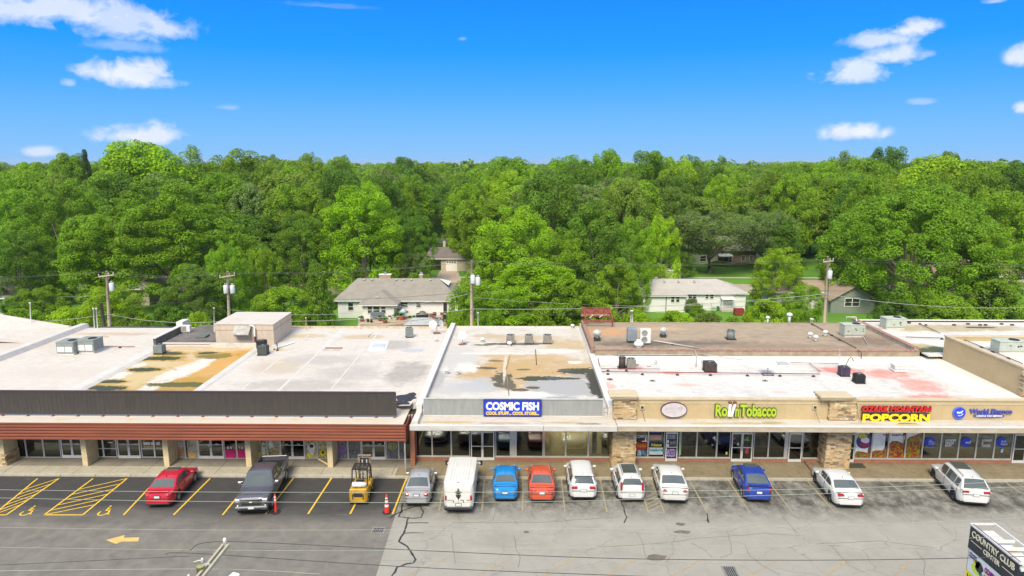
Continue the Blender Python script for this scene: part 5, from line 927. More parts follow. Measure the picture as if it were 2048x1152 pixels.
# pipework on blocks
def pipeline(pts, r_, m, label, blocks=(), z=None, cat='pipe', bm=None):
    P = [Vector(p) for p in pts]; o = empty('roof_pipe', P[0], label, cat); mb = MB(); mb.tube([p - P[0] for p in P], r_, 6); mb.obj('pipe', m, o); proto = None
    for q in blocks:
        q = Vector(q) - P[0]
        if proto is None: b = MB(); b.add([(-.14, -.09, 0), (.14, -.09, 0), (.14, .09, 0), (-.14, .09, 0), (-.06, -.06, .14), (.06, -.06, .14), (.06, .06, .14), (-.06, .06, .14)], [(3, 2, 1, 0), (4, 5, 6, 7), (0, 1, 5, 4), (1, 2, 6, 5), (2, 3, 7, 6), (3, 0, 4, 7)]); proto = b.obj('block', bm or mat('pipe_block', (.05, .035, .07), .8), o, q)
        else: share(proto, 'block', o, q)
    return o
def onroof(l, z, dz=.17): return [Vector(RL(x, y, z)) + Vector((0, 0, dz)) for x, y in l]
pipeline(onroof([(1196, 722), (1200, 744)], RZ, .25) + onroof([(1202, 747), (1640, 752)], RZ), .035, mat('pipe_red', (.24, .05, .05), .6, var=.3), 'long dark red gas pipe on blocks across the white roof', [RL(x, 749 + (x - 1200) * .011, RZ) for x in (1216, 1285, 1355, 1421, 1495, 1560, 1627)])
pipeline(onroof([(1202, 741), (1250, 741), (1320, 742)], RZ), .025, MATS['pipe_red'], 'short thin red pipe parallel behind the long gas pipe', [RL(x, 742.5, RZ) for x in (1216, 1253)])
pipeline(onroof([(1580, 729), (1680, 731)], RZ), .03, mat('pipe_maroon', (.16, .06, .07), .7), 'thin maroon pipe behind the pink stains'); pipeline(onroof([(1618, 730), (1640, 747)], RZ), .025, MATS['pipe_maroon'], 'short slanting maroon pipe joining the long gas pipe')
pipeline(onroof([(1308, 684), (1400, 699)], 4.78, .12), .06, M_GALV, 'grey conduit pair running from the twin-fan unit to the front edge of the brown roof', [RL(1345, 690, 4.78)]); pipeline(onroof([(1620, 647), (1665, 673), (1712, 698)], 4.78, .1), .035, M_DARK, 'thin dark conduit crossing the brown gravel roof', [RL(x, y, 4.78) for x, y in ((1664, 672), (1679, 681), (1625, 650))])
pipeline([Vector(RL(1390, 700, 4.95)), Vector(W(1393, 712, 57.3)), Vector(RL(1392, 735, RZ))], .045, M_GALV, 'grey conduit bending down over the tan rear wall'); pipeline([Vector(W(1230, 709, 57.5)), Vector(W(1385, 709, 57.5))], .03, M_GALV, 'thin level conduit along the tan rear wall', cat='pipe'); pipeline([Vector(W(1400, 707, 57.4)), Vector(W(1518, 724, 56.9))], .03, M_GALV, 'thin sloping conduit leading toward the white dish')
pipeline([Vector(RL(1679, 736, RZ)), Vector(W(1679, 699, G(1679, 736, RZ).y))], .06, M_ACW, 'white upright pipe rising against the tan rear wall'); pipeline([Vector(RL(1690, 735, RZ)), *[Vector(RL(1690 + 16 * t_, 735, RZ)) + Vector((0, 0, .9 * math.sin(math.pi * t_ * .8))) for t_ in (.2, .4, .6, .8, 1.0)]], .03, M_DARK, 'curved dark hose arching over the pink-stained roof')
pipeline([Vector(RL(1722, 724, RZ)), Vector(W(1723, 706, 57.3)), Vector(W(1716, 700, 57.5))], .035, M_DARK, 'dark cable hanging over the tan rear wall'); 
pipeline(onroof([(205, 695), (270, 695)], RZ, .1), .03, M_RUST, 'thin rusty line beside the pair of package units', [RL(240, 696, RZ)]); pipeline(onroof([(420, 697), (325, 697)], RZ, .4), .03, M_RUST, 'thin rusty line along the base of the low white wall'); pipeline(onroof([(545, 701), (588, 686)], RZ, .08), .08, M_ACW, 'white pipe lying on the roof beside the penthouse')
pipeline(onroof([(650, 697), (685, 697)], RZ, .05), .05, M_RUST, 'pale board-like pipe lying on the long white roof'); pipeline(onroof([(645, 700.5), (680, 700.5)], RZ, .05), .05, M_GALV, 'second short pipe lying just in front of the first')
pipeline(onroof([(735, 675), (745, 664)], RZ, .05) , .04, M_ACW, 'short slanting pipe over the tan puddle stain')
pipeline(onroof([(1012, 740), (1020, 710), (1010, 770)][:2], RZ, .04), .03, mat('cable_tan', (.35, .27, .17), .8), 'tan cable running down the middle roof from the squat vent'); pipeline(onroof([(1071, 700), (1073, 730)], RZ, .04), .03, M_DARK, 'dark cable running down from the middle condenser')
pipeline(onroof([(1012, 735), (1018, 792)], RZ, .03), .03, MATS['cable_tan'], 'seam cable continuing toward the grey roof panel'); pipeline([Vector(RL(1716, 655, 4.9)), Vector(RL(1735, 688, 4.9)) ], .03, M_ACW, 'white pipe beside the grey parapet')
pipeline([Vector(W(1640 + 53, 650, 68)), Vector(W(1693, 634, 68)), Vector(W(1712, 634, 68)), Vector(W(1713, 642, 68))], .05, M_ACW, 'white pipe hoop at the rear corner by the grey parapet'); pipeline(onroof([(1812, 676), (1885, 678)], 4.85, .1), .03, M_DARK, 'dark line on blocks crossing toward the tan building', [RL(x, 679, 4.85) for x in (1884,)])
P_ = onroof([(1845, 652), (1990, 722)], 4.85, .1); pipeline([Vector(RL(1840, 650, 4.85)) + Vector((0, 0, .1)), Vector(RL(1880, 668, 4.85)) + Vector((0, 0, .1))], .03, M_DARK, 'dark conduit at the rear of the far white roof', [RL(x, y, 4.85) for x, y in ((1852, 651), (1840, 649))])
pipeline([Vector(RL(1925, 680, 6.2)) + Vector((0, 0, .1)), Vector(RL(2045, 730, 6.2)) + Vector((0, 0, .1))], .03, M_DARK, 'dark conduit crossing the roof of the taller tan building', [RL(x, y, 6.2) for x, y in ((1985, 705), (1962, 696), (2016, 718))])
for i, x in enumerate((1818, 1842, 1853, 1908, 1936, 1960, 1971, 2003, 2024)): pass
b_ = MB()
blk = None
for i, (x, y) in enumerate(((1818, 647), (1908, 651), (1936, 649), (1960, 651), (1971, 651), (2003, 649), (2024, 651))):
    r = empty('pipe_block', RL(x, y, 4.85), 'small dark block on the far white roof, ' + ['beside the rear package unit', 'second one past the package unit', 'middle one of the row', 'just past the middle of the row', 'third from the frame edge', 'second from the frame edge', 'nearest the frame edge'][i], 'block', 'dark blocks along the rear of the far white roof'); bb = MB(); bb.bbox(-.16, .16, -.1, .1, 0, .14, .03); bb.obj('block_body', M_DARK, r)
# drains, hatch, dish
for px, py, nb in ((1305, 762, 'first ring-shaped roof drain from the stone pillar'), (1530, 762, 'ring-shaped roof drain below the white dish'), (1220, 759, 'small reddish roof drain beside the middle building parapet')):
    r = empty('roof_drain', RL(px, py, RZ), nb, 'drain', 'ring drains in the white roof'); b = MB(); b.lathe((0, 0, 0), [(.24, .0), (.23, .03), (.15, .035), (.14, .01)], 20); b.obj('ring', M_STEEL if px > 1250 else MATS['pipe_red'], r); b = MB(); b.lathe((0, 0, 0), [(.09, .01), (.07, .08), (0, .09)], 12); b.obj('strainer', M_DARK, r)
flat(RB, 'roof_hatch', [(1547, 722), (1567, 722), (1579, 730), (1557, 730)], RZ, mat('hatch_grey', (.42, .46, .50), .5, var=.1), .14)
r = empty('satellite_dish', RL(1535, 750, RZ), 'white squarish dish on a metal sled beside the grey roof hatch', 'dish'); b = MB()
for (x0, y0, x1, y1) in ((-.4, -.25, .4, -.25), (-.4, .25, .4, .25), (-.4, -.25, -.4, .25), (.4, -.25, .4, .25)): b.beam((x0, y0, .03), (x1, y1, .03), .04)
b.beam((-.4, -.25, .03), (-.4, -.25, .2), .03); b.beam((.4, -.25, .03), (.4, -.25, .2), .03); b.obj('sled', M_DARK, r); b = MB(); b.tube([(0, 0, 0), (0, 0, .75)], .03); b.tube([(0, 0, .5), (-.2, -.1, .8)], .015); b.obj('mast', M_STEEL, r); b = MB(); b.bbox(-.55, .55, -.45, .45, -.02, .03, .02, M=Matrix.Translation((0, .05, .88)) @ Matrix.Rotation(.45, 4, 'X') @ Matrix.Rotation(.15, 4, 'Y')); b.obj('panel', M_ACW, r)
def dish(loc, label, rz=0, s=1.0, n=1):
    r = empty('satellite_dish', loc, label, 'dish', None, rz); b = MB(); b.box(-.35 * s, .35 * s, -.25 * s, .25 * s, 0, .06); b.obj('sled', M_RUST, r); b = MB(); b.tube([(0, 0, .05), (0, 0, .9 * s)], .03, 6); b.tube([(0, 0, .9 * s), (0, -.35, .85 * s)], .015, 5); b.obj('mast', M_STEEL, r)
    for i in range(n):
        b = MB(); b.lathe((0, 0, 0), [(0, 0), (.2 * s, .02 * s), (.36 * s, .08 * s), (.42 * s, .13 * s), (.40 * s, .13 * s), (.2 * s, .04 * s), (0, .02 * s)], 18, M=Matrix.Translation(((i - (n - 1) / 2) * .7, 0, .95 * s)) @ Matrix.Rotation(R(70), 4, 'X') @ Matrix.Rotation(R(-30 + 80 * i), 4, 'Y')); b.obj('reflector', M_ACW, r)
    return r
dish(RL(874, 667, RZ), 'pair of white satellite dishes on a sled by the party parapet', .3, 1.0, 2); dish(RL(925, 689, RZ), 'single satellite dish on a rusty sled on the middle roof', .6, .95)
r = empty('mini_split', RL(373, 664, RZ + .25), 'small white boxed outdoor unit on the dark grey rear roof', 'air conditioner'); b = MB(); b.bbox(-.45, .45, -.2, .2, .05, .70, .03); b.obj('casing', M_ACW, r); b = MB(); b.box(-.40, .1, -.21, -.201, .12, .64); b.obj('fan_grille', M_ACT, r)
r = empty('roof_hatch', RL(405, 674, RZ + .25), 'low dark green roof hatch on the dark grey rear roof', 'roof hatch'); b = MB(); b.bbox(-.5, .5, -.5, .5, 0, .2, .03); b.obj('lid', mat('hatch_green', (.12, .15, .12), .6), r)
# conduit tangle beside the penthouse
r = empty('pipe_cluster', RL(553, 701, RZ), 'cluster of short white and dark pipes beside the penthouse corner', 'pipe'); b = MB(); b.tube([(0, 0, 0), (0, 0, .8)], .04); b.tube([(.1, 0, .7), (-.7, 0, .15), (-1.2, .1, .1)], .04); b.obj('white_pipe', M_ACW, r); b = MB(); b.tube([(.12, -.1, 0), (.14, -.1, .6), (.05, -.1, .75)], .045); b.cyl((.12, -.1, 0), .12, .12, 8); b.obj('dark_pipe', M_DARK, r)
# thin antenna poles and pipes behind the rear edge
for px, y0, y1, Y, r_, m, lb in ((62, 607, 668, 68.4, .05, M_ACW, 'thin white mast at the rear edge of the widest white roof'), (195, 619, 662, 68.5, .07, M_GALV, 'tall galvanised vent pipe behind the roof edge beside the wooden post'), (189, 619, 662, 68.5, .07, M_GALV, 'tall galvanised vent pipe behind the roof edge, first of two'), (428, 618, 655, 66, .06, M_GALV, 'thin mast standing just behind the penthouse edge'), (612, 637, 663, 68, .05, mat('mast_tan', (.5, .42, .25), .7), 'short tan mast at the rear edge of the long roof'), (718, 638, 665, 68.2, .045, M_ACW, 'short white mast at the rear edge near the deck'), (956, 627, 656, 69.6, .06, M_GALV, 'thin grey mast beside the central utility pole'), (1262, 623, 643, 70, .05, M_ACW, 'first of two thin white masts behind the rusty frame'), (1265, 623, 643, 70, .05, M_ACW, 'second of two thin white masts behind the rusty frame'), (1622, 639, 650, 68.1, .06, M_ACW, 'white stub pipe at the rear edge of the brown roof'), (1625, 640, 650, 68.1, .06, M_ACW, 'twin white stub pipe at the rear edge of the brown roof')):
    a, b_ = W(px, y1, Y), W(px - 2 if px < 300 else px, y0, Y); r = empty('mast', a, lb, 'mast', 'thin masts and pipes along the rear roof edge'); b = MB(); b.tube([Vector((0, 0, -.6)), b_ - a], r_, 7); b.obj('pole', m, r); b = MB(); b.cyl(tuple(b_ - a), r_ * 1.7, r_ * 2.4, 8); b.obj('cap', m, r)
# rusty steel frame over the corner of the brown roof
p0, p1 = W(1168, 650, 66.5), W(1225, 650, 66.5); r = empty('steel_frame', (p0.x, 66.5, 4.8), 'rusty red steel frame with a trough standing over the brick parapet corner', 'steel frame'); wd = p1.x - p0.x
b = MB()
for x in (.1, wd): b.beam((x, 0, -.2), (x, 0, 1.0), .12); b.beam((x * .9 + .1, 2.2, -.2), (x * .9 + .1, 2.2, 1.4), .12); b.beam((x, 0, .95), (x * .9 + .1, 2.2, 1.3), .10)
b.beam((-.1, 0, .62), (wd + .1, 0, .62), .14, .2); b.beam((-.1, 2.2, .7), (wd, 2.2, .7), .12, .16); b.beam((0, 1.1, .85), (wd, 1.1, .85), .10); b.obj('frame', M_RUST, r)
b = MB(); b.box(-.05, wd + .05, 1.6, 1.68, .85, 1.4); b.box(-.05, wd + .05, 2.5, 2.58, .85, 1.45); b.box(-.05, .03, 1.68, 2.5, .85, 1.4); b.box(wd - .03, wd + .05, 1.68, 2.5, .85, 1.4); b.box(.03, wd - .03, 1.68, 2.5, .85, .9); b.box(wd / 2 - .03, wd / 2 + .03, 1.68, 2.5, .9, 1.42); b.obj('trough', M_RUST, r)
b = MB(); b.box(-.2, wd + .15, 1.3, 1.5, .78, .95); b.obj('cross_beam', mat('rust_pale', (.48, .30, .22), .8, c2=(.30, .12, .08), scale=4), r)
for i in range(5): b = MB(); b.beam((.1 + i * .5, .3 + .2 * i, .75), (.5 + i * .5, 1.0, 1.0), .05); b.obj('loose_brace', [M_RUST, M_ACW][i % 2], r)
# ================================================================ vehicles
def paint(name, c, metal=.0, rough=.32): return mat('paint_' + name, c, rough, var=.025, scale=1.5, coat=.7, metal=metal)
M_CG = mat('car_glass', (.075, .09, .083), .03, spec=1.0, coat=1.0); M_TYR = mat('tyre', (.025, .025, .025), .85, var=.2, scale=9); M_RIM = mat('rim_silver', (.52, .52, .53), .3, metal=.7); M_RIMD = mat('rim_dark', (.10, .10, .11), .35, metal=.6)
M_TL = mat('tail_lamp_red', (.36, .006, .016), .15, coat=.8); M_HL = mat('head_lamp', (.34, .36, .38), .08, coat=.8, metal=.2); M_TRIM = mat('trim_black', (.02, .02, .022), .5, var=.1); M_CHR = mat('chrome', (.33, .34, .36), .28, metal=.9); M_BMP = mat('bumper_steel', (.13, .135, .145), .45, metal=.6); M_PL = mat('plate_white', (.70, .70, .70), .5, var=.1, scale=30); M_UND = mat('underbody', (.012, .012, .012), .9)
M_AMB = mat('lamp_amber', (.7, .22, .02), .2)
def lerp(pts, y):
    if y <= pts[0][0]: return pts[0][1]
    for (a, b), (c, d) in zip(pts[:-1], pts[1:]):
        if y <= c: t = (y - a) / (c - a); return b + (d - b) * t
    return pts[-1][1]
def make_car(label, cat, rear, heading, L, Wd, H, color, deck, gh, wins, wb, wr=.335, belt=.90, tumble=.36, lamps=('corner', .62, .84), rim=None, plate_z=.62, plate_at='rear', flip=False, extras=None, roof_m=None, glass_rear=True, glass_front=True, low=.24, shade_lo=.27, taper=.13, group=None):
    """rear: ground point under the middle of the end that faces the camera"""
    hd = R(heading); ctr = Vector(rear) + Vector((-math.sin(hd), math.cos(hd), 0)) * (L / 2 if not flip else L / 2)
    rz = hd if not flip else hd + math.pi
    r = empty('car' if cat != 'van' else 'van', (ctr.x, ctr.y, 0), label, cat, group or 'cars parked nose-in before the shops', rz); r.name = {'pickup truck': 'pickup_truck', 'van': 'delivery_van'}.get(cat, 'parked_car')
    hl = L / 2; ww = [wb[0], wb[1]]; ra = wr + .055
    def hw(y):
        t = min(1, abs(y) / hl); s = Wd / 2 * (1 - taper * t ** 7); e = hl - abs(y)
        if e < .34: s *= (1 - .24 * (1 - max(0, e) / .34) ** 2.2)
        return s
    def zb(y):
        z = low + max(0, abs(y) - hl + .5) * .16
        for c in ww:
            if abs(y - c) < ra: z = max(z, wr + math.sqrt(max(0, ra * ra - (y - c) ** 2)))
        return z
    dk = lambda y: lerp(deck, y)
    ys = set(np.linspace(-hl + .04, hl - .04, 34)); ys |= {-hl, hl, -hl + .02, hl - .02, -hl + .1, hl - .1}
    for c in ww: ys |= {c - ra - .01, c + ra + .01, c - ra, c + ra} | set(np.linspace(c - ra, c + ra, 11))
    for p, _ in deck: ys.add(p)
    ys = sorted(float(y) for y in ys if -hl <= y <= hl); mb = MB(); ringn = 15; k = 0
    for y in ys:
        w_ = hw(y); zt = dk(y); z0 = min(zb(y), zt - .12); zs = zt - .05; h = zs - z0; e = min(1, (hl - abs(y)) / .12); cr = .035
        half = [(w_ * .93, z0), (w_ * .985, z0 + .18 * h), (w_, z0 + .5 * h), (w_ * .99, z0 + .8 * h), (w_ * .965, zs), (w_ * .88, zt), (w_ * .5, zt + cr * .75), (0, zt + cr)]
        pts = [(x, y, z) for x, z in half] + [(-x, y, z) for x, z in half[-2::-1]]; mb.v += pts; k += 1
    n = ringn
    for i in range(k - 1):
        for j in range(n - 1): mb.f.append((i * n + j, (i + 1) * n + j, (i + 1) * n + j + 1, i * n + j + 1)); mb.mi.append(0); mb.smooth.append(True)
    mb.f.append(tuple(range(n))); mb.f.append(tuple(reversed(range((k - 1) * n, k * n)))); mb.mi += [0, 0]; mb.smooth += [False, False]
    P = color
    # greenhouse
    g0, g1 = gh[0][0], gh[-1][0]; ygh = sorted(set([p for p, _ in gh] + list(np.linspace(g0, g1, 26))))
    cosw = lambda y: hw(min(max(y, -hl + .3), hl - .3)) * .925
    def xe(y, z): return cosw(y) - (z - dk(y)) * (tumble + .10 * min(1, max(0, -y / hl)))
    st = len(mb.v); kk = 0; rm = 1 if roof_m else 0
    for y in ygh:
        zt = max(lerp(gh, y), dk(y) + .005); x0 = cosw(y); x1 = xe(y, zt); sh = min(.07, (zt - dk(y)) * .5)
        half = [(x0, dk(y) - .05), (xe(y, zt - sh) , zt - sh), (x1 - .045, zt - sh * .2), (x1 * .5, zt + .018), (0, zt + .026)]
        mb.v += [(x, y, z) for x, z in half] + [(-x, y, z) for x, z in half[-2::-1]]; kk += 1
    for i in range(kk - 1):
        for j in range(8):
            a = st + i * 9 + j; mb.f.append((a, a + 9, a + 10, a + 1)); mid = (ygh[i] + ygh[i + 1]) / 2; mb.mi.append(1 if (rm and 2 <= j <= 5 and lerp(gh, mid) > H - .09) else 0); mb.smooth.append(True)
    mb.f.append(tuple(range(st, st + 9))); mb.f.append(tuple(reversed(range(st + (kk - 1) * 9, st + kk * 9)))); mb.mi += [0, 0]; mb.smooth += [False] * 2
    body = mb.obj('body', [P, roof_m or P], r)
    try: body.data.set_sharp_from_angle(angle=R(38))
    except Exception: pass
    # end glass
    def slope_glass(name, ya, yb, ins=.085, m=M_CG):
        m_ = MB(); N = 5; ks = [-1, -.5, 0, .5, 1]; hh = [0, .018, .026, .018, 0]
        for i in range(N):
            y = ya + (yb - ya) * i / (N - 1); zt = lerp(gh, y); xx = xe(y, zt) - ins
            for q, h_ in zip(ks, hh): m_.v.append((q * xx, y, zt + h_ + .014))
        for i in range(N - 1):
            for j in range(4): a = i * 5 + j; m_.f.append((a, a + 1, a + 6, a + 5)); m_.mi.append(0); m_.smooth.append(True)
        if (yb - ya) < 0: m_.f = [tuple(reversed(f)) for f in m_.f]
        return m_.obj(name, m, r)
    rs = [y for y, z in gh if z > H - .075]; yr2, yf2 = rs[0], rs[-1]
    if glass_rear: d = yr2 - g0; slope_glass('rear_window', g0 + d * .12 + .01, yr2 - d * .08 - .02)
    if glass_front: d = g1 - yf2; slope_glass('windscreen', yf2 + d * .06, g1 - d * .10)
    for sx in (-1, 1):
        for (ya, yb) in wins:
            m_ = MB(); N = 7
            for i in range(N):
                y = ya + (yb - ya) * i / (N - 1); zt = max(lerp(gh, y) - .105, dk(y) + .06); zl = dk(y) + .045
                for z in (zl, (zl + zt) / 2, zt): m_.v.append((sx * (xe(y, z) + .014), y, z))
            for i in range(N - 1):
                for j in (0, 1): a = i * 3 + j; m_.f.append((a, a + 3, a + 4, a + 1)); m_.mi.append(0); m_.smooth.append(True)
            m_.obj('side_window', M_CG, r)
    # wheels
    tp = MB(); tp.lathe((0, 0, 0), [(wr * .62, -.10), (wr * .93, -.11), (wr, -.07), (wr, .07), (wr * .93, .11), (wr * .62, .10)], 22, M=Matrix.Rotation(math.pi / 2, 4, 'Y')); rmb = MB()
    rmb.lathe((0, 0, 0), [(0, .055), (.06, .06), (.07, .045)], 10, M=Matrix.Rotation(math.pi / 2, 4, 'Y')); rmb.lathe((0, 0, 0), [(wr * .54, .07), (wr * .64, .105), (wr * .66, .09), (wr * .6, .02), (0, .015)], 22, M=Matrix.Rotation(math.pi / 2, 4, 'Y'))
    for q in range(5): a = q * 2 * math.pi / 5; rmb.beam((.05, math.cos(a) * .04, math.sin(a) * .04), (.075, math.cos(a) * wr * .6, math.sin(a) * wr * .6), .075, .03)
    tm = rmm = None
    for c in ww:
        for sx in (-1, 1):
            w_ = bpy.data.objects.new('wheel', None); col.objects.link(w_); w_.parent = r; w_.location = (sx * (Wd / 2 - .125), c, wr); w_.rotation_euler = (0, 0, 0 if sx > 0 else math.pi); w_.empty_display_size = .1
            if tm is None: tm = tp.obj('tyre', M_TYR, w_); rmm = rmb.obj('rim', rim or M_RIM, w_)
            else: share(tm, 'tyre', w_); share(rmm, 'rim', w_)
    u = MB(); u.box(-Wd / 2 + .14, Wd / 2 - .14, -hl + .18, hl - .18, .20, .62); u.obj('underbody', M_UND, r)
    # ends
    e = -hl
    for sx in (-1, 1):
        z0, z1 = lamps[1], lamps[2]; w_ = hw(-hl + .12)
        if lamps[0] == 'corner': m_ = MB(); m_.bbox(min(sx * w_ * .60, sx * w_ * .995), max(sx * w_ * .60, sx * w_ * .995), e + .012, e + .26, z0, z1, .075); m_.obj('tail_lamp', M_TL, r)
        elif lamps[0] == 'tall': m_ = MB(); m_.bbox(min(sx * w_ * .80, sx * w_ * 1.0), max(sx * w_ * .80, sx * w_ * 1.0), e + .012, e + .22, z0, z1, .05); m_.obj('tail_lamp', M_TL, r)
        elif lamps[0] == 'slim': m_ = MB(); m_.bbox(min(sx * w_ * .50, sx * w_ * .995), max(sx * w_ * .50, sx * w_ * .995), e + .010, e + .36, z0, z1, .035); m_.obj('tail_lamp', M_TL, r)
        m_ = MB(); m_.bbox(min(sx * w_ * .58, sx * w_ * .99), max(sx * w_ * .58, sx * w_ * .99), hl - .34, hl - .03, .62, .76, .05); m_.obj('head_lamp', M_HL, r)
        ym = g1 - (g1 - yf2) * .62 if not flip else g1 - (g1 - yf2) * .62; m_ = MB(); xm = cosw(ym); m_.bbox(min(sx * (xm + .02), sx * (xm + .24)), max(sx * (xm + .02), sx * (xm + .24)), ym - .06, ym + .07, dk(ym) + .0, dk(ym) + .15, .04); m_.obj('mirror', P, r)
        for (ya, yb) in wins[:2]: m_ = MB(); yq = ya + .12; m_.bbox(min(sx * (hw(yq) + .0), sx * (hw(yq) + .03)), max(sx * (hw(yq) + .0), sx * (hw(yq) + .03)), yq, yq + .17, dk(yq) - .17, dk(yq) - .14, .01); m_.obj('door_handle', P, r)
    pz = plate_z; m_ = MB(); py = e - .012 if plate_at == 'rear' else hl; m_.box(-.16, .16, py - .008, py, pz, pz + .14); m_.obj('number_plate', M_PL, r); m_ = MB(); m_.box(-.19, .19, py + .001 if plate_at == 'rear' else py - .04, py + .03 if plate_at == 'rear' else py - .009, pz - .02, pz + .16); m_.obj('plate_recess', mat('recess', (.03, .03, .03), .6) if P.name not in ('paint_white', 'paint_pearl') else mat('recess_grey', (.3, .3, .3), .6), r)
    m_ = MB(); m_.bbox(-Wd * .40, Wd * .40, e - .008, e + .12, low + .02, low + .13, .02); m_.obj('bumper_valance', M_TRIM, r)
    if cat == 'car':
        m_ = MB(); zb_ = lamps[1] - .10; m_.box(-Wd * .40, Wd * .40, e - .004, e + .05, zb_, zb_ + .010); m_.box(-Wd * .43, Wd * .43, e + (.26 if gh[0][0] > e + .3 else .10), e + (.27 if gh[0][0] > e + .3 else .11), dk(e + .3) - .02, dk(e + .3) + .040)
        for sx in (-1, 1):
            for (ya, yb) in wins: x = hw(ya); m_.box(min(sx * (x - .03), sx * (x + .004)), max(sx * (x - .03), sx * (x + .004)), ya - .04, ya - .028, .34, dk(ya) - .03)
            x = hw(0); m_.box(min(sx * (x - .05), sx * (x + .006)), max(sx * (x - .05), sx * (x + .006)), wb[0] + ra + .05, wb[1] - ra - .05, low - .02, low + .06)
        m_.obj('panel_gap', M_TRIM, r)['kind'] = 'stuff'
    m_ = MB(); m_.bbox(-Wd * .30, Wd * .30, hl - .1, hl + .006, .42, .64, .03); m_.obj('grille', M_TRIM, r)
    m_ = MB(); zf = lerp(gh, yr2 + .25) + .03; m_.add([(-.015, yr2 + .08, zf - .02), (.015, yr2 + .08, zf - .02), (.012, yr2 + .26, zf - .02), (-.012, yr2 + .26, zf - .02), (0, yr2 + .08, zf + .05)], [(0, 1, 4), (1, 2, 4), (2, 3, 4), (3, 0, 4)]); m_.obj('roof_antenna', M_TRIM, r)
    if extras: extras(r, locals())
    return r
def RG(px, py, z=.28): p = G(px, py, z); return (p.x, p.y, 0)
def sedan(L=4.6, H=1.45, k=1.0):
    L *= .93
    h = L / 2; deck = [(-h, .46), (-h + .03, .74), (-h + .10, .93), (-h + .35, 1.01), (-h + .75, 1.02), (-.6, .98), (.6, .96), (h - 1.35, .94), (h - .9, .88), (h - .35, .76), (h - .10, .66), (h, .48)]
    gh = [(-h + .62, 1.02), (-h + .80, 1.12), (-h + 1.38, H - .07), (-h + 1.65, H - .02), (-.15, H), (.30, H - .02), (.52, H - .07), (h - 1.28, .96), (h - 1.15, .93)]
    return dict(L=L, H=H, deck=deck, gh=gh, wins=[(-h + 1.12, -.38), (-.30, h - 1.75)], wb=(-h + 1.02, h - .95))
def suv(L=4.6, H=1.68, rake=.35):
    L *= .94
    h = L / 2; deck = [(-h, .50), (-h + .02, .72), (-h + .06, .98), (-h + .12, 1.10), (-.6, 1.06), (.6, 1.04), (h - 1.3, 1.02), (h - .8, .98), (h - .3, .86), (h - .08, .72), (h, .5)]
    gh = [(-h + .08, 1.10), (-h + .08 + rake, H - .09), (-h + .16 + rake, H - .055), (-.2, H), (.35, H - .02), (.58, H - .07), (h - 1.25, 1.05), (h - 1.15, 1.02)]
    return dict(L=L, H=H, deck=deck, gh=gh, wins=[(-h + .52, -h + 1.0), (-h + 1.08, -.22), (-.14, h - 1.75)], wb=(-h + .92, h - .88), wr=.36, low=.27)
def ex_sunroof(r, q):
    m_ = MB(); H = q['H']; m_.bbox(-.42, .42, .0, .5, H + .012, H + .034, .01); m_.obj('sunroof', M_CG, r)
def ex_roofglass(a, b):
    def f(r, q): m_ = MB(); H = q['H']; m_.bbox(-.44, .44, a, b, H + .008, H + .036, .01); m_.obj('sunroof', M_CG, r); 
    return f
def ex_rails(r, q):
    for sx in (-1, 1): m_ = MB(); x = sx * .52; H = q['H']; h = q['L'] / 2; m_.tube([(x, -h + .75, H - .03), (x, -h + .85, H + .05), (x, .2, H + .06), (x, .32, H - .01)], .02, 5); m_.obj('roof_rail', M_CHR, r)
def ex_spoiler(z, y):
    def f(r, q): m_ = MB(); m_.bbox(-q['Wd'] * .36, q['Wd'] * .36, -q['L'] / 2 + y, -q['L'] / 2 + y + .22, z, z + .04, .015); m_.obj('spoiler', q['P'], r)
    return f
def both(*fs):
    def f(r, q):
        for x in fs: x(r, q)
    return f
# the cars
s_ = sedan(4.85, 1.46); make_car('bright red sedan parked beyond the second hatched aisle, with moonroof', 'car', RG(315, 1010), 4, Wd=1.78, color=paint('red', (.50, .008, .030)), lamps=('corner', .76, .93), plate_z=.72, extras=both(ex_sunroof, ex_spoiler(1.05, .14)), **s_)
s_ = sedan(4.35, 1.50); make_car('silver sedan parked right next to the white van', 'car', RG(833, 1008), 1, Wd=1.70, color=paint('silver', (.44, .44, .46), .35), lamps=('corner', .72, .96), plate_z=.78, **s_)
s_ = sedan(4.45, 1.38); make_car('bright sky-blue older sedan between the white van and the coral car', 'car', RG(1010, 999), 0, Wd=1.62, color=paint('skyblue', (.004, .22, .58)), lamps=('corner', .68, .82), plate_z=.66, rim=M_RIMD, **s_)
s_ = sedan(4.50, 1.47); make_car('coral orange-red sedan next to the sky-blue one', 'car', RG(1084, 1001), 0, Wd=1.68, color=paint('coral', (.56, .085, .035)), lamps=('slim', .80, .93), plate_z=.70, **s_)
s_ = suv(4.55, 1.66, .42); make_car('white compact crossover with tinted rear glass beside the coral sedan', 'car', RG(1167, 997), 0, Wd=1.80, color=paint('white', (.66, .66, .65)), lamps=('slim', .88, 1.06), plate_z=.74, extras=both(ex_spoiler(1.60, .40)), **s_)
s_ = suv(4.12, 1.61, .16); make_car('boxy white hatchback with black panoramic roof and tall red tail lamps', 'car', RG(1264, 1000), 0, Wd=1.76, color=MATS['paint_white'], lamps=('tall', .86, 1.40), plate_z=.52, extras=both(ex_roofglass(-.95, .30), ex_rails), **s_)
s_ = sedan(4.84, 1.45); make_car('white sedan parked beside the yellow hatched aisle of the pale lot', 'car', RG(1350, 1002), -3, Wd=1.85, color=paint('pearl', (.64, .63, .60)), lamps=('corner', .80, .96), plate_z=.74, **s_)
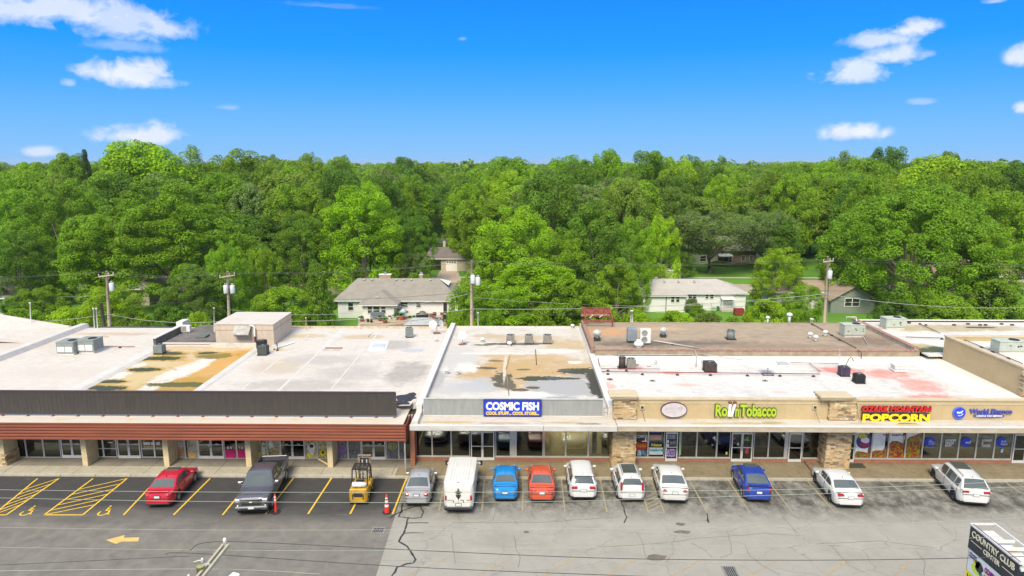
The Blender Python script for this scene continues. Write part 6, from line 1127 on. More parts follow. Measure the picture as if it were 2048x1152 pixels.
def hatch_gh():
    L, H = 4.2, 1.49; h = L / 2; deck = [(-h, .5), (-h + .02, .74), (-h + .08, 1.0), (-h + .22, 1.10), (-.5, 1.0), (.6, .96), (h - 1.2, .94), (h - .7, .86), (h - .2, .72), (h, .5)]
    gh = [(-h + .16, 1.10), (-h + .95, H - .08), (-h + 1.2, H - .03), (-.1, H), (.3, H - .03), (.5, H - .08), (h - 1.1, .97), (h - .98, .93)]; return dict(L=L, H=H, deck=deck, gh=gh, wins=[(-h + .80, -.40), (-.32, h - 1.6)], wb=(-h + .95, h - .9))
make_car('royal blue sloping-back hatchback standing alone on stained pavement', 'car', RG(1518, 1000), -4, Wd=1.76, color=paint('royalblue', (.015, .05, .33)), lamps=('tall', .78, 1.06), plate_z=.70, extras=both(ex_sunroof, ex_spoiler(1.17, .18)), **hatch_gh())
s_ = sedan(4.90, 1.45); make_car('white long sedan parked in front of the second stone pillar', 'car', RG(1701, 1012), -4, Wd=1.85, color=MATS['paint_white'], lamps=('slim', .86, .98), plate_z=.74, rim=M_RIMD, **s_)
s_ = suv(4.95, 1.73, .45); make_car('large white SUV with dark glass roof parked near the loan office windows', 'car', RG(1951, 1008), -9, Wd=1.93, color=MATS['paint_white'], lamps=('slim', .95, 1.10), plate_z=.78, extras=both(ex_roofglass(-.55, .55), ex_rails), rim=M_RIMD, **s_)
# distant dark pickup on a driveway
s_ = suv(4.7, 1.75, .3); make_car('dark blue vehicle standing on the far driveway across the street', 'car', RG(1333, 545, 0), 0, Wd=1.9, color=paint('navy', (.01, .012, .06)), lamps=('corner', .8, 1.0), group='vehicles by the far houses', **s_)
# the van
L, H = 5.3, 2.02; h = L / 2
vd = [(-h, .55), (-h + .02, 1.2), (-h + .05, H - .22), (-h + .12, H - .06), (-h + .3, H), (1.15, H), (1.40, H - .1), (1.5, 1.35), (1.75, 1.28), (h - .15, 1.1), (h, .6)]
vg = [(.95, H - .02), (.97, H - .01), (1.27, H - .04), (1.35, H - .10), (1.93, 1.30), (2.01, 1.22)]
def van_ex(r, q):
    for i in range(7): m_ = MB(); x = -.54 + i * .18; m_.bbox(x - .03, x + .03, -h + .4, .95, H + .02, H + .052, .012); m_.obj('roof_rib', q['P'], r)
    e = -h - .004
    m_ = MB(); m_.box(-.006, .006, e - .006, e + .004, .62, H - .22); m_.obj('door_gap', M_TRIM, r)
    for sx in (-1, 1): m_ = MB(); m_.bbox(sx * .30 - .02, sx * .30 + .02, e - .03, e, .82, .98, .01); m_.obj('door_handle', M_TRIM, r); m_ = MB(); m_.tube([(sx * .86, 1.6, 1.4), (sx * 1.12, 1.6, 1.42)], .02, 5); m_.bbox(sx * 1.13 - .09, sx * 1.13 + .09, 1.53, 1.63, 1.28, 1.62, .03); m_.obj('mirror', M_TRIM, r)
    m_ = MB(); m_.bbox(-.86, .86, e - .10, e + .1, .38, .56, .03); m_.obj('rear_bumper', M_TRIM, r)
    # hooded figure decal with pointed hat
    D = [[(-.02, 1.78), (.06, 1.62), (.05, 1.58), (.26, 1.50), (.10, 1.47), (.13, 1.40), (-.13, 1.40), (-.10, 1.47), (-.26, 1.50), (-.06, 1.58)], [(-.16, 1.36), (-.06, 1.34), (0, 1.38), (.06, 1.34), (.16, 1.36), (.12, 1.2), (.05, 1.12), (0, 1.0), (-.05, 1.12), (-.12, 1.2)]]
    for d in D: m_ = MB(); m_.add([(x, e - .012, z) for x, z in d], [tuple(range(len(d)))]); m_.obj('decal', M_DARK, r)
    m_ = MB(); m_.box(-.7, -.35, e - .010, e - .004, .98, 1.0); m_.box(.12, .3, e - .010, e - .004, .98, 1.01); m_.box(.5, .68, e - .010, e - .004, .98, 1.01); m_.obj('badge', M_TRIM, r)
    m_ = MB(); m_.bbox(-.08, .08, -h + .16, -h + .22, H - .02, H + .02, .01); m_.obj('brake_light', M_TL, r)
make_car('tall white cargo van with a black hooded-figure decal on its rear doors', 'van', RG(917, 1019, .38), 0, L=L, Wd=1.88, H=H, color=paint('vanwhite', (.68, .67, .63)), deck=vd, gh=vg, wins=[], wb=(-h + 1.35, h - 1.0), wr=.37, tumble=.12, lamps=('tall', .92, 1.30), plate_z=.62, extras=van_ex, glass_rear=False, taper=.05, low=.36)
# the pickup
L, H = 5.8, 1.93; h = L / 2
pd = [(-h, .75), (-h + .02, 1.02), (-h + .06, 1.02), (-.95, 1.02), (-.90, 1.24), (.9, 1.25), (1.2, 1.27), (2.2, 1.25), (h - .16, 1.20), (h - .05, 1.10), (h, .7)]
pg = [(-.92, 1.24), (-.70, H - .08), (-.55, H - .04), (.3, H), (.62, H - .03), (.80, H - .09), (1.42, 1.31), (1.5, 1.27)]
M_PK = paint('graphite', (.15, .15, .18), .6, .3)
def pk_ex(r, q):
    w_ = 1.0
    for sx in (-1, 1): m_ = MB(); m_.bbox(min(sx * .84, sx * .97), max(sx * .84, sx * .97), -h + .06, -.93, 1.0, 1.36, .03); m_.obj('bed_side', M_PK, r)
    m_ = MB(); m_.bbox(-.84, .84, -h + .02, -h + .10, .78, 1.36, .03); m_.obj('tailgate', M_PK, r); m_ = MB(); m_.box(-.838, .838, -h + .11, -.94, 1.06, 1.075); m_.obj('bed_liner', M_TRIM, r)
    for y in np.linspace(-h + .25, -1.1, 9): m_ = MB(); m_.box(-.80, .80, y, y + .05, 1.076, 1.09); m_.obj('liner_rib', M_UND, r)
    m_ = MB(); m_.bbox(-.60, .60, h - .05, h + .045, .76, 1.17, .03); m_.obj('grille_frame', M_BMP, r)
    m_ = MB(); m_.bbox(-.54, .54, h + .02, h + .052, .80, 1.11, .01); m_.obj('grille_mesh', M_TRIM, r)
    for i in range(2): m_ = MB(); m_.box(-.54, .54, h + .053, h + .066, .90 + i * .07, .915 + i * .07); m_.obj('grille_bar', M_CHR, r)
    m_ = MB(); m_.bbox(-.09, .09, h + .05, h + .075, .90, 1.0, .03); m_.obj('badge', M_CHR, r)
    for sx in (-1, 1): m_ = MB(); m_.bbox(min(sx * .64, sx * .95), max(sx * .64, sx * .95), h - .25, h - .0, .90, 1.14, .04); m_.obj('head_lamp', M_HL, r); m_ = MB(); m_.tube([(sx * .93, 1.2, 1.3), (sx * 1.1, 1.2, 1.32)], .025, 5); m_.bbox(min(sx * 1.02, sx * 1.24), max(sx * 1.02, sx * 1.24), 1.12, 1.24, 1.24, 1.48, .04); m_.obj('tow_mirror', M_CHR, r)
    m_ = MB(); m_.bbox(-.96, .96, h - .12, h + .10, .46, .70, .05); m_.obj('front_bumper', M_BMP, r); m_ = MB(); m_.bbox(-.62, .62, h + .06, h + .11, .48, .60, .01); m_.obj('bumper_intake', M_TRIM, r)
    m_ = MB(); m_.add([(-.55, h - .4, 1.27), (.55, h - .4, 1.27), (.45, 1.55, 1.325), (-.45, 1.55, 1.325)], [(0, 1, 2, 3)]); m_.obj('hood_bulge', M_PK, r)
    m_ = MB(); m_.bbox(-.17, .17, h + .10, h + .115, .56, .70, .004); m_.obj('number_plate', M_PL, r)
make_car('dark graphite crew-cab pickup facing out with chrome grille and open bed', 'pickup truck', RG(503, 1020, .45), 6, L=L, Wd=2.02, H=H, color=M_PK, deck=pd, gh=pg, wins=[(-.62, -.02), (.06, .78)], wb=(-h + 1.1, h - 1.0), wr=.40, tumble=.30, lamps=('none', .9, 1.2), plate_z=.5, plate_at='front', flip=True, extras=pk_ex, glass_rear=False, taper=.06, low=.42, group='pickup')
# the forklift: counterweight toward the street, mast toward the shops
p = RG(716, 1006, .2); r = empty('forklift', (p[0], p[1] + 1.2, 0), 'yellow forklift with white gas tank parked between two stalls, mast toward the shops', 'forklift', None, R(1))
M_FY = mat('forklift_yellow', (.62, .36, .02), .5, c2=(.42, .23, .03), scale=3, bump=.05); M_FB = mat('forklift_black', (.025, .024, .022), .6, var=.3); M_FG = mat('forklift_mast', (.30, .24, .15), .6, c2=(.10, .08, .06), scale=4)
b = MB(); b.add([], []); q = [(-.56, -1.1), (-.42, -1.24), (.42, -1.24), (.56, -1.1), (.56, -.45), (-.56, -.45)]; b.prism(q, .28, .98); b.bbox(-.54, .54, -1.18, -.5, .981, 1.08, .05); b.obj('counterweight', M_FY, r)
b = MB(); b.bbox(-.50, .50, -.449, .75, .30, .85, .04); b.obj('chassis', M_FY, r)
for sx in (-1, 1): b = MB(); b.bbox(min(sx * .36, sx * .56), max(sx * .36, sx * .56), .1, .8, .55, .95, .05); b.obj('fender', M_FY, r); b = MB(); b.box(min(sx * .30, sx * .36), max(sx * .30, sx * .36), -1.252, -1.241, .45, .8); b.obj('rear_vent', M_FB, r)
b = MB(); b.box(-.28, .28, -1.255, -1.241, .62, .86); b.obj('radiator_grille', M_FB, r)
b = MB(); b.bbox(-.25, .25, -.45, .05, .86, 1.05, .04); b.bbox(-.25, .25, -.52, -.42, 1.0, 1.45, .04); b.obj('seat', M_FB, r)
b = MB(); b.cyl((-.40, -.86, 1.26), .16, .80, 16, axis='x'); b.lathe((0, 0, 0), [(.16, 0), (.1, .06), (0, .07)], 14, M=Matrix.Translation((.40, -.86, 1.26)) @ Matrix.Rotation(math.pi / 2, 4, 'Y')); b.obj('gas_tank', M_ACW, r); b = MB(); b.box(-.2, -.15, -1.0, -.7, 1.081, 1.12); b.box(.15, .2, -1.0, -.7, 1.081, 1.12); b.obj('tank_cradle', M_FB, r)
b = MB()
for sx in (-1, 1):
    b.beam((sx * .50, -.62, 1.05), (sx * .46, -.50, 2.10), .06); b.beam((sx * .50, .70, .9), (sx * .46, .35, 2.10), .06); b.beam((sx * .46, -.52, 2.10), (sx * .46, .38, 2.10), .06)
b.beam((-.46, -.50, 2.10), (.46, -.50, 2.10), .06); b.beam((-.46, .36, 2.10), (.46, .36, 2.10), .06); b.obj('guard_frame', M_FB, r)
for y in np.linspace(-.38, .24, 6): b = MB(); b.beam((-.44, y, 2.11), (.44, y, 2.11), .03); b.obj('guard_bar', M_FB, r)
b = MB(); b.tube([(0, .45, .85), (0, .28, 1.25)], .03); b.obj('steering_column', M_FB, r); b = MB(); b.tube([(math.cos(a) * .17, .27 + math.sin(a) * .08, 1.27 + math.sin(a) * .14) for a in np.linspace(0, 2 * math.pi, 13)], .016, 5); b.obj('steering_wheel', M_FB, r)
for sx in (-1, 1): b = MB(); b.box(sx * .36 - .07, sx * .36 + .07, .95, 1.02, .12, 2.28); b.box(sx * .36 - .05, sx * .36 + .05, 1.021, 1.10, .12, 2.30); b.obj('mast_rail', M_FG, r); b = MB(); b.cyl((sx * .14, .98, .2), .05, 1.9, 8); b.obj('lift_cylinder', M_STEEL, r); b = MB(); b.bbox(sx * .28 - .06, sx * .28 + .06, 1.14, 2.15, .06, .11, .01); b.obj('fork', M_FB, r)
b = MB(); b.bbox(-.44, .44, .93, 1.12, 2.30, 2.40, .03); b.bbox(-.44, .44, .95, 1.0, 1.3, 1.4, .01); b.bbox(-.44, .44, 1.11, 1.15, .2, .55, .02); b.obj('mast_crosshead', M_FG, r)
b = MB(); b.bbox(-.42, .42, .98, 1.02, 1.65, 2.2, .01); b.obj('mast_chain_guard', M_FB, r)
b = MB(); b.tube([(.46, -.5, 2.1), (.60, -.35, 1.7), (.52, -.3, 1.3)], .02, 5); b.obj('hose', M_FB, r)
for (x, y, wr_) in ((-.46, .55, .33), (.46, .55, .33), (-.46, -.85, .26), (.46, -.85, .26)):
    w_ = bpy.data.objects.new('wheel', None); col.objects.link(w_); w_.parent = r; w_.location = (x, y, wr_); b = MB(); b.lathe((0, 0, 0), [(.12, -.10), (wr_, -.10), (wr_, .10), (.12, .10)], 20, M=Matrix.Rotation(math.pi / 2, 4, 'Y')); b.obj('tyre', M_TYR, w_); b = MB(); b.lathe((0, 0, 0), [(0, -.105), (.13, -.105), (.13, .105), (0, .105)], 14, M=Matrix.Rotation(math.pi / 2, 4, 'Y')); b.obj('rim', M_FY, w_)
# delineator and cone
M_OR = mat('delineator_red', (.72, .035, .025), .45, var=.05); M_RW = mat('reflective_white', (.80, .80, .78), .4)
def delin(px, py, cone, label):
    p = G(px, py); r = empty('traffic_cone' if cone else 'delineator_post', (p.x, p.y, 0), label, 'traffic cone' if cone else 'delineator post'); b = MB(); b.prism([(math.cos(R(a)) * .28, math.sin(R(a)) * .28) for a in range(22, 382, 45)], 0, .05); b.obj('base', M_BLACK, r)
    f = (lambda z: .17 - .115 * (z / 1.12)) if cone else (lambda z: .075 - .012 * z)
    b = MB(); b.lathe((0, 0, 0), [(f(.05), .05), (f(.6), .6), (f(1.12), 1.12), (.03, 1.14), (.035, 1.2), (0, 1.21)], 14); b.obj('stem', M_OR, r)
    for z0, z1 in (((.42, .56), (.68, .82), (.92, 1.0)) if cone else ((.80, .9), (.97, 1.07))): b = MB(); b.lathe((0, 0, 0), [(f(z0) + .004, z0), (f(z1) + .004, z1)], 14); b.obj('reflective_band', M_RW, r)
delin(552, 1025, False, 'slim red delineator post on black base beside the pickup'); delin(774, 1025, True, 'red traffic cone with white bands between the forklift and the silver car')
# ================================================================ street, drives and lawns behind
def sheet(name, pts, m, z=0.0, zz=0.0): b = MB(); b.add([(x, y, z) for x, y in pts], [tuple(range(len(pts)))]); return tag(b.obj(name, m), kind='structure')
sheet('street', [(-200, 109.5), (250, 111.5), (250, 119), (-200, 117)], M_ROAD, .0); sheet('footpath', [(-200, 123.0), (250, 125.0), (250, 126.3), (-200, 124.3)], M_KERB, .004)
q = [G(*p) for p in ((880, 541), (915, 541), (925, 566), (868, 566))]; sheet('driveway', [(p.x, p.y) for p in q][::-1], conc('driveway_pink', (.42, .33, .27), (.50, .40, .33), .2), .008)
q = [G(*p) for p in ((1326, 536), (1345, 536), (1372, 556), (1340, 556))]; sheet('driveway', [(p.x, p.y) for p in q][::-1], M_KERB, .008)
sheet('driveway', [(-22, 178), (-12, 178), (-12, 205), (-22, 205)], M_KERB, .01)
# ================================================================ houses
def shingle(name, a, b_): 
    k = NT(name); n = k.noise(.9, 6, .65, dist=.4); X, Y, Z = k.sep(); c = k.mix(k.rng(n, .3, .7), a, b_); s_ = k.math('LESS_THAN', k.math('FRACT', k.math('MULTIPLY', Z, 7.0)), .16); c = k.mix(k.math('MULTIPLY', s_, .3), c, tuple(v * .5 for v in a)); n2 = k.noise(14, 3); c = k.mix(.4, c, k.rng(n2, .3, .7, .75, 1.2), 'MULTIPLY'); k.l(c, k.b.inputs['Base Color']); k.b.inputs['Roughness'].default_value = .9; return k.m
def siding(name, c, st=5.5):
    k = NT(name); X, Y, Z = k.sep(); s_ = k.math('LESS_THAN', k.math('FRACT', k.math('MULTIPLY', Z, st)), .12); n = k.noise(1.2, 4); cc = k.mix(k.rng(n, .3, .7, 0, .25), c, tuple(v * .8 for v in c)); cc = k.mix(k.math('MULTIPLY', s_, .35), cc, tuple(v * .5 for v in c)); k.l(cc, k.b.inputs['Base Color']); k.b.inputs['Roughness'].default_value = .7; return k.m
M_SH1, M_SH2, M_SH3, M_SH4 = shingle('shingle_greybrown', (.24, .215, .185), (.31, .285, .25)), shingle('shingle_pale', (.40, .37, .34), (.48, .45, .42)), shingle('shingle_tan', (.30, .225, .16), (.37, .28, .21)), shingle('shingle_dark', (.15, .125, .12), (.20, .17, .165))
M_SDW, M_SDG = siding('siding_white', (.76, .75, .74)), siding('siding_greygreen', (.22, .25, .22)); M_SDT = siding('siding_tan', (.50, .44, .33)); M_HG = mat('house_glass', (.03, .045, .04), .05, spec=.8); M_TRW = mat('house_trim', (.78, .77, .74), .6, var=.05); M_CBR = brick_mat('chimney_brick', (.40, .28, .22), (.33, .22, .17), (.45, .38, .32))
def hbox(r, name, x0, x1, y0, y1, z0, z1, m): b = MB(); b.box(x0, x1, y0, y1, z0, z1); return part(r, name, b, m)
def hip(r, x0, x1, y0, y1, ze, zr, rx0, rx1, m, ov=.45, name='roof', yr=None):
    yr = (y0 + y1) / 2 if yr is None else yr; x0 -= ov; x1 += ov; y0 -= ov; y1 += ov; b = MB()
    b.add([(x0, y0, ze), (x1, y0, ze), (x1, y1, ze), (x0, y1, ze), (rx0, yr, zr), (rx1, yr, zr)], [(0, 1, 5, 4), (1, 2, 5), (2, 3, 4, 5), (3, 0, 4)]); b.box(x0 + .02, x1 - .02, y0 + .02, y1 - .02, ze - .16, ze - .002, 1); return part(r, name, b, [m, M_TRW])
def hwin(r, px0, px1, py0, py1, Y, mull=0, door=False, m=None, fr=None):
    a, c = W(px0, py1, Y), W(px1, py0, Y); t = .07; f = MB(); f.box(a.x - t, c.x + t, Y - .06, Y + .02, a.z - t, a.z); f.box(a.x - t, c.x + t, Y - .06, Y + .02, c.z, c.z + t); f.box(a.x - t, a.x, Y - .06, Y + .02, a.z, c.z); f.box(c.x, c.x + t, Y - .06, Y + .02, a.z, c.z)
    for i in range(mull): x = a.x + (c.x - a.x) * (i + 1) / (mull + 1); f.box(x - .05, x + .05, Y - .06, Y + .02, a.z, c.z)
    if not door: f.box(a.x, c.x, Y - .055, Y + .01, (a.z + c.z) / 2 - .025, (a.z + c.z) / 2 + .025)
    o = part(r, 'door' if door else 'window', f, fr or M_TRW); p = MB(); p.box(a.x, c.x, Y - .03, Y - .01, a.z, c.z); part(r, 'pane' if not door else 'door_leaf', p, m or M_HG, o); return o
def chim(r, px0, px1, py0, Y, zb, m=None, d=.8): a, c = W(px0, py0, Y), W(px1, py0, Y); hbox(r, 'chimney', a.x, c.x, Y, Y + d, zb, a.z - .08, m or M_CBR); hbox(r, 'chimney_cap', a.x - .06, c.x + .06, Y - .06, Y + d + .06, a.z - .078, a.z, M_TRW); hbox(r, 'flue', (a.x + c.x) / 2 - .18, (a.x + c.x) / 2 + .18, Y + .2, Y + .5, a.z + .002, a.z + .3, M_STEEL)
# white ranch house behind the long roof
H1 = empty('house', (-17.5, 91, 0), 'white ranch house with hipped grey-brown roof, two chimneys and a cluttered deck', 'house')
xa, xb = -25.0, -8.6; hbox(H1, 'wall', xa, xb, 91, 99, -.05, 2.5, M_SDW); zr = W(800, 556, 95.2).z; hip(H1, xa, xb, 91, 99, 2.52, zr, W(715, 556, 95).x, W(877, 556, 95).x, M_SH1, .5)
g = W(877, 556, 95); b = MB(); b.add([(g.x, 95, zr + .02), (g.x + 1.6, 93.2, zr - .7), (g.x + 1.6, 96.8, zr - .7)], [(0, 1, 2)]); part(H1, 'gablet', b, M_TRW)
wa, wb_ = W(725, 620, 88.6).x, W(788, 620, 88.6).x; hbox(H1, 'wall', wa, wb_, 88.6, 90.99, -.05, 2.42, M_SDW)
b = MB(); pz = W(765, 590, 91.5); b.add([(wa - .5, 88.1, 2.42), (wb_ + .6, 88.1, 2.42), (wb_ + .6, 92.6, 2.62), (wa - .5, 92.6, 2.62), ((wa + wb_) / 2, 91.0, 3.72), ((wa + wb_) / 2, 93.4, 3.72)], [(0, 1, 4), (1, 2, 5, 4), (3, 0, 4, 5)]); b.box(wa - .48, wb_ + .58, 88.12, 90.9, 2.27, 2.418, 1); part(H1, 'porch_roof', b, [M_SH1, M_TRW])
for a in ((697, 706, 606, 620, 90.98), (802, 815, 605, 614, 90.98), (833, 841, 606, 614, 90.98)): hwin(H1, *a)
for a in ((736, 744, 613, 626, 88.58), (747, 759, 613, 626, 88.58), (763, 771, 613, 626, 88.58)): hwin(H1, *a)
hwin(H1, 887, 894, 606, 627, 90.98, door=True, m=M_DARK); chim(H1, 758, 781, 549, 95.0, 4.0); chim(H1, 839, 845, 549, 95.0, 4.0, d=.5)
for px in (729, 744, 793, 808, 823, 861): p = W(px, 558, 94.6); b = MB(); b.bbox(-.14, .14, -.12, .12, 0, .14, .02); b.obj('ridge_vent', M_GALV, H1, Vector((p.x, 94.5, zr - .18)) - H1.location)
p = W(831, 588, 91.8); b = MB(); b.tube([(0, 0, 0), (0, 0, .5)], .06); b.obj('vent_pipe', M_TRIM, H1, Vector((p.x, 92.0, 2.8)) - H1.location)
p = W(755, 590, 89.5); b = MB(); b.bbox(-.2, .2, -.12, .12, 0, .14, .02); b.obj('roof_vent', M_GALV, H1, Vector((p.x, 89.6, 3.1)) - H1.location)
# deck and what stands on it
DK = empty('deck', (-15.5, 86.5, 0), 'low timber deck with a kinked edge behind the white ranch house', 'deck'); dz = .45
q = [G(*p, dz) for p in ((714, 650), (776, 650), (806, 646), (905, 646), (911, 633), (905, 629), (728, 636))]; b = MB(); b.prism([(p.x, p.y) for p in q], dz - .12, dz); part(DK, 'deck_boards', b, mat('deck_tan', (.42, .31, .22), .85, c2=(.50, .40, .32), scale=1.5)); b = MB()
for i in range(len(q)): a, c = q[i], q[(i + 1) % len(q)]; b.beam((a.x, a.y, dz - .22), (c.x, c.y, dz - .22), .06, .34)
part(DK, 'deck_skirt', b, mat('deck_skirt', (.40, .33, .20), .85, var=.15))
def prop(name, px, py, label, cat, build, z=dz, grp='things set out on the timber deck'): r = empty(name, G(px, py, z), label, cat, grp); build(r); return r
def pot(r, m=M_RUST, s=.3): b = MB(); b.lathe((0, 0, 0), [(s * .6, 0), (s, s * 1.1), (s * .9, s * 1.15), (s * .85, s)], 10); b.obj('pot', m, r); b = MB(); rr = random.Random(int(r.location.x * 91)); [b.add([(rr.gauss(0, s * .6), rr.gauss(0, s * .6), s + rr.random() * s * 1.6) for _ in range(3)], [(0, 1, 2)]) for _ in range(30)]; b.obj('leaves', mat('pot_leaf', (.07, .17, .02), .8, var=.2), r)
def grill(r): b = MB(); b.bbox(-.8, .8, -.35, .35, .05, .95, .06); b.obj('cover', M_BLACK, r); b = MB(); b.lathe((0, 0, .95), [(.5, 0), (.42, .22), (.2, .34), (0, .36)], 14); b.obj('lid', mat('cover_grey', (.12, .13, .15), .6), r)
def chair(m):
    def f(r): b = MB(); b.bbox(-.25, .25, -.25, .25, .38, .44, .02); b.obj('seat', m, r); b = MB(); b.bbox(-.25, .25, .2, .26, .45, .95, .02); b.obj('backrest', m, r); [(lambda bb: (bb.beam((x, y, 0), (x, y, .38), .04), bb.obj('leg', m, r)))(MB()) for x in (-.22, .22) for y in (-.22, .22)]
    return f
def table(r): b = MB(); b.cyl((0, 0, .68), .6, .04, 16); b.obj('table_top', M_GALV, r); b = MB(); b.tube([(0, 0, 0), (0, 0, .68)], .04); b.obj('leg', M_TRIM, r)
def bench(r): b = MB(); b.bbox(-.9, .9, -.25, .25, .38, .46, .02); b.bbox(-.9, .9, .2, .26, .5, 1.0, .02); b.obj('seat', mat('bench_grey', (.16, .18, .22), .6), r); [(lambda bb: (bb.beam((x, 0, 0), (x, 0, .38), .06), bb.obj('leg', M_TRIM, r)))(MB()) for x in (-.8, .8)]
def ubase(r): b = MB(); b.lathe((0, 0, 0), [(.03, 0), (.03, 1.0), (.75, .85), (.05, 1.35), (0, 1.36)], 10); b.obj('umbrella_cloth', mat('cloth_paleblue', (.45, .55, .60), .8), r)
prop('grill', 845, 641, 'large black covered grill on the deck', 'grill', grill); prop('bench', 754, 639, 'dark blue-grey bench against the porch wall', 'bench', bench); prop('patio_table', 876, 643, 'round patio table amid the chairs at the end of the deck', 'table', table); prop('parasol', 807, 637, 'low pale blue folded parasol by the house wall', 'parasol', ubase)
prop('cooler', 850, 645, 'small blue box in front of the covered grill', 'cooler', lambda r: (lambda b: (b.bbox(-.3, .3, -.2, .2, 0, .4, .04), b.obj('body', mat('cooler_blue', (.05, .12, .35), .4), r), (lambda c: (c.bbox(-.32, .32, -.22, .22, .401, .46, .02), c.obj('lid', M_ACW, r)))(MB())))(MB()))
for i, (px, py, nb) in enumerate(((862, 641, 'beside the covered grill'), (869, 639, 'behind the patio table'), (884, 639, 'near the house door'), (890, 644, 'at the deck end'), (868, 645, 'in front of the patio table'), (898, 641, 'by the end tree'))): prop('patio_chair', px, py, 'dark patio chair ' + nb, 'chair', chair(M_TRIM if i % 2 else M_RUST))
for i, (px, py, nb, m, s) in enumerate(((724, 643, 'by the first deck corner', M_RUST, .3), (736, 644, 'left part of the deck edge', M_TRIM, .2), (770, 646, 'dark red one near the kink', mat('pot_red', (.25, .04, .03), .6), .35), (790, 640, 'next to the porch corner', M_ACL, .35), (797, 636, 'tall-leaved one at the porch corner', M_RUST, .45), (803, 640, 'bright red one', mat('pot_bright', (.5, .06, .03), .5), .4), (820, 640, 'yellow-flowered row', mat('pot_yellow', (.4, .3, .08), .6), .25), (828, 640, 'beside the grill', M_TRIM, .25), (780, 638, 'white one at the porch wall', M_ACW, .2), (743, 645, 'small dark one near the edge', M_TRIM, .18), (760, 642, 'tall one before the porch windows', M_RUST, .3), (895, 646, 'at the outer deck edge', M_TRIM, .25))): prop('flower_pot', px, py, 'flower pot on the deck, ' + nb, 'flower pot', lambda r, m=m, s=s: pot(r, m, s))
# grey tarpaulin hipped cover on the lawn
r = empty('tent_cover', G(845, 655, .3), 'low grey pitched cover on the lawn in front of the deck', 'cover'); b = MB(); b.add([(-2.2, -1.2, .6), (2.2, -1.2, .6), (2.2, 1.2, .6), (-2.2, 1.2, .6), (-1.2, 0, 1.3), (1.2, 0, 1.3)], [(0, 1, 5, 4), (1, 2, 5), (2, 3, 4, 5), (3, 0, 4)]); b.obj('canopy', mat('cover_palegrey', (.36, .38, .40), .7, var=.08), r)
for sx in (-2.1, 2.1):
    for sy in (-1.1, 1.1): b = MB(); b.beam((sx, sy, -.3), (sx, sy, .6), .06); b.obj('leg', M_STEEL, r)
# white house on the other side of the big trees
H2 = empty('house', (32, 97, 0), 'white sided house with pale grey roof and a small white door awning', 'house'); Y2 = 96.5
x0, x1_, x2 = W(1286, 620, 95).x, W(1371, 620, 95).x, W(1490, 618, Y2).x
hbox(H2, 'wall', x0, x1_, 95.2, 103, -.05, 2.45, M_SDW); hbox(H2, 'wall', x1_ + .001, x2, Y2, 103, -.05, 2.5, M_SDW)
b = MB(); zr = W(1400, 557, 100.5).z; b.add([(x0 - .4, 94.8, 2.44), (x1_ + .2, 94.8, 2.44), (x1_ + .2, 98.6, 3.2), (x0 - .4, 98.6, 3.2)], [(0, 1, 2, 3)]); b.box(x0 - .38, x1_ + .18, 94.82, 95.19, 2.30, 2.438, 1); part(H2, 'wing_roof', b, [M_SH2, M_TRW])
hip(H2, x1_ - 6.5, x2, Y2, 104, 2.54, zr, W(1310, 557, 100).x, W(1434, 557, 100).x, M_SH2, .4); hwin(H2, 1342, 1349, 592, 604, 95.18); hwin(H2, 1352, 1359, 592, 604, 95.18); hwin(H2, 1377, 1393, 588, 597, Y2 - .02, 1); hwin(H2, 1411, 1417, 589, 597, Y2 - .02); hwin(H2, 1420, 1427, 589, 597, Y2 - .02)
hwin(H2, 1444, 1453, 597, 616, Y2 - .02, door=True, m=M_TRW); a = W(1440, 594, Y2); c = W(1466, 594, Y2); b = MB(); b.add([(a.x, Y2 - .02, a.z + .1), (c.x, Y2 - .02, a.z + .1), (c.x, Y2 - 1.2, a.z - .15), (a.x, Y2 - 1.2, a.z - .15)], [(0, 3, 2, 1)]); b.beam((a.x + .1, Y2 - 1.1, 0), (a.x + .1, Y2 - 1.1, a.z - .12), .06); b.beam((c.x - .1, Y2 - 1.1, 0), (c.x - .1, Y2 - 1.1, a.z - .12), .06); part(H2, 'door_awning', b, M_ACW)
hbox(H2, 'step', a.x, c.x, Y2 - 1.2, Y2 - .05, 0, .25, M_KERB); chim(H2, 1326, 1347, 541, 103.5, 3.0, M_KERB)
for px, py in ((1329, 561), (1357, 561), (1389, 561), (1454, 566)): p = W(px, py, 99); b = MB(); b.bbox(-.16, .16, -.14, .14, 0, .16, .02); b.obj('roof_vent', M_GALV, H2, Vector((p.x, 99, p.z - .1)) - H2.location)
b = MB(); p = W(1333, 590, 95.1); b.tube([(p.x, 95.15, 0), (p.x, 95.15, 2.4)], .05); part(H2, 'downpipe', b, M_DARK)
r = empty('storage_bin', G(1477, 630), 'dark red storage bin on the lawn by the white house', 'storage bin'); b = MB(); b.bbox(-.65, .65, -.4, .4, 0, .82, .05); b.obj('bin_body', mat('bin_red', (.24, .035, .025), .7, var=.15), r); b = MB(); b.bbox(-.68, .68, -.43, .43, .821, .95, .04); b.obj('lid', mat('bin_red', (.2, .03, .02)), r)
for i, (px, py, lb, m) in enumerate(((1435, 620, 'green lawn tool heap by the awning steps', mat('tool_green', (.03, .14, .08), .5)), (1428, 621, 'pale green box on the lawn by the steps', mat('box_mint', (.35, .5, .35), .6)), (1460, 617, 'dark bag beside the house steps', M_DARK))): r = empty('garden_box', G(px, py), lb, 'garden box'); b = MB(); b.bbox(-.3, .3, -.25, .25, 0, .35, .04); b.obj('box_body', m, r); b = MB(); b.bbox(-.2, .2, -.2, .15, .351, .6, .06); b.obj('box_top', m, r)
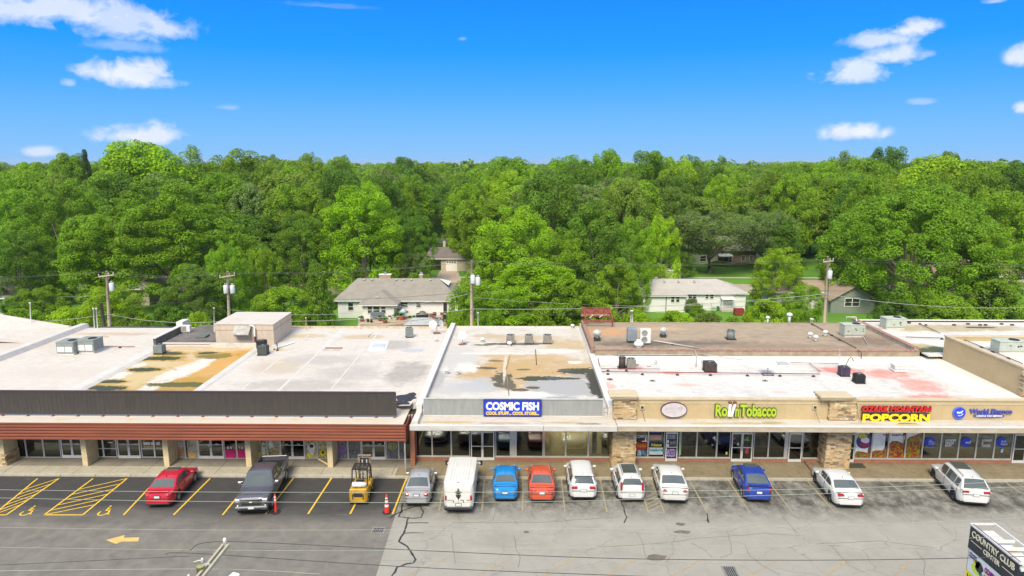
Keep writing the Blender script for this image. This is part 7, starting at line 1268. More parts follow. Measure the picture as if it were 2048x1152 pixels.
# chain-link fence at its lawn
r = empty('wire_fence', G(1300, 618), 'thin wire fence line before the white sided house', 'fence'); b = MB(); a = r.location; e = G(1440, 622); n = 8
for i in range(n + 1): q = Vector(a).lerp(e, i / n) - a; pb = MB(); pb.tube([(q.x, q.y, 0), (q.x, q.y, 1.1)], .03, 5); pb.obj('fence_post', M_GALV, r)
for z in (1.08,): b.beam((0, 0, z), (e.x - a.x, e.y - a.y, z), .03)
b.obj('top_rail', M_GALV, r)
# grey-green gabled house
H3 = empty('house', (49, 94, 0), 'grey-green gabled house with tan shingle roof beside the big spreading tree', 'house'); Y3 = 95; xa, xb = W(1661, 620, Y3).x, W(1748, 620, Y3).x; ze = W(1661, 598, Y3).z; zp = W(1706, 573, Y3).z; xm = (xa + xb) / 2
b = MB(); b.add([(xa, Y3, -.05), (xb, Y3, -.05), (xb, Y3, ze), (xm, Y3, zp), (xa, Y3, ze), (xa, Y3 + 9, -.05), (xb, Y3 + 9, -.05), (xb, Y3 + 9, ze), (xm, Y3 + 9, zp), (xa, Y3 + 9, ze)], [(0, 1, 2, 3, 4), (9, 8, 7, 6, 5), (0, 4, 9, 5), (1, 6, 7, 2)]); part(H3, 'wall', b, M_SDG)
b = MB(); o_ = .35
for s1, s2 in ((xa, -1), (xb, 1)): xx = s1 + s2 * o_; dz_ = (zp - ze) / (xm - xa) * o_; b.add([(xx, Y3 - .35, ze - dz_ + .06), (xm, Y3 - .35, zp + .06), (xm, Y3 + 9.3, zp + .06), (xx, Y3 + 9.3, ze - dz_ + .06), (xx, Y3 - .35, ze - dz_ - .06), (xm, Y3 - .35, zp - .06), (xm, Y3 + 9.3, zp - .06), (xx, Y3 + 9.3, ze - dz_ - .06)], [(0, 1, 2, 3), (4, 7, 6, 5), (0, 4, 5, 1), (3, 2, 6, 7), (0, 3, 7, 4)])
part(H3, 'roof', b, M_SH3); hwin(H3, 1689, 1719, 597, 612, Y3 - .02, 1); hbox(H3, 'wall', xa - 6.5, xa - .001, Y3 + 3, Y3 + 10, -.05, 2.4, mat('wall_palegrey', (.5, .5, .48), .7)); hip(H3, xa - 6.5, xb + 1.5, Y3 + 3, Y3 + 11, 2.45, W(1650, 560, Y3 + 7).z, xa - 4.0, xb - 1, M_SH3, .4)
# house with the garage
H4 = empty('house', (-16, 133, 0), 'tan house with white garage door and dark hipped roof up the pinkish driveway', 'house'); Y4 = 132; xa, xb = W(882, 530, Y4).x, W(960, 530, Y4).x; hbox(H4, 'wall', xa, xb, Y4, Y4 + 10, -.05, 2.5, M_SDT); xw = W(858, 520, Y4).x; hbox(H4, 'wall', xw, xa - .001, Y4 + 2.5, Y4 + 10, -.05, 2.5, M_SDT)
hip(H4, xw - .5, xb, Y4, Y4 + 10, 2.52, W(870, 494, Y4 + 5).z, W(862, 491, Y4 + 5).x, W(905, 491, Y4 + 5).x + 3, M_SH4, .5); a, c = W(892, 540, Y4), W(914, 521, Y4); hbox(H4, 'garage_door', a.x, c.x, Y4 - .05, Y4 - .01, 0, c.z, M_TRW)
for i in range(4): x = a.x + .15 + i * (c.x - a.x - .2) / 4; hbox(H4, 'door_light', x, x + .32, Y4 - .07, Y4 - .051, c.z - .45, c.z - .2, M_HG)
chim(H4, 886, 891, 484, Y4 + 5, 3.2, M_SDT, .5)
H7 = empty('house', (-6, 158, 0), 'dark-roofed low house behind the garage house', 'house'); hbox(H7, 'wall', -16, -4, 158, 166, 0, 2.4, M_SDT); hip(H7, -16, -4, 158, 166, 2.5, 4.4, -13, -7, M_SH1, .5)
# house across the street
H5 = empty('house', (50, 143, 0), 'pale green and brick house with a white porch awning across the street', 'house'); Y5 = 142; xa, xb, xc, xd = (W(p, 520, Y5).x for p in (1380, 1436, 1472, 1512)); hbox(H5, 'wall', xa, xb, Y5, Y5 + 9, -.05, 3.0, siding('siding_palegreen', (.50, .54, .42))); hbox(H5, 'wall', xb + .001, xd, Y5 + .6, Y5 + 9, -.05, 3.0, brick_mat('brick_greybrown', (.30, .24, .19), (.26, .20, .16), (.36, .31, .26))); hbox(H5, 'wall', xd + .001, xd + 4.5, Y5, Y5 + 9, -.05, 3.0, MATS['siding_palegreen'])
hip(H5, xa, xd + 4.5, Y5, Y5 + 9, 3.02, 5.4, xa + 4, xd, M_SH1, .5); a, c = W(1438, 512, Y5 - 1.5), W(1467, 505, Y5 - 1.5); b = MB(); b.add([(a.x, Y5 - 1.6, a.z), (c.x, Y5 - 1.6, a.z), (c.x, Y5 + .59, a.z + .5), (a.x, Y5 + .59, a.z + .5), (a.x, Y5 - 1.6, a.z - .15), (c.x, Y5 - 1.6, a.z - .15)], [(0, 1, 2, 3), (4, 5, 1, 0)]); part(H5, 'porch_awning', b, M_ACW); hwin(H5, 1448, 1456, 514, 527, Y5 + .58, door=True, m=M_HG); hwin(H5, 1458, 1464, 514, 524, Y5 + .58); hwin(H5, 1483, 1490, 512, 520, Y5 + .58); hwin(H5, 1499, 1506, 512, 520, Y5 + .58); hwin(H5, 1400, 1412, 512, 522, Y5 - .02)
# parts of further houses seen between the trees
def cottage(px0, px1, pyb, Y, zr, m, rm, label, win=()):
    xa, xb = W(px0, pyb, Y).x, W(px1, pyb, Y).x; r = empty('house', ((xa + xb) / 2, Y, 0), label, 'house'); hbox(r, 'wall', xa, xb, Y, Y + 7, -.05, 2.5, m); hip(r, xa, xb, Y, Y + 7, 2.52, zr, xa + 3, xb - 3, rm, .45)
    for a in win: hwin(r, *a, Y - .02)
    return r
cottage(-90, 12, 628, 92, 4.8, M_SDW, M_SH1, 'white house with grey-brown roof half out of frame behind the low trees', [(-4, 8, 607, 617)]); cottage(262, 300, 612, 99, 4.6, M_SDT, M_SH2, 'small pale gabled house peeping between dark trees behind the first utility pole'); cottage(430, 480, 600, 104, 4.5, M_SDW, M_SH2, 'pale house almost hidden by trees behind the second utility pole', [(448, 456, 590, 600)]); cottage(632, 700, 612, 108, 4.0, M_SDT, M_SH3, 'house with tan roof hidden behind the white ranch house')
cottage(30, 60, 560, 125, 4.5, M_SDW, M_SH1, 'small white house deep between the trees at the far end of the street'); cottage(1340, 1400, 470, 200, 5.5, M_SDT, M_SH4, 'distant brown-roofed house above the elm'); cottage(870, 905, 470, 200, 4.5, M_SDW, M_SH2, 'distant white house in the gap between the central trees')
cottage(1880, 2048, 590, 112, 5.0, M_SDT, M_SH3, 'tan-roofed house mostly hidden under the big spreading tree')
# ================================================================ utility poles and lines along the alley
M_WOOD = mat('pole_wood', (.56, .45, .32), .9, c2=(.44, .35, .25), scale=2, stretch=(6, 6, .7), bump=.3); M_TRF = mat('transformer_grey', (.60, .62, .64), .4, var=.06); M_INS = mat('insulator', (.55, .55, .58), .2)
PY = 73.0; poles = []
def upole(px, py, pxb, label, arm=1.5, tr=(), rz=0.0, z_arm=.5):
    t = W(px, py, PY); bx = W(pxb, 655, PY).x; t0 = Vector((bx - (t.x - bx) * .5, PY, 0)); r = empty('utility_pole', t0, label, 'utility pole', 'wooden utility poles behind the stores'); tt = t - t0; b = MB(); b.tube([(0, 0, -.3), tt * .5, tt], .19, 10, r2=.13); b.obj('pole', M_WOOD, r)
    if arm: d = Vector((math.cos(rz), math.sin(rz), .12 if arm > 1 else 0)); c = tt - Vector((0, .16, z_arm)); b = MB(); b.beam(c - d * arm / 2, c + d * arm / 2, .10, .12); b.obj('crossarm', M_WOOD, r); [(lambda bb, q: (bb.cyl((q.x, q.y, q.z + .06), .05, .22, 8), bb.obj('insulator', M_INS, r)))(MB(), c + d * arm * s_) for s_ in (-.46, .46, .15)]; b = MB(); b.beam(c - d * arm * .3, tt - Vector((0, .1, z_arm + .6)), .03); b.beam(c + d * arm * .3, tt - Vector((0, .1, z_arm + .6)), .03); b.obj('brace', M_STEEL, r)
    for (dx, dy_) in tr: c = tt + Vector((dx, -.1, dy_)); b = MB(); b.lathe(tuple(c), [(0, -.45), (.24, -.45), (.26, -.4), (.26, .38), (.22, .45), (0, .47)], 14); b.obj('transformer', M_TRF, r); b = MB(); b.cyl((c.x - .08, c.y, c.z + .45), .04, .2, 6); b.cyl((c.x + .08, c.y, c.z + .45), .04, .2, 6); b.obj('bushing', M_INS, r)
    b = MB(); b.tube([tt * .8 + Vector((.15, -.12, 0)), tt * .45 + Vector((.2, -.14, 0)), Vector((.22, -.2, .5))], .035, 5); b.obj('ground_wire', M_STEEL, r); poles.append((t0, tt)); return r
upole(213, 542, 219, 'leaning utility pole with a single transformer behind the wide white roof', 1.75, [(.45, -1.75)]); upole(455, 543, 459, 'utility pole carrying two transformers behind the penthouse', 1.6, [(-.28, -1.95), (.45, -1.95)], rz=.3); upole(943, 521, 943, 'tall utility pole with two white transformers behind the middle roof', 0, [(.12, -2.05), (.68, -2.25)]); upole(1656, 513, 1648, 'slanting utility pole with one white transformer behind the brown roof', 1.1, [(.30, -1.95)])
r = empty('wooden_post', (W(203, 605, 71).x, 71, 0), 'short dark wooden post beside the first utility pole', 'post'); b = MB(); b.tube([(0, 0, -.2), (-.05, 0, W(203, 605, 71).z)], .2, 9, r2=.18); b.obj('post', mat('wood_dark', (.14, .13, .08), .95, var=.25), r)
M_WIRE = mat('wire_pale', (.40, .40, .38), .5); M_WIREU = mat('wire_upper', (.16, .17, .15), .6); M_WIREG = mat('wire_greenish', (.34, .40, .32), .5); M_WIRED = mat('wire_dark', (.05, .05, .055), .6)
def wire(name, pts, r_, m, label, group, sag=0.0, n=14):
    P = []; pts = [Vector(p) for p in pts]
    for a, c in zip(pts[:-1], pts[1:]):
        for i in range(n): t = i / n; q = a.lerp(c, t); q.z -= sag * 4 * t * (1 - t); P.append(q)
    P.append(pts[-1]); mb = MB(); mb.tube([p - pts[0] for p in P], r_, 5); o = mb.obj(name, m, None, pts[0]); return tag(o, label, 'cable', group)
def pt(i, k_, dx=0): t0, tt = poles[i]; p = t0 + tt * k_; return Vector((p.x + dx, p.y - .2, p.z))
GW = 'power and phone lines along the alley poles'
far0, far1 = Vector((-75, 70, 9.0)), Vector((95, 76, 9.6))
for dx, k_, r_, m, lb, dz_ in ((-.6, .985, .009, M_WIREU, 'thin upper power line on the near end of the crossarms', 0), (.6, 1.0, .009, M_WIREU, 'thin upper power line on the far end of the crossarms', .25), (0, .68, .016, M_WIRED, 'dark middle service line below the transformers', -2.9)):
    wire('power_line', [far0 + Vector((dx, 0, dz_))] + [pt(i, k_ * (1.0 if i < 3 else .98), dx * .8) for i in range(4)] + [far1 + Vector((dx, 0, dz_))], r_, m, lb, GW, .5)
cz = [W(0, 636, 73), W(217, 627, 73), W(458, 640, 73), W(942, 617, 73), W(1649, 587, 73), W(2048, 614, 73)]; cz[0] = W(-60, 638, 73)
wire('phone_cable', [c - Vector((0, .25, 0)) for c in cz], .026, M_WIRE, 'thick pale phone cable strung low along the alley poles', GW, .55); wire('phone_cable', [c + Vector((0, -.25, -.45)) for c in cz], .018, M_WIRED, 'thin dark cable just under the thick phone cable', GW, .75)
wire('service_line', [pt(0, .72), W(60, 585, 95), W(0, 600, 98)], .015, M_WIRE, 'service line from the first utility pole toward the house at the frame edge', GW, .4); wire('service_line', [pt(2, .72), W(880, 606, 90)], .018, M_WIRED, 'service drop from the central utility pole to the ranch house', GW, .3); wire('service_line', [pt(2, .66), W(672, 628, 76), pt(1, .55)], .018, M_WIRE, 'service line between the central pole and the pole with two transformers', GW, .3); wire('service_line', [pt(3, .60), W(1490, 603, 84), W(1300, 612, 80), pt(2, .62)], .018, M_WIRE, 'service line sagging before the white sided house', GW, .2)
# power lines over the parking lot, seen from above
GF = 'power lines strung over the parking lot'
FY_ = 26.0
for k_, (l, m, r_) in enumerate((([(-40, 979), (420, 984), (1024, 984), (1620, 978), (2090, 960)], M_WIREG, .008), ([(-40, 995), (420, 1003), (1024, 1004), (1620, 988), (2090, 972)], M_WIREG, .008), ([(-40, 1054), (420, 1060), (1024, 1058), (1620, 1052), (2090, 1034)], M_WIREG, .0065), ([(-40, 1094), (420, 1100), (800, 1101), (1240, 1094), (1640, 1089), (2090, 1069)], M_WIREG, .0065),
        ([(380, 1100), (450, 1083), (820, 1100), (1240, 1117), (1700, 1120), (2090, 1112)], M_WIRED, .011), ([(330, 1108), (398, 1107), (820, 1134), (1240, 1151), (1500, 1160)], M_WIRED, .011), ([(-40, 1132), (380, 1112)], M_WIRED, .008), ([(-40, 1142), (420, 1138), (640, 1148)], M_WIREG, .007))):
    Yw = 24.0 + .15 * k_ if k_ < 4 else 19.6 - .6 * (k_ - 4); P = [W(x, y, Yw) for x, y in l]
    # smooth the measured points
    Q = []
    for i in range(len(P) - 1):
        p0, p1, p2, p3 = P[max(i - 1, 0)], P[i], P[i + 1], P[min(i + 2, len(P) - 1)]
        for j in range(8): t = j / 8; Q.append(.5 * ((2 * p1) + (-p0 + p2) * t + (2 * p0 - 5 * p1 + 4 * p2 - p3) * t * t + (-p0 + 3 * p1 - 3 * p2 + p3) * t ** 3))
    Q.append(P[-1]); mb = MB(); mb.tube([q - P[0] for q in Q], r_, 5)
    lbs = ['pale green power line, uppermost of those over the parked cars', 'second pale green power line over the parked cars', 'pale line crossing the driving lane above the painted arrow', 'pale line crossing the driving lane below the painted arrow', 'dark power line fastened to the tip insulator of the near crossarm', 'dark power line fastened to the middle insulator of the near crossarm', 'dark thin wire reaching in toward the near crossarm', 'lowest pale wire beside the near crossarm']
    tag(mb.obj('power_line', m, None, P[0]), lbs[k_], 'cable', GF)
# near pole with its crossarm
a, c = G(392, 1165, 10.0), G(452, 1090, 10.0); r = empty('utility_pole', (G(402, 1118, 10.0).x, (a.y + c.y) / 2 - .55, 0), 'near utility pole whose pale double crossarm reaches in at the lower edge', 'utility pole'); o0 = r.location
M_ARM = mat('crossarm_pale', (.50, .47, .36), .85, c2=(.40, .36, .26), scale=3, stretch=(1, 4, 1), bump=.2); M_OLD = mat('pole_green', (.40, .38, .16), .9, c2=(.28, .26, .12), scale=4, stretch=(5, 5, 1))
d = (c - a).normalized(); nrm = Vector((d.y, -d.x, 0))
for s_ in (-.075, .075): b = MB(); b.beam(a - d * 1.2 + nrm * s_ - o0, c + nrm * s_ - o0, .07, .10); b.obj('crossarm', M_ARM, r)
b = MB(); px_ = G(400, 1120, 10.15); b.tube([(px_.x - o0.x + .12, px_.y - o0.y - .25, 0), (px_.x - o0.x + .12, px_.y - o0.y - .25, 10.12)], .14, 12, r2=.10); b.obj('pole', M_OLD, r)
for t_, zz, s_ in ((.97, .12, .06), (.42, .1, .05), (.0, .1, .05)):
    q = a.lerp(c, t_) - o0 + nrm * (-.0 if t_ > .9 else -.18); b = MB(); b.lathe(tuple(q), [(.015, 0), (.02, zz), (s_, zz + .02), (s_ * .7, zz + .06), (s_ * .95, zz + .08), (s_ * .6, zz + .13), (0, zz + .15)], 10); b.obj('insulator', mat('insulator_white', (.8, .8, .78), .2) if t_ > .9 else M_INS, r)
    if t_ < .9: b = MB(); b.beam(q + Vector((0, 0, .05)), q + nrm * .2 + Vector((0, 0, .05)), .04); b.tube([q + Vector((-.25, .02, .1)), q + Vector((-.1, .0, .16)), q + Vector((.05, .05, .12))], .02, 5); b.obj('clamp', M_GALV, r)
b = MB(); b.beam(a.lerp(c, .38) - o0 + Vector((0, 0, -.06)), Vector((px_.x - o0.x, px_.y - o0.y - .5, 9.2)), .03); b.obj('brace', M_ARM, r)
# lamp head reaching in at the lower edge
p = G(466, 1150, 8.0); r = empty('street_lamp', (p.x, p.y - 2.0, 0), 'street lamp of which only the white head shows at the lower edge', 'street lamp'); b = MB(); b.bbox(-.15, .15, -.30, .35, -.06, .06, .05, M=Matrix.Translation((0, 2.0 - .25, 8.0)) @ Matrix.Rotation(-.25, 4, 'Z')); b.obj('lamp_head', mat('lamp_white', (.78, .78, .76), .4), r); b = MB(); b.tube([(0, 1.5, 7.95), (0, .6, 7.8), (0, 0, 7.2)], .04); b.obj('lamp_arm', M_GALV, r); b = MB(); b.tube([(0, 0, 0), (0, 0, 7.3)], .09, 9); b.obj('lamp_post', M_GALV, r)
# ================================================================ the shopping centre's pylon sign
ZS = 6.5; f, n_ = G(1943, 1049, ZS), G(2039, 1127, ZS); X0s = (f.x + n_.x) / 2; Yf, Yn = f.y, n_.y; Ls = Yf - Yn; Ws = G(1986, 1047, ZS).x - f.x
PS = empty('pylon_sign', (X0s + Ws / 2, (Yf + Yn) / 2, 0), 'dark pylon sign reading COUNTRY CLUB CENTER at the lower corner of the lot', 'sign'); MS = Matrix.Translation((X0s, Yf, 0)) @ Matrix.Rotation(-math.pi / 2, 4, 'Z')
def sface(name, u0, u1, z0, z1, d0, d1, m): b = MB(); b.box(u0, u1, -d1, -d0, ZS + z0, ZS + z1, M=MS); return part(PS, name, b, m)
M_NV, M_SGR = mat('sign_dark_navy', (.012, .022, .035), .35, var=.1), mat('sign_dark_green', (.014, .035, .025), .4)
b = MB(); b.box(.02, Ls - .02, .02, Ws - .02, ZS - 4.6, ZS - .35, M=MS); part(PS, 'cabinet', b, M_NV); sface('name_panel', 0, Ls, -.95, -.02, -.02, .02, M_NV); sface('advert_panel', .10, Ls - .05, -1.95, -1.0, -.02, .02, mat('advert_white', (.68, .72, .76), .4)); sface('advert_panel', .06, Ls - .05, -2.9, -1.98, -.02, .02, mat('advert_yellow', (.80, .72, .02), .4)); sface('divider', 0, Ls, -.999, -.951, -.01, .03, M_SGR)
b = MB(); b.box(-.04, Ls + .04, -.045, .0, ZS - .02, ZS + .05, M=MS); b.box(-.04, Ls + .04, Ws, Ws + .06, ZS - .02, ZS + .06, M=MS); b.box(-.05, -.001, -.04, Ws + .05, ZS - .025, ZS + .045, M=MS); b.box(Ls + .001, Ls + .05, -.04, Ws + .05, ZS - .025, ZS + .045, M=MS); part(PS, 'top_frame', b, M_WHITE2)
b = MB(); b.box(.0, Ls, .001, .10, ZS - .12, ZS + .02, M=MS); part(PS, 'gutter_strip', b, mat('strip_purple', (.10, .07, .14), .5)); b = MB(); b.box(.02, Ls - .02, .101, Ws - .02, ZS - .34, ZS - .26, M=MS); part(PS, 'top_tray', b, M_WHITE2)
for u in (Ls * .42, Ls * .47 + .4): b = MB(); b.box(u, u + .05, .11, Ws - .001, ZS - .1, ZS + .01, M=MS); part(PS, 'cross_rail', b, M_ACW)
b = MB(); b.box(Ls * .48, Ls * .48 + .36, .2, Ws - .15, ZS - .259, ZS - .22, M=MS); part(PS, 'tray_hatch', b, M_TANC)
M_CRM = mat('letter_cream', (.72, .68, .52), .45)
def stext(s_, u0, u1, z0, z1, m, bold=.0, d=.03): o = fit_text(PS, 'lettering', s_, u0, u1, ZS + z0, ZS + z1, -d, m, .012, bold=bold, M=MS); return o
stext('COUNTRY CLUB', .16, Ls - .16, -.42, -.15, M_CRM, .02); stext('CENTER', Ls * .33, Ls * .67, -.72, -.52, M_CRM, .02)
for u0, u1 in ((.14, Ls * .29), (Ls * .71, Ls - .14)): sface('rule_line', u0, u1, -.63, -.61, .02, .03, M_CRM)
stext('OZARK', .16, .62, -1.18, -1.09, mat('print_violet', (.13, .05, .25), .5), .03, .024); stext('MOUNTAIN', .16, .66, -1.30, -1.21, mat('print_greydark', (.1, .1, .12), .5), .03, .024); stext('OZARK MOUNTAIN', 1.1, Ls - .2, -1.42, -1.18, mat('print_plum', (.22, .02, .17), .5), .05, .024); stext('POPCORN', 1.1, Ls - .3, -1.78, -1.5, mat('print_orange2', (.75, .30, .03), .5), .05, .024); stext('VAPE', .16, .9, -2.3, -2.06, M_NV, .03, .024)
for u, z, rx, rz_, m in ((.78, -1.42, .24, .24, M_NV), (.74, -1.40, .19, .2, mt_w), (.62, -1.36, .2, .17, mat('print_kernel', (.6, .6, .1))), (.60, -1.62, .26, .2, mat('print_lime2', (.55, .72, .06), .5)), (.68, -1.45, .09, .14, mat('print_rose', (.55, .12, .12), .5)), (.88, -1.62, .12, .12, mat('print_pine', (.02, .25, .15), .5))):
    b = MB(); vs = [MS @ Vector((u + math.cos(2 * math.pi * i / 14) * rx * (1 + .2 * math.sin(i * 2.3 + u * 9)), -.022 - .001 * (abs(hash((u, z))) % 7), ZS + z + math.sin(2 * math.pi * i / 14) * rz_)) for i in range(14)]; b.add(vs, [tuple(range(14))]); part(PS, 'advert_motif', b, m)
for u in (.35, Ls - .35): b = MB(); b.tube([MS @ Vector((u, Ws / 2, 0)), MS @ Vector((u, Ws / 2, ZS - 4.6))], .14, 12); part(PS, 'post', b, M_DARK)
# ================================================================ trees
def leaf_mat():
    m = bpy.data.materials.new('leaf'); m.use_nodes = True; t = m.node_tree; t.nodes.clear(); L = t.links.new; N = t.nodes.new
    oi = N('ShaderNodeObjectInfo'); ge = N('ShaderNodeNewGeometry'); tc_ = N('ShaderNodeTexCoord'); no = N('ShaderNodeTexNoise'); no.inputs['Scale'].default_value = .45; no.inputs['Detail'].default_value = 3; L(tc_.outputs['Object'], no.inputs['Vector'])
    mr = N('ShaderNodeMapRange'); mr.inputs[3].default_value = .86; mr.inputs[4].default_value = 1.16; L(ge.outputs['Random Per Island'], mr.inputs[0])
    mr2 = N('ShaderNodeMapRange'); mr2.inputs[1].default_value = .3; mr2.inputs[2].default_value = .7; mr2.inputs[3].default_value = .7; mr2.inputs[4].default_value = 1.3; L(no.outputs['Fac'], mr2.inputs[0])
    mu = N('ShaderNodeMath'); mu.operation = 'MULTIPLY'; L(mr.outputs[0], mu.inputs[0]); L(mr2.outputs[0], mu.inputs[1])
    mx = N('ShaderNodeMixRGB'); mx.blend_type = 'MULTIPLY'; mx.inputs[0].default_value = 1; L(oi.outputs['Color'], mx.inputs[1]); L(mu.outputs[0], mx.inputs[2])
    d = N('ShaderNodeBsdfPrincipled'); d.inputs['Roughness'].default_value = .55; d.inputs['Specular IOR Level'].default_value = .25; L(mx.outputs[0], d.inputs['Base Color'])
    tr = N('ShaderNodeBsdfTranslucent'); m2 = N('ShaderNodeMixRGB'); m2.blend_type = 'MULTIPLY'; m2.inputs[0].default_value = 1; m2.inputs[2].default_value = (1.35, 1.25, .55, 1); L(mx.outputs[0], m2.inputs[1]); L(m2.outputs[0], tr.inputs[0])
    ms = N('ShaderNodeMixShader'); ms.inputs[0].default_value = .32; L(d.outputs[0], ms.inputs[1]); L(tr.outputs[0], ms.inputs[2]); o = N('ShaderNodeOutputMaterial'); L(ms.outputs[0], o.inputs[0]); return m
M_LEAF = leaf_mat(); M_BARK = mat('bark', (.17, .135, .10), .95, c2=(.24, .20, .16), scale=3, stretch=(4, 4, .8), bump=.5)
def leaves_mesh(C, Rr, nper, size, up=.55, rs=None, zs=.8, shell=.7):
    """C: clump centres, Rr: clump radii; leaf-sized faces on the outside of every clump"""
    rs = rs or np.random.default_rng(1); n = len(C); idx = np.repeat(np.arange(n), (nper * (Rr / Rr.mean()) ** 2).astype(int)); N = len(idx)
    d = rs.normal(size=(N, 3)); d[:, 2] += .35; d /= np.linalg.norm(d, axis=1)[:, None]; rad = Rr[idx] * (shell + (1.08 - shell) * rs.random(N) ** .6)
    P = C[idx] + d * rad[:, None] * np.array([1, 1, zs]); nn = d * .75 + rs.normal(size=(N, 3)) * .45; nn[:, 2] += up; nn /= np.linalg.norm(nn, axis=1)[:, None]
    a = np.cross(nn, rs.normal(size=(N, 3))); a /= np.linalg.norm(a, axis=1)[:, None]; b = np.cross(nn, a); s = size * (.6 + .8 * rs.random(N))[:, None]
    V = np.empty((N, 4, 3)); V[:, 0] = P - a * s * .5; V[:, 1] = P + b * s * .46 + nn * s * .05; V[:, 2] = P + a * s * .5; V[:, 3] = P - b * s * .46 + nn * s * .05
    return V.reshape(-1, 3)
def quads(name, V, m):
    n = len(V) // 4; me = bpy.data.meshes.new(name); me.vertices.add(n * 4); me.vertices.foreach_set('co', V.astype('f').ravel()); me.loops.add(n * 4); me.loops.foreach_set('vertex_index', np.arange(n * 4, dtype='i')); me.polygons.add(n); me.polygons.foreach_set('loop_start', np.arange(0, n * 4, 4, dtype='i')); me.update(calc_edges=True); me.materials.append(m); return me
def crown_points(kind, w, h, zb, n, rs):
    """clump centres over the crown's volume"""
    pts = []; tries = 0; r0 = w / 2; hc = h - zb; lob = [(rs.normal(0, r0 * .45), rs.normal(0, r0 * .45), rs.uniform(.55, .8)) for _ in range(7)]
    ph = rs.uniform(0, 6.28, 6)
    while len(pts) < n and tries < n * 60:
        tries += 1; a = rs.uniform(0, 2 * math.pi); u = rs.uniform(0, 1)
        lobe = 1 + .16 * math.sin(2 * a + ph[0] + 3 * u) + .12 * math.sin(3 * a + ph[1] - 2 * u) + .08 * math.sin(5 * a + ph[2] + 5 * u)
        if kind == 'round': prof = math.sqrt(max(0, 1 - abs((u - .42) / .60) ** 2.3))
        elif kind == 'dome': prof = math.sqrt(max(0, 1 - u ** 2.2)) * (1 if u > .12 else .75)
        elif kind == 'cone': prof = (1 - u) ** .85 * .95 + .05
        elif kind == 'vase': prof = .38 + .62 * math.sin(min(1, u * 1.25) * math.pi * .5) if u < .72 else math.sqrt(max(0, 1 - ((u - .72) / .30) ** 2))
        elif kind == 'layer': prof = math.sqrt(max(0, 1 - u ** 2.6))
        elif kind == 'bush': prof = math.sqrt(max(0, 1 - u ** 2))
        else: prof = 1
        inner = rs.random() < .22; k_ = rs.uniform(.3, .75) if inner else rs.uniform(.82, 1.0)
        rr = r0 * prof * lobe * k_; z = zb + hc * u * (1 + .05 * math.sin(a * 3 + ph[3]))
        if kind == 'layer': z = zb + hc * (.55 * u + .45 * round(u * 6 + 1.6 * math.sin(a * 3 + ph[4]) + 1.1 * math.sin(a * 7 + ph[5])) / 6.0)
        if prof > 0: pts.append((rr * math.cos(a), rr * math.sin(a), z))
    return np.array(pts)
DES = {}
def design(key, kind, w=12, h=15, zb=3, n=90, cr=1.15, nper=150, size=.34, seed=0, limbs=6, tr=.32, up=.55, zs=.8):
    rs = np.random.default_rng(seed + 11); C = crown_points(kind, w * .86, h - cr * .7, zb + cr * .5, n, rs); Rr = cr * (.65 + .7 * rs.random(len(C)))
    # clumps must reach the top and sides
    V = leaves_mesh(C, Rr, nper, size, up, rs, zs); cm = quads('crown', V, M_LEAF); t = MB(); top = Vector((rs.normal(0, .3), rs.normal(0, .3), zb + (h - zb) * .62)); t.tube([(0, 0, -.3), (0, 0, .4), (rs.normal(0, .15), rs.normal(0, .15), zb * .8), top * .6 + Vector((0, 0, zb * .3)), top], tr, 8, r2=tr * .3)
    for i in range(limbs): c = Vector(C[rs.integers(len(C))]); s = Vector((0, 0, zb * rs.uniform(.6, 1.1) + (h - zb) * rs.uniform(0, .25))); mid = s.lerp(c, .5) + Vector((0, 0, .5)); t.tube([s, mid, c], tr * .42, 6, r2=tr * .1)
    tm = t.obj('trunk', M_BARK); me = tm.data; bpy.data.objects.remove(tm); me.name = 'trunk'; DES[key] = (cm, me, w, h)
design('r1', 'round', seed=1, n=170, cr=.88, nper=190, size=.22); design('r2', 'round', seed=2, n=180, cr=.85, nper=180, size=.21); design('r3', 'dome', seed=3, w=13, h=14, zb=2.5, n=180, cr=.92, nper=190, size=.22); design('r4', 'round', seed=4, w=11, h=16, cr=.82, n=180, nper=170, size=.21)
design('d1', 'dome', seed=5, w=14, h=14, zb=2, n=220, cr=.85, nper=190, size=.20); design('v1', 'vase', seed=6, w=14, h=14, zb=4.5, n=150, cr=.85, nper=200, size=.18, limbs=14, tr=.45); design('c1', 'cone', seed=7, w=8, h=14, zb=1.0, n=150, cr=.65, nper=150, size=.18); design('j1', 'cone', seed=8, w=8, h=9, zb=.5, n=150, cr=.52, nper=170, size=.15, up=.2, zs=1.3)
design('b1', 'bush', seed=9, w=8, h=4.5, zb=0, n=110, cr=.55, nper=150, size=.16, limbs=3, tr=.12); design('b2', 'bush', seed=10, w=6, h=3.4, zb=0, n=80, cr=.42, nper=130, size=.14, limbs=3, tr=.1)
design('n1', 'round', seed=21, w=12, h=14, zb=.5, n=230, cr=.70, nper=210, size=.165); design('n2', 'dome', seed=22, w=12, h=14, zb=.5, n=230, cr=.68, nper=210, size=.16); design('n3', 'round', seed=23, w=9, h=9, zb=.8, n=150, cr=.55, nper=170, size=.15)
design('big', 'dome', seed=30, w=28, h=17.5, zb=1.2, n=720, cr=.92, nper=230, size=.205, limbs=16, tr=.6); design('lay', 'layer', seed=31, w=25, h=17, zb=2.0, n=620, cr=.98, nper=220, size=.20, limbs=14, tr=.5, up=.9, zs=.55)
design('s1', 'round', seed=40, w=9, h=20, zb=4, n=70, cr=.95, nper=110, size=.24, limbs=16)       # sparse one
design('f1', 'round', seed=50, n=110, cr=.98, nper=130, size=.27); design('f2', 'dome', seed=51, n=110, cr=.98, nper=130, size=.27); design('f3', 'round', seed=52, w=10, h=15, n=100, cr=.92, nper=130, size=.26)
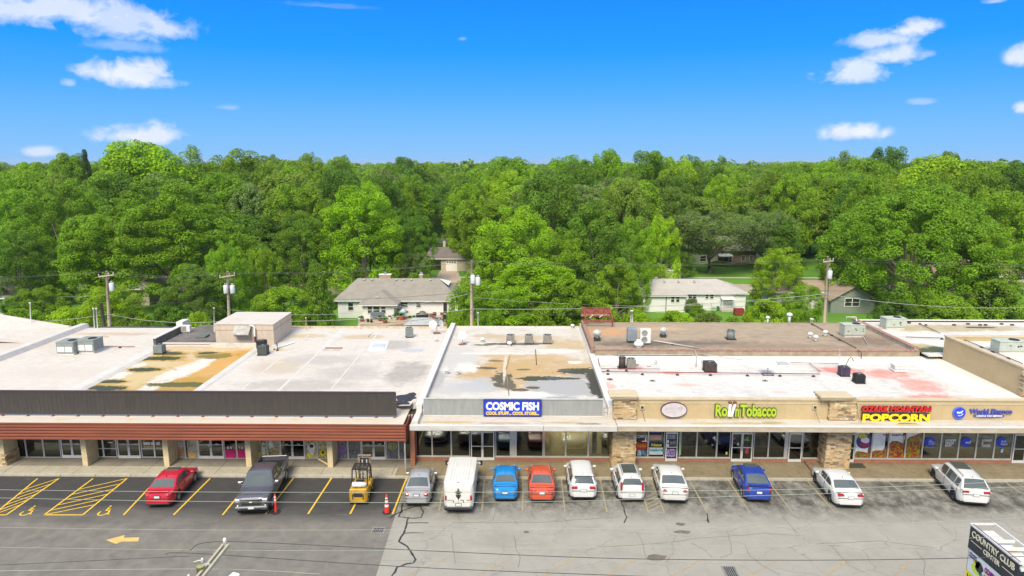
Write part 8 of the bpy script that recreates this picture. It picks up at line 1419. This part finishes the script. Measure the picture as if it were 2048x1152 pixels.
TINT = {'bright': (.275, .465, .012), 'mid': (.195, .35, .014), 'dark': (.118, .232, .017), 'grey': (.19, .28, .07), 'yellow': (.265, .48, .008), 'deep': (.055, .12, .017), 'olive': (.185, .29, .035)}
def tree(key, X, Y, h, w, tint, label, group=None, name='tree', rz=None, z=0.0):
    cm, tm, w0, h0 = DES[key]; r = empty(name, (X, Y, z), label, 'bush' if name == 'bush' else 'tree', group, random.uniform(0, 6.28) if rz is None else rz)
    for n_, me in (('trunk', tm), ('crown', cm)):
        o = bpy.data.objects.new(n_, me); col.objects.link(o); o.parent = r; o.scale = (w / w0, w / w0, h / h0)
        if n_ == 'crown': c = TINT[tint]; j = random.uniform(.86, 1.14); g = random.uniform(.92, 1.08); o.color = (c[0] * j * g, c[1] * j, c[2] * j, 1)
    return r
def ptree(key, px, py, pw, Y, tint, label, **k):
    p = W(px, py, Y); return tree(key, p.x, Y, p.z, pw * Y / F_PX, tint, label, **k)
T = [('lay', 330, 380, 350, 100, 'mid', 'huge spreading tree with layered umbrella-like clumps behind the first utility pole'),
 ('n1', 452, 488, 96, 86, 'mid', 'rounded medium tree just behind the two-transformer pole'), ('n3', 524, 497, 90, 92, 'mid', 'rounded tree beside the two-transformer pole, nearer the penthouse'), ('n2', 385, 532, 150, 82, 'olive', 'dusty olive bushy tree left of the two-transformer pole'), ('d1', 565, 574, 165, 79, 'mid', 'low wide tree spreading right behind the penthouse'),
 ('j1', 632, 530, 95, 84, 'dark', 'dark feathery juniper between the penthouse and the ranch house'), ('n3', 215, 572, 130, 77, 'bright', 'bright leafy young tree around the foot of the first utility pole'), ('n3', 75, 575, 130, 84, 'mid', 'low tree above the wide white roof with thin mast before it'), ('n2', 10, 600, 70, 79, 'mid', 'low tree at the frame edge before the half-seen white house'),
 ('n1', 118, 368, 190, 106, 'mid', 'tall mid-green tree left of the huge layered one'), ('n2', 30, 385, 170, 113, 'mid', 'tall tree at the frame edge above the half-seen house'), ('n1', 25, 470, 150, 96, 'dark', 'dark lower tree at the frame edge'), ('r1', 175, 430, 130, 98, 'mid', 'tree filling the gap beside the huge layered tree'),
 ('r3', 280, 279, 235, 150, 'bright', 'tallest bright tree on the skyline under the low cloud'), ('r2', 135, 305, 115, 168, 'mid', 'skyline tree with two dark spires beside it'), ('c1', 168, 302, 40, 166, 'deep', 'narrow dark spire-shaped skyline conifer'), ('s1', 372, 291, 90, 158, 'olive', 'sparse see-through skyline tree next to the tallest one'), ('r4', 475, 304, 160, 166, 'mid', 'rounded skyline tree right of the sparse one'),
 ('r3', 40, 337, 150, 150, 'mid', 'broad tree below the small low cloud near the frame edge'), ('r1', 590, 321, 120, 195, 'mid', 'rounded skyline tree before the long open sky'), ('r2', 660, 333, 130, 178, 'mid', 'skyline tree behind the bright yellow-green round one'), ('r4', 450, 350, 170, 128, 'mid', 'tall tree with bare pale twigs near its top'), ('r1', 575, 348, 160, 130, 'olive', 'muted tall tree behind the juniper'), ('r3', 510, 430, 200, 118, 'dark', 'dark broad tree behind the two-transformer pole'), ('n1', 600, 430, 120, 108, 'dark', 'dark tree between penthouse and bright yellow-green tree'),
 ('n1', 722, 373, 185, 110, 'yellow', 'bright yellow-green rounded tree standing behind the ranch house'), ('n1', 822, 425, 100, 118, 'dark', 'dark narrow tree between the bright tree and the garage house'), ('c1', 815, 368, 60, 142, 'mid', 'cone-shaped tree behind the dark narrow one'), ('r2', 858, 384, 105, 160, 'dark', 'dark rounded tree behind the garage house'), ('n3', 822, 505, 80, 112, 'grey', 'greyish tree with bare stems beside the garage house'), ('b1', 850, 550, 60, 104, 'mid', 'bushy growth behind the ranch roof by the driveway'),
 ('r1', 806, 314, 62, 232, 'dark', 'dark skyline tree rising alone in the middle distance'), ('r2', 855, 326, 110, 214, 'mid', 'skyline tree beside the lone dark one'), ('r3', 760, 345, 110, 185, 'mid', 'middle-distance tree above the bright yellow-green one'), ('f2', 925, 345, 90, 240, 'mid', 'low rounded tree in the dip of the skyline'),
 ('n1', 1040, 421, 205, 91, 'bright', 'bright round-topped tree behind the central utility pole'), ('n2', 985, 468, 140, 88, 'mid', 'leafy shoulder tree left of the bright round-topped one'), ('n2', 1195, 409, 185, 93, 'dark', 'tall dark green tree right of the bright round-topped one'), ('n1', 1262, 440, 110, 97, 'mid', 'tall tree with brighter side toward the white sided house'), ('n1', 1120, 470, 140, 87, 'mid', 'tree between the bright and the tall dark ones'), ('n2', 1060, 520, 250, 81, 'bright', 'vine-covered broad tree just behind the middle roof'), ('n3', 945, 560, 115, 80, 'mid', 'tree overhanging the end of the deck'), ('n2', 1235, 520, 150, 83, 'mid', 'vine-hung tree near the rusty frame'), ('n3', 1140, 560, 150, 79, 'mid', 'low dense tree behind the third condenser'), ('n3', 1010, 590, 120, 77, 'mid', 'low dense tree by the thin grey mast'),
 ('r3', 1075, 363, 260, 140, 'mid', 'very broad tree above the bright round-topped one'), ('r4', 935, 370, 90, 136, 'bright', 'bright rounded tree at the edge of the central gap'), ('r1', 965, 400, 150, 128, 'mid', 'rounded tree over the far central gap'), ('r2', 1165, 368, 150, 146, 'grey', 'greyish tree behind the very broad one'),
 ('r2', 1015, 312, 125, 205, 'mid', 'skyline tree nearest the open dip'), ('r4', 1130, 315, 130, 192, 'mid', 'skyline tree with dense crown past the dip'), ('r3', 1215, 297, 95, 180, 'mid', 'taller skyline tree past the dip'), ('r1', 1302, 302, 115, 182, 'mid', 'taller rounded skyline tree right of its twin'), ('r1', 1262, 358, 165, 132, 'mid', 'round mid-green tree below the twin skyline trees'), ('r2', 1345, 372, 100, 140, 'olive', 'olive tree left of the elm'), ('r2', 1385, 326, 150, 205, 'mid', 'skyline tree where the ridge of woods dips'), ('n3', 1325, 430, 80, 104, 'bright', 'small bright tree beside the road gap'),
 ('v1', 1425, 425, 215, 130, 'grey', 'spreading grey-green elm with dark forked trunk on the far lawn'), ('v1', 1530, 422, 150, 133, 'grey', 'second grey-green elm with twin trunks on the far lawn'), ('r3', 1405, 393, 170, 158, 'olive', 'broad olive tree behind the elm'), ('n3', 1362, 503, 62, 122, 'dark', 'small dark tree on the far lawn by the driveway'),
 ('c1', 1577, 440, 95, 122, 'dark', 'dense pyramid-shaped tree beyond the small bright tree'), ('r4', 1560, 358, 180, 152, 'olive', 'tall muted tree with visible trunk behind the pyramid-shaped one'), ('r2', 1655, 352, 130, 150, 'mid', 'tree behind the slanting utility pole'), ('n1', 1560, 500, 120, 98, 'bright', 'bright airy tree between the white sided house and the slanting pole'), ('n3', 1610, 570, 95, 86, 'mid', 'low tree at the foot of the slanting pole'),
 ('big', 1842, 378, 405, 99, 'mid', 'enormous domed maple behind the far white roof'), ('n1', 1985, 470, 160, 92, 'mid', 'right shoulder of leaves beside the enormous maple'), ('r3', 1740, 316, 160, 168, 'mid', 'skyline tree left of the darker tallest one'), ('r2', 1778, 292, 105, 186, 'dark', 'darker tallest tree of the skyline past the clouds'), ('r3', 1865, 309, 200, 150, 'bright', 'broad bright tree above the enormous maple'), ('r1', 1960, 322, 170, 148, 'mid', 'broad tree above the maple nearer the frame edge'), ('r4', 2045, 328, 130, 140, 'dark', 'dark tree at the frame edge above the maple'),
 ('r3', 1610, 322, 190, 250, 'mid', 'broad far skyline tree beyond the olive woods'), ('r1', 1690, 345, 140, 152, 'mid', 'rounded tree over the slanting pole'), ('r2', 2010, 380, 140, 118, 'mid', 'tree behind the maple at the frame edge'), ('s1', 1700, 302, 80, 185, 'olive', 'thin see-through skyline tree left of the tallest dark one'), ('r4', 1480, 345, 150, 200, 'mid', 'middle-distance tree above the second elm'), ('r1', 1900, 303, 60, 215, 'olive', 'small muted skyline crown beyond the broad bright tree')]
for t_ in T: ptree(*t_)
GB = 'low bushes along the back of the stores'
BS = [('b1', 40, 618, 130, 77, 'mid', 'bush before the half-seen white house'), ('b1', 130, 615, 120, 76, 'bright', 'bush between the thin white mast and the galvanised pipes'), ('b2', 265, 620, 90, 76, 'mid', 'bush right of the first utility pole'), ('b2', 330, 612, 100, 78, 'dark', 'dark bush behind the dark roof screen wall'), ('b2', 395, 622, 70, 76, 'bright', 'pale bush beside the penthouse'), ('b1', 1270, 618, 90, 79, 'bright', 'bright bush behind the twin white masts'), ('b1', 1350, 622, 110, 80, 'bright', 'bright scrub along the alley before the white sided house'), ('b2', 1420, 624, 90, 80, 'olive', 'olive scrub beside the dark red bin'), ('b1', 1535, 600, 120, 82, 'bright', 'tall bright bush by the slanting pole lawn'), ('b1', 1600, 618, 90, 79, 'mid', 'bush at the foot of the slanting pole'), ('b2', 1385, 596, 40, 95, 'grey', 'reddish-leaved shrub against the white sided house'), ('b2', 1395, 606, 40, 92, 'mid', 'shrub at the white house fence'),
 ('b1', 1990, 560, 150, 86, 'mid', 'tall bush under the maple at the frame edge'), ('b1', 1900, 590, 150, 83, 'mid', 'bush below the maple crown'), ('b1', 1800, 600, 130, 84, 'dark', 'dark bush beneath the maple beside the gabled house'), ('b2', 1470, 632, 60, 77, 'mid', 'small bush near the dark red bin'), ('b1', 920, 620, 70, 78, 'mid', 'bush at the deck end'), ('b1', 1090, 610, 150, 76, 'mid', 'undergrowth mound behind the middle condensers'), ('b1', 1200, 605, 110, 77, 'mid', 'undergrowth mound by the rusty frame'), ('b2', 1445, 522, 60, 140, 'dark', 'clipped bush before the far porch'), ('b2', 1495, 525, 60, 140, 'dark', 'clipped bush below the far brick wall'), ('b2', 830, 545, 50, 108, 'mid', 'bush by the pinkish driveway'), ('b1', 610, 622, 90, 77, 'mid', 'bush hiding the end of the lawn'), ('b1', 652, 583, 75, 98, 'dark', 'dark bush hiding the tan roof by the ranch house')]
for t_ in BS: ptree(*t_, name='bush', group=GB)
# the wood behind: single trees in view, then the far wood as one mass
occ = [(W(t[1], 400, t[4]).x, t[4]) for t in T]; cnt = 0; SEEN = []
COLN = {'bright': 'bright green', 'mid': 'mid green', 'dark': 'dark green', 'olive': 'olive green', 'grey': 'grey green', 'yellow': 'yellow green'}
LM = [(60, 'thin white mast'), (142, 'first package unit'), (182, 'second package unit'), (219, 'first utility pole'), (272, 'tallest bright tree'), (330, 'layered tree'), (372, 'sparse skyline tree'), (415, 'dark roof hatch'), (459, 'two-transformer pole'), (500, 'penthouse'), (565, 'low wide tree'), (632, 'juniper'), (690, 'ranch house porch'), (730, 'yellow-green tree'), (770, 'ranch house chimney'), (812, 'dark narrow tree'), (860, 'party parapet dish'), (900, 'garage door'), (943, 'central utility pole'), (985, 'leafy shoulder tree'), (1040, 'bright round-topped tree'), (1095, 'three louvred condensers'), (1150, 'rusty frame'), (1195, 'tall dark tree'), (1262, 'grey duct box'), (1325, 'second turbine vent'), (1370, 'pale wing roof'), (1425, 'forked elm'), (1477, 'dark red bin'), (1530, 'twin-trunk elm'), (1577, 'pyramid-shaped tree'), (1625, 'three capped vents'), (1656, 'slanting pole'), (1706, 'gabled house'), (1745, 'grey parapet'), (1790, 'rear package unit'), (1842, 'enormous maple'), (1900, 'tan side wall'), (1960, 'maple shoulder'), (2020, 'topmost package unit')]
DN = [(140, 'first rank'), (165, 'second rank'), (190, 'third rank'), (215, 'fourth rank'), (245, 'deep rank'), (400, 'deepest rank')]
Yr = 122.0
while Yr < 250:
    half = Yr * .80; x = -half + random.uniform(0, 8)
    while x < half:
        y = Yr + random.uniform(-4, 4); w_ = random.uniform(9.5, 14.5); px = 1042 + x / y * F_PX
        road = (830 < px < 925 and y < 175) or (1320 < px < 1520 and y < 156)
        if not road and all((x - a) ** 2 + (y - b) ** 2 > 42 for a, b in occ):
            h = 17.6 + (2.3 if y > 170 and not 850 < px < 950 else .3) + 4.5 * mnoise.noise(Vector((x / 30, y / 30, 7))) + random.uniform(-1.3, 1.3) if not (930 > px > 860 and y > 200) else random.uniform(14, 17); tn = random.choices(['mid', 'dark', 'olive', 'bright', 'grey'], [5, 2.5, 2, 1.6, .8])[0]; k_ = random.choice(['r1', 'r2', 'r3', 'r4'] if y < 165 else ['f1', 'f2', 'f3', 'r4'])
            lm = min(LM, key=lambda q: abs(q[0] - px))[1] if 0 < px < 2048 else ('edge past the white slope' if px < 0 else 'edge past the tan building'); dn = next(n_ for d_, n_ in DN if y < d_); wd = 'broad' if w_ > 13 else 'narrow' if w_ < 10.8 else 'medium'
            lb = '%s %s tree in line with the %s, %s' % (wd, COLN[tn], lm, dn); 
            if lb in SEEN: lb = lb.replace(' tree in', ' tree well in')
            if lb in SEEN: lb = lb.replace(' tree well in', ' tree neatly in')
            SEEN.append(lb); tree(k_, x, y, h, w_, tn, lb, group='trees of the wood behind the houses'); occ.append((x, y)); cnt += 1
        x += w_ * 1.0
    Yr += 12.5

rs = np.random.default_rng(5); Cs = []; Rs = []
Yr = 252.0
while Yr < 900:
    half = Yr * .95; st = 10 + (Yr - 268) * .022; xs_ = np.arange(-half, half, st); xs_ = xs_ + rs.uniform(-3, 3, len(xs_))
    for x in xs_:
        y = Yr + rs.uniform(-5, 5); px = 1042 + x / y * F_PX; h = 18.8 + 5.5 * mnoise.noise(Vector((x / 42, y / 60, 2))) + rs.uniform(-1, 1) + (1.5 if rs.random() < .12 else 0); r0 = rs.uniform(4.5, 7)
        for _ in range(9): a = rs.uniform(0, 6.28); u = rs.uniform(.35, 1); rr = r0 * math.sqrt(max(0, 1 - (u - .35) ** 2 / .5)) * rs.uniform(.5, 1); Cs.append((x + rr * math.cos(a), y + rr * math.sin(a), h * (.42 + .5 * u))); Rs.append(rs.uniform(1.6, 2.3))
    Yr += 15 + (Yr - 268) * .03
C = np.array(Cs); V = leaves_mesh(C, np.array(Rs), 34, 1.15, .5, rs, .8); me = quads('far_wood', V, M_LEAF); o = bpy.data.objects.new('far_wood', me); col.objects.link(o); o.color = (.18, .315, .03, 1); tag(o, 'far wooded plain reading as one mass up to the skyline', 'woods', kind='stuff')
# rough growth along the alley, as ground cover
C = np.array([(rs.uniform(-62, 66), rs.uniform(74.5, 79.5), rs.uniform(.1, .7)) for _ in range(420)]); C = C[[not (-26 < c[0] < -9.5 or 19 < c[0] < 27 or 36 < c[0] < 46) for c in C]]; V = leaves_mesh(C, np.full(len(C), .7), 60, .26, .7, rs, .7); me = quads('undergrowth', V, M_LEAF); o = bpy.data.objects.new('undergrowth', me); col.objects.link(o); o.color = (.16, .33, .018, 1); tag(o, 'rough green undergrowth along the alley behind the stores', 'undergrowth', kind='stuff')
# ================================================================ air
hz = bpy.data.materials.new('haze_air'); hz.use_nodes = True; t = hz.node_tree; t.nodes.clear(); pv = t.nodes.new('ShaderNodeVolumePrincipled'); pv.inputs['Density'].default_value = .00013; pv.inputs['Color'].default_value = (.93, .96, 1.0, 1); pv.inputs['Anisotropy'].default_value = .2; o_ = t.nodes.new('ShaderNodeOutputMaterial'); t.links.new(pv.outputs[0], o_.inputs['Volume'])
b = MB(); b.box(-2300, 2300, -450, 4300, -6, 30); o = b.obj('haze', hz); tag(o, 'thin summer haze over the whole place', 'haze', kind='stuff')
S.cycles.volume_bounces = 0
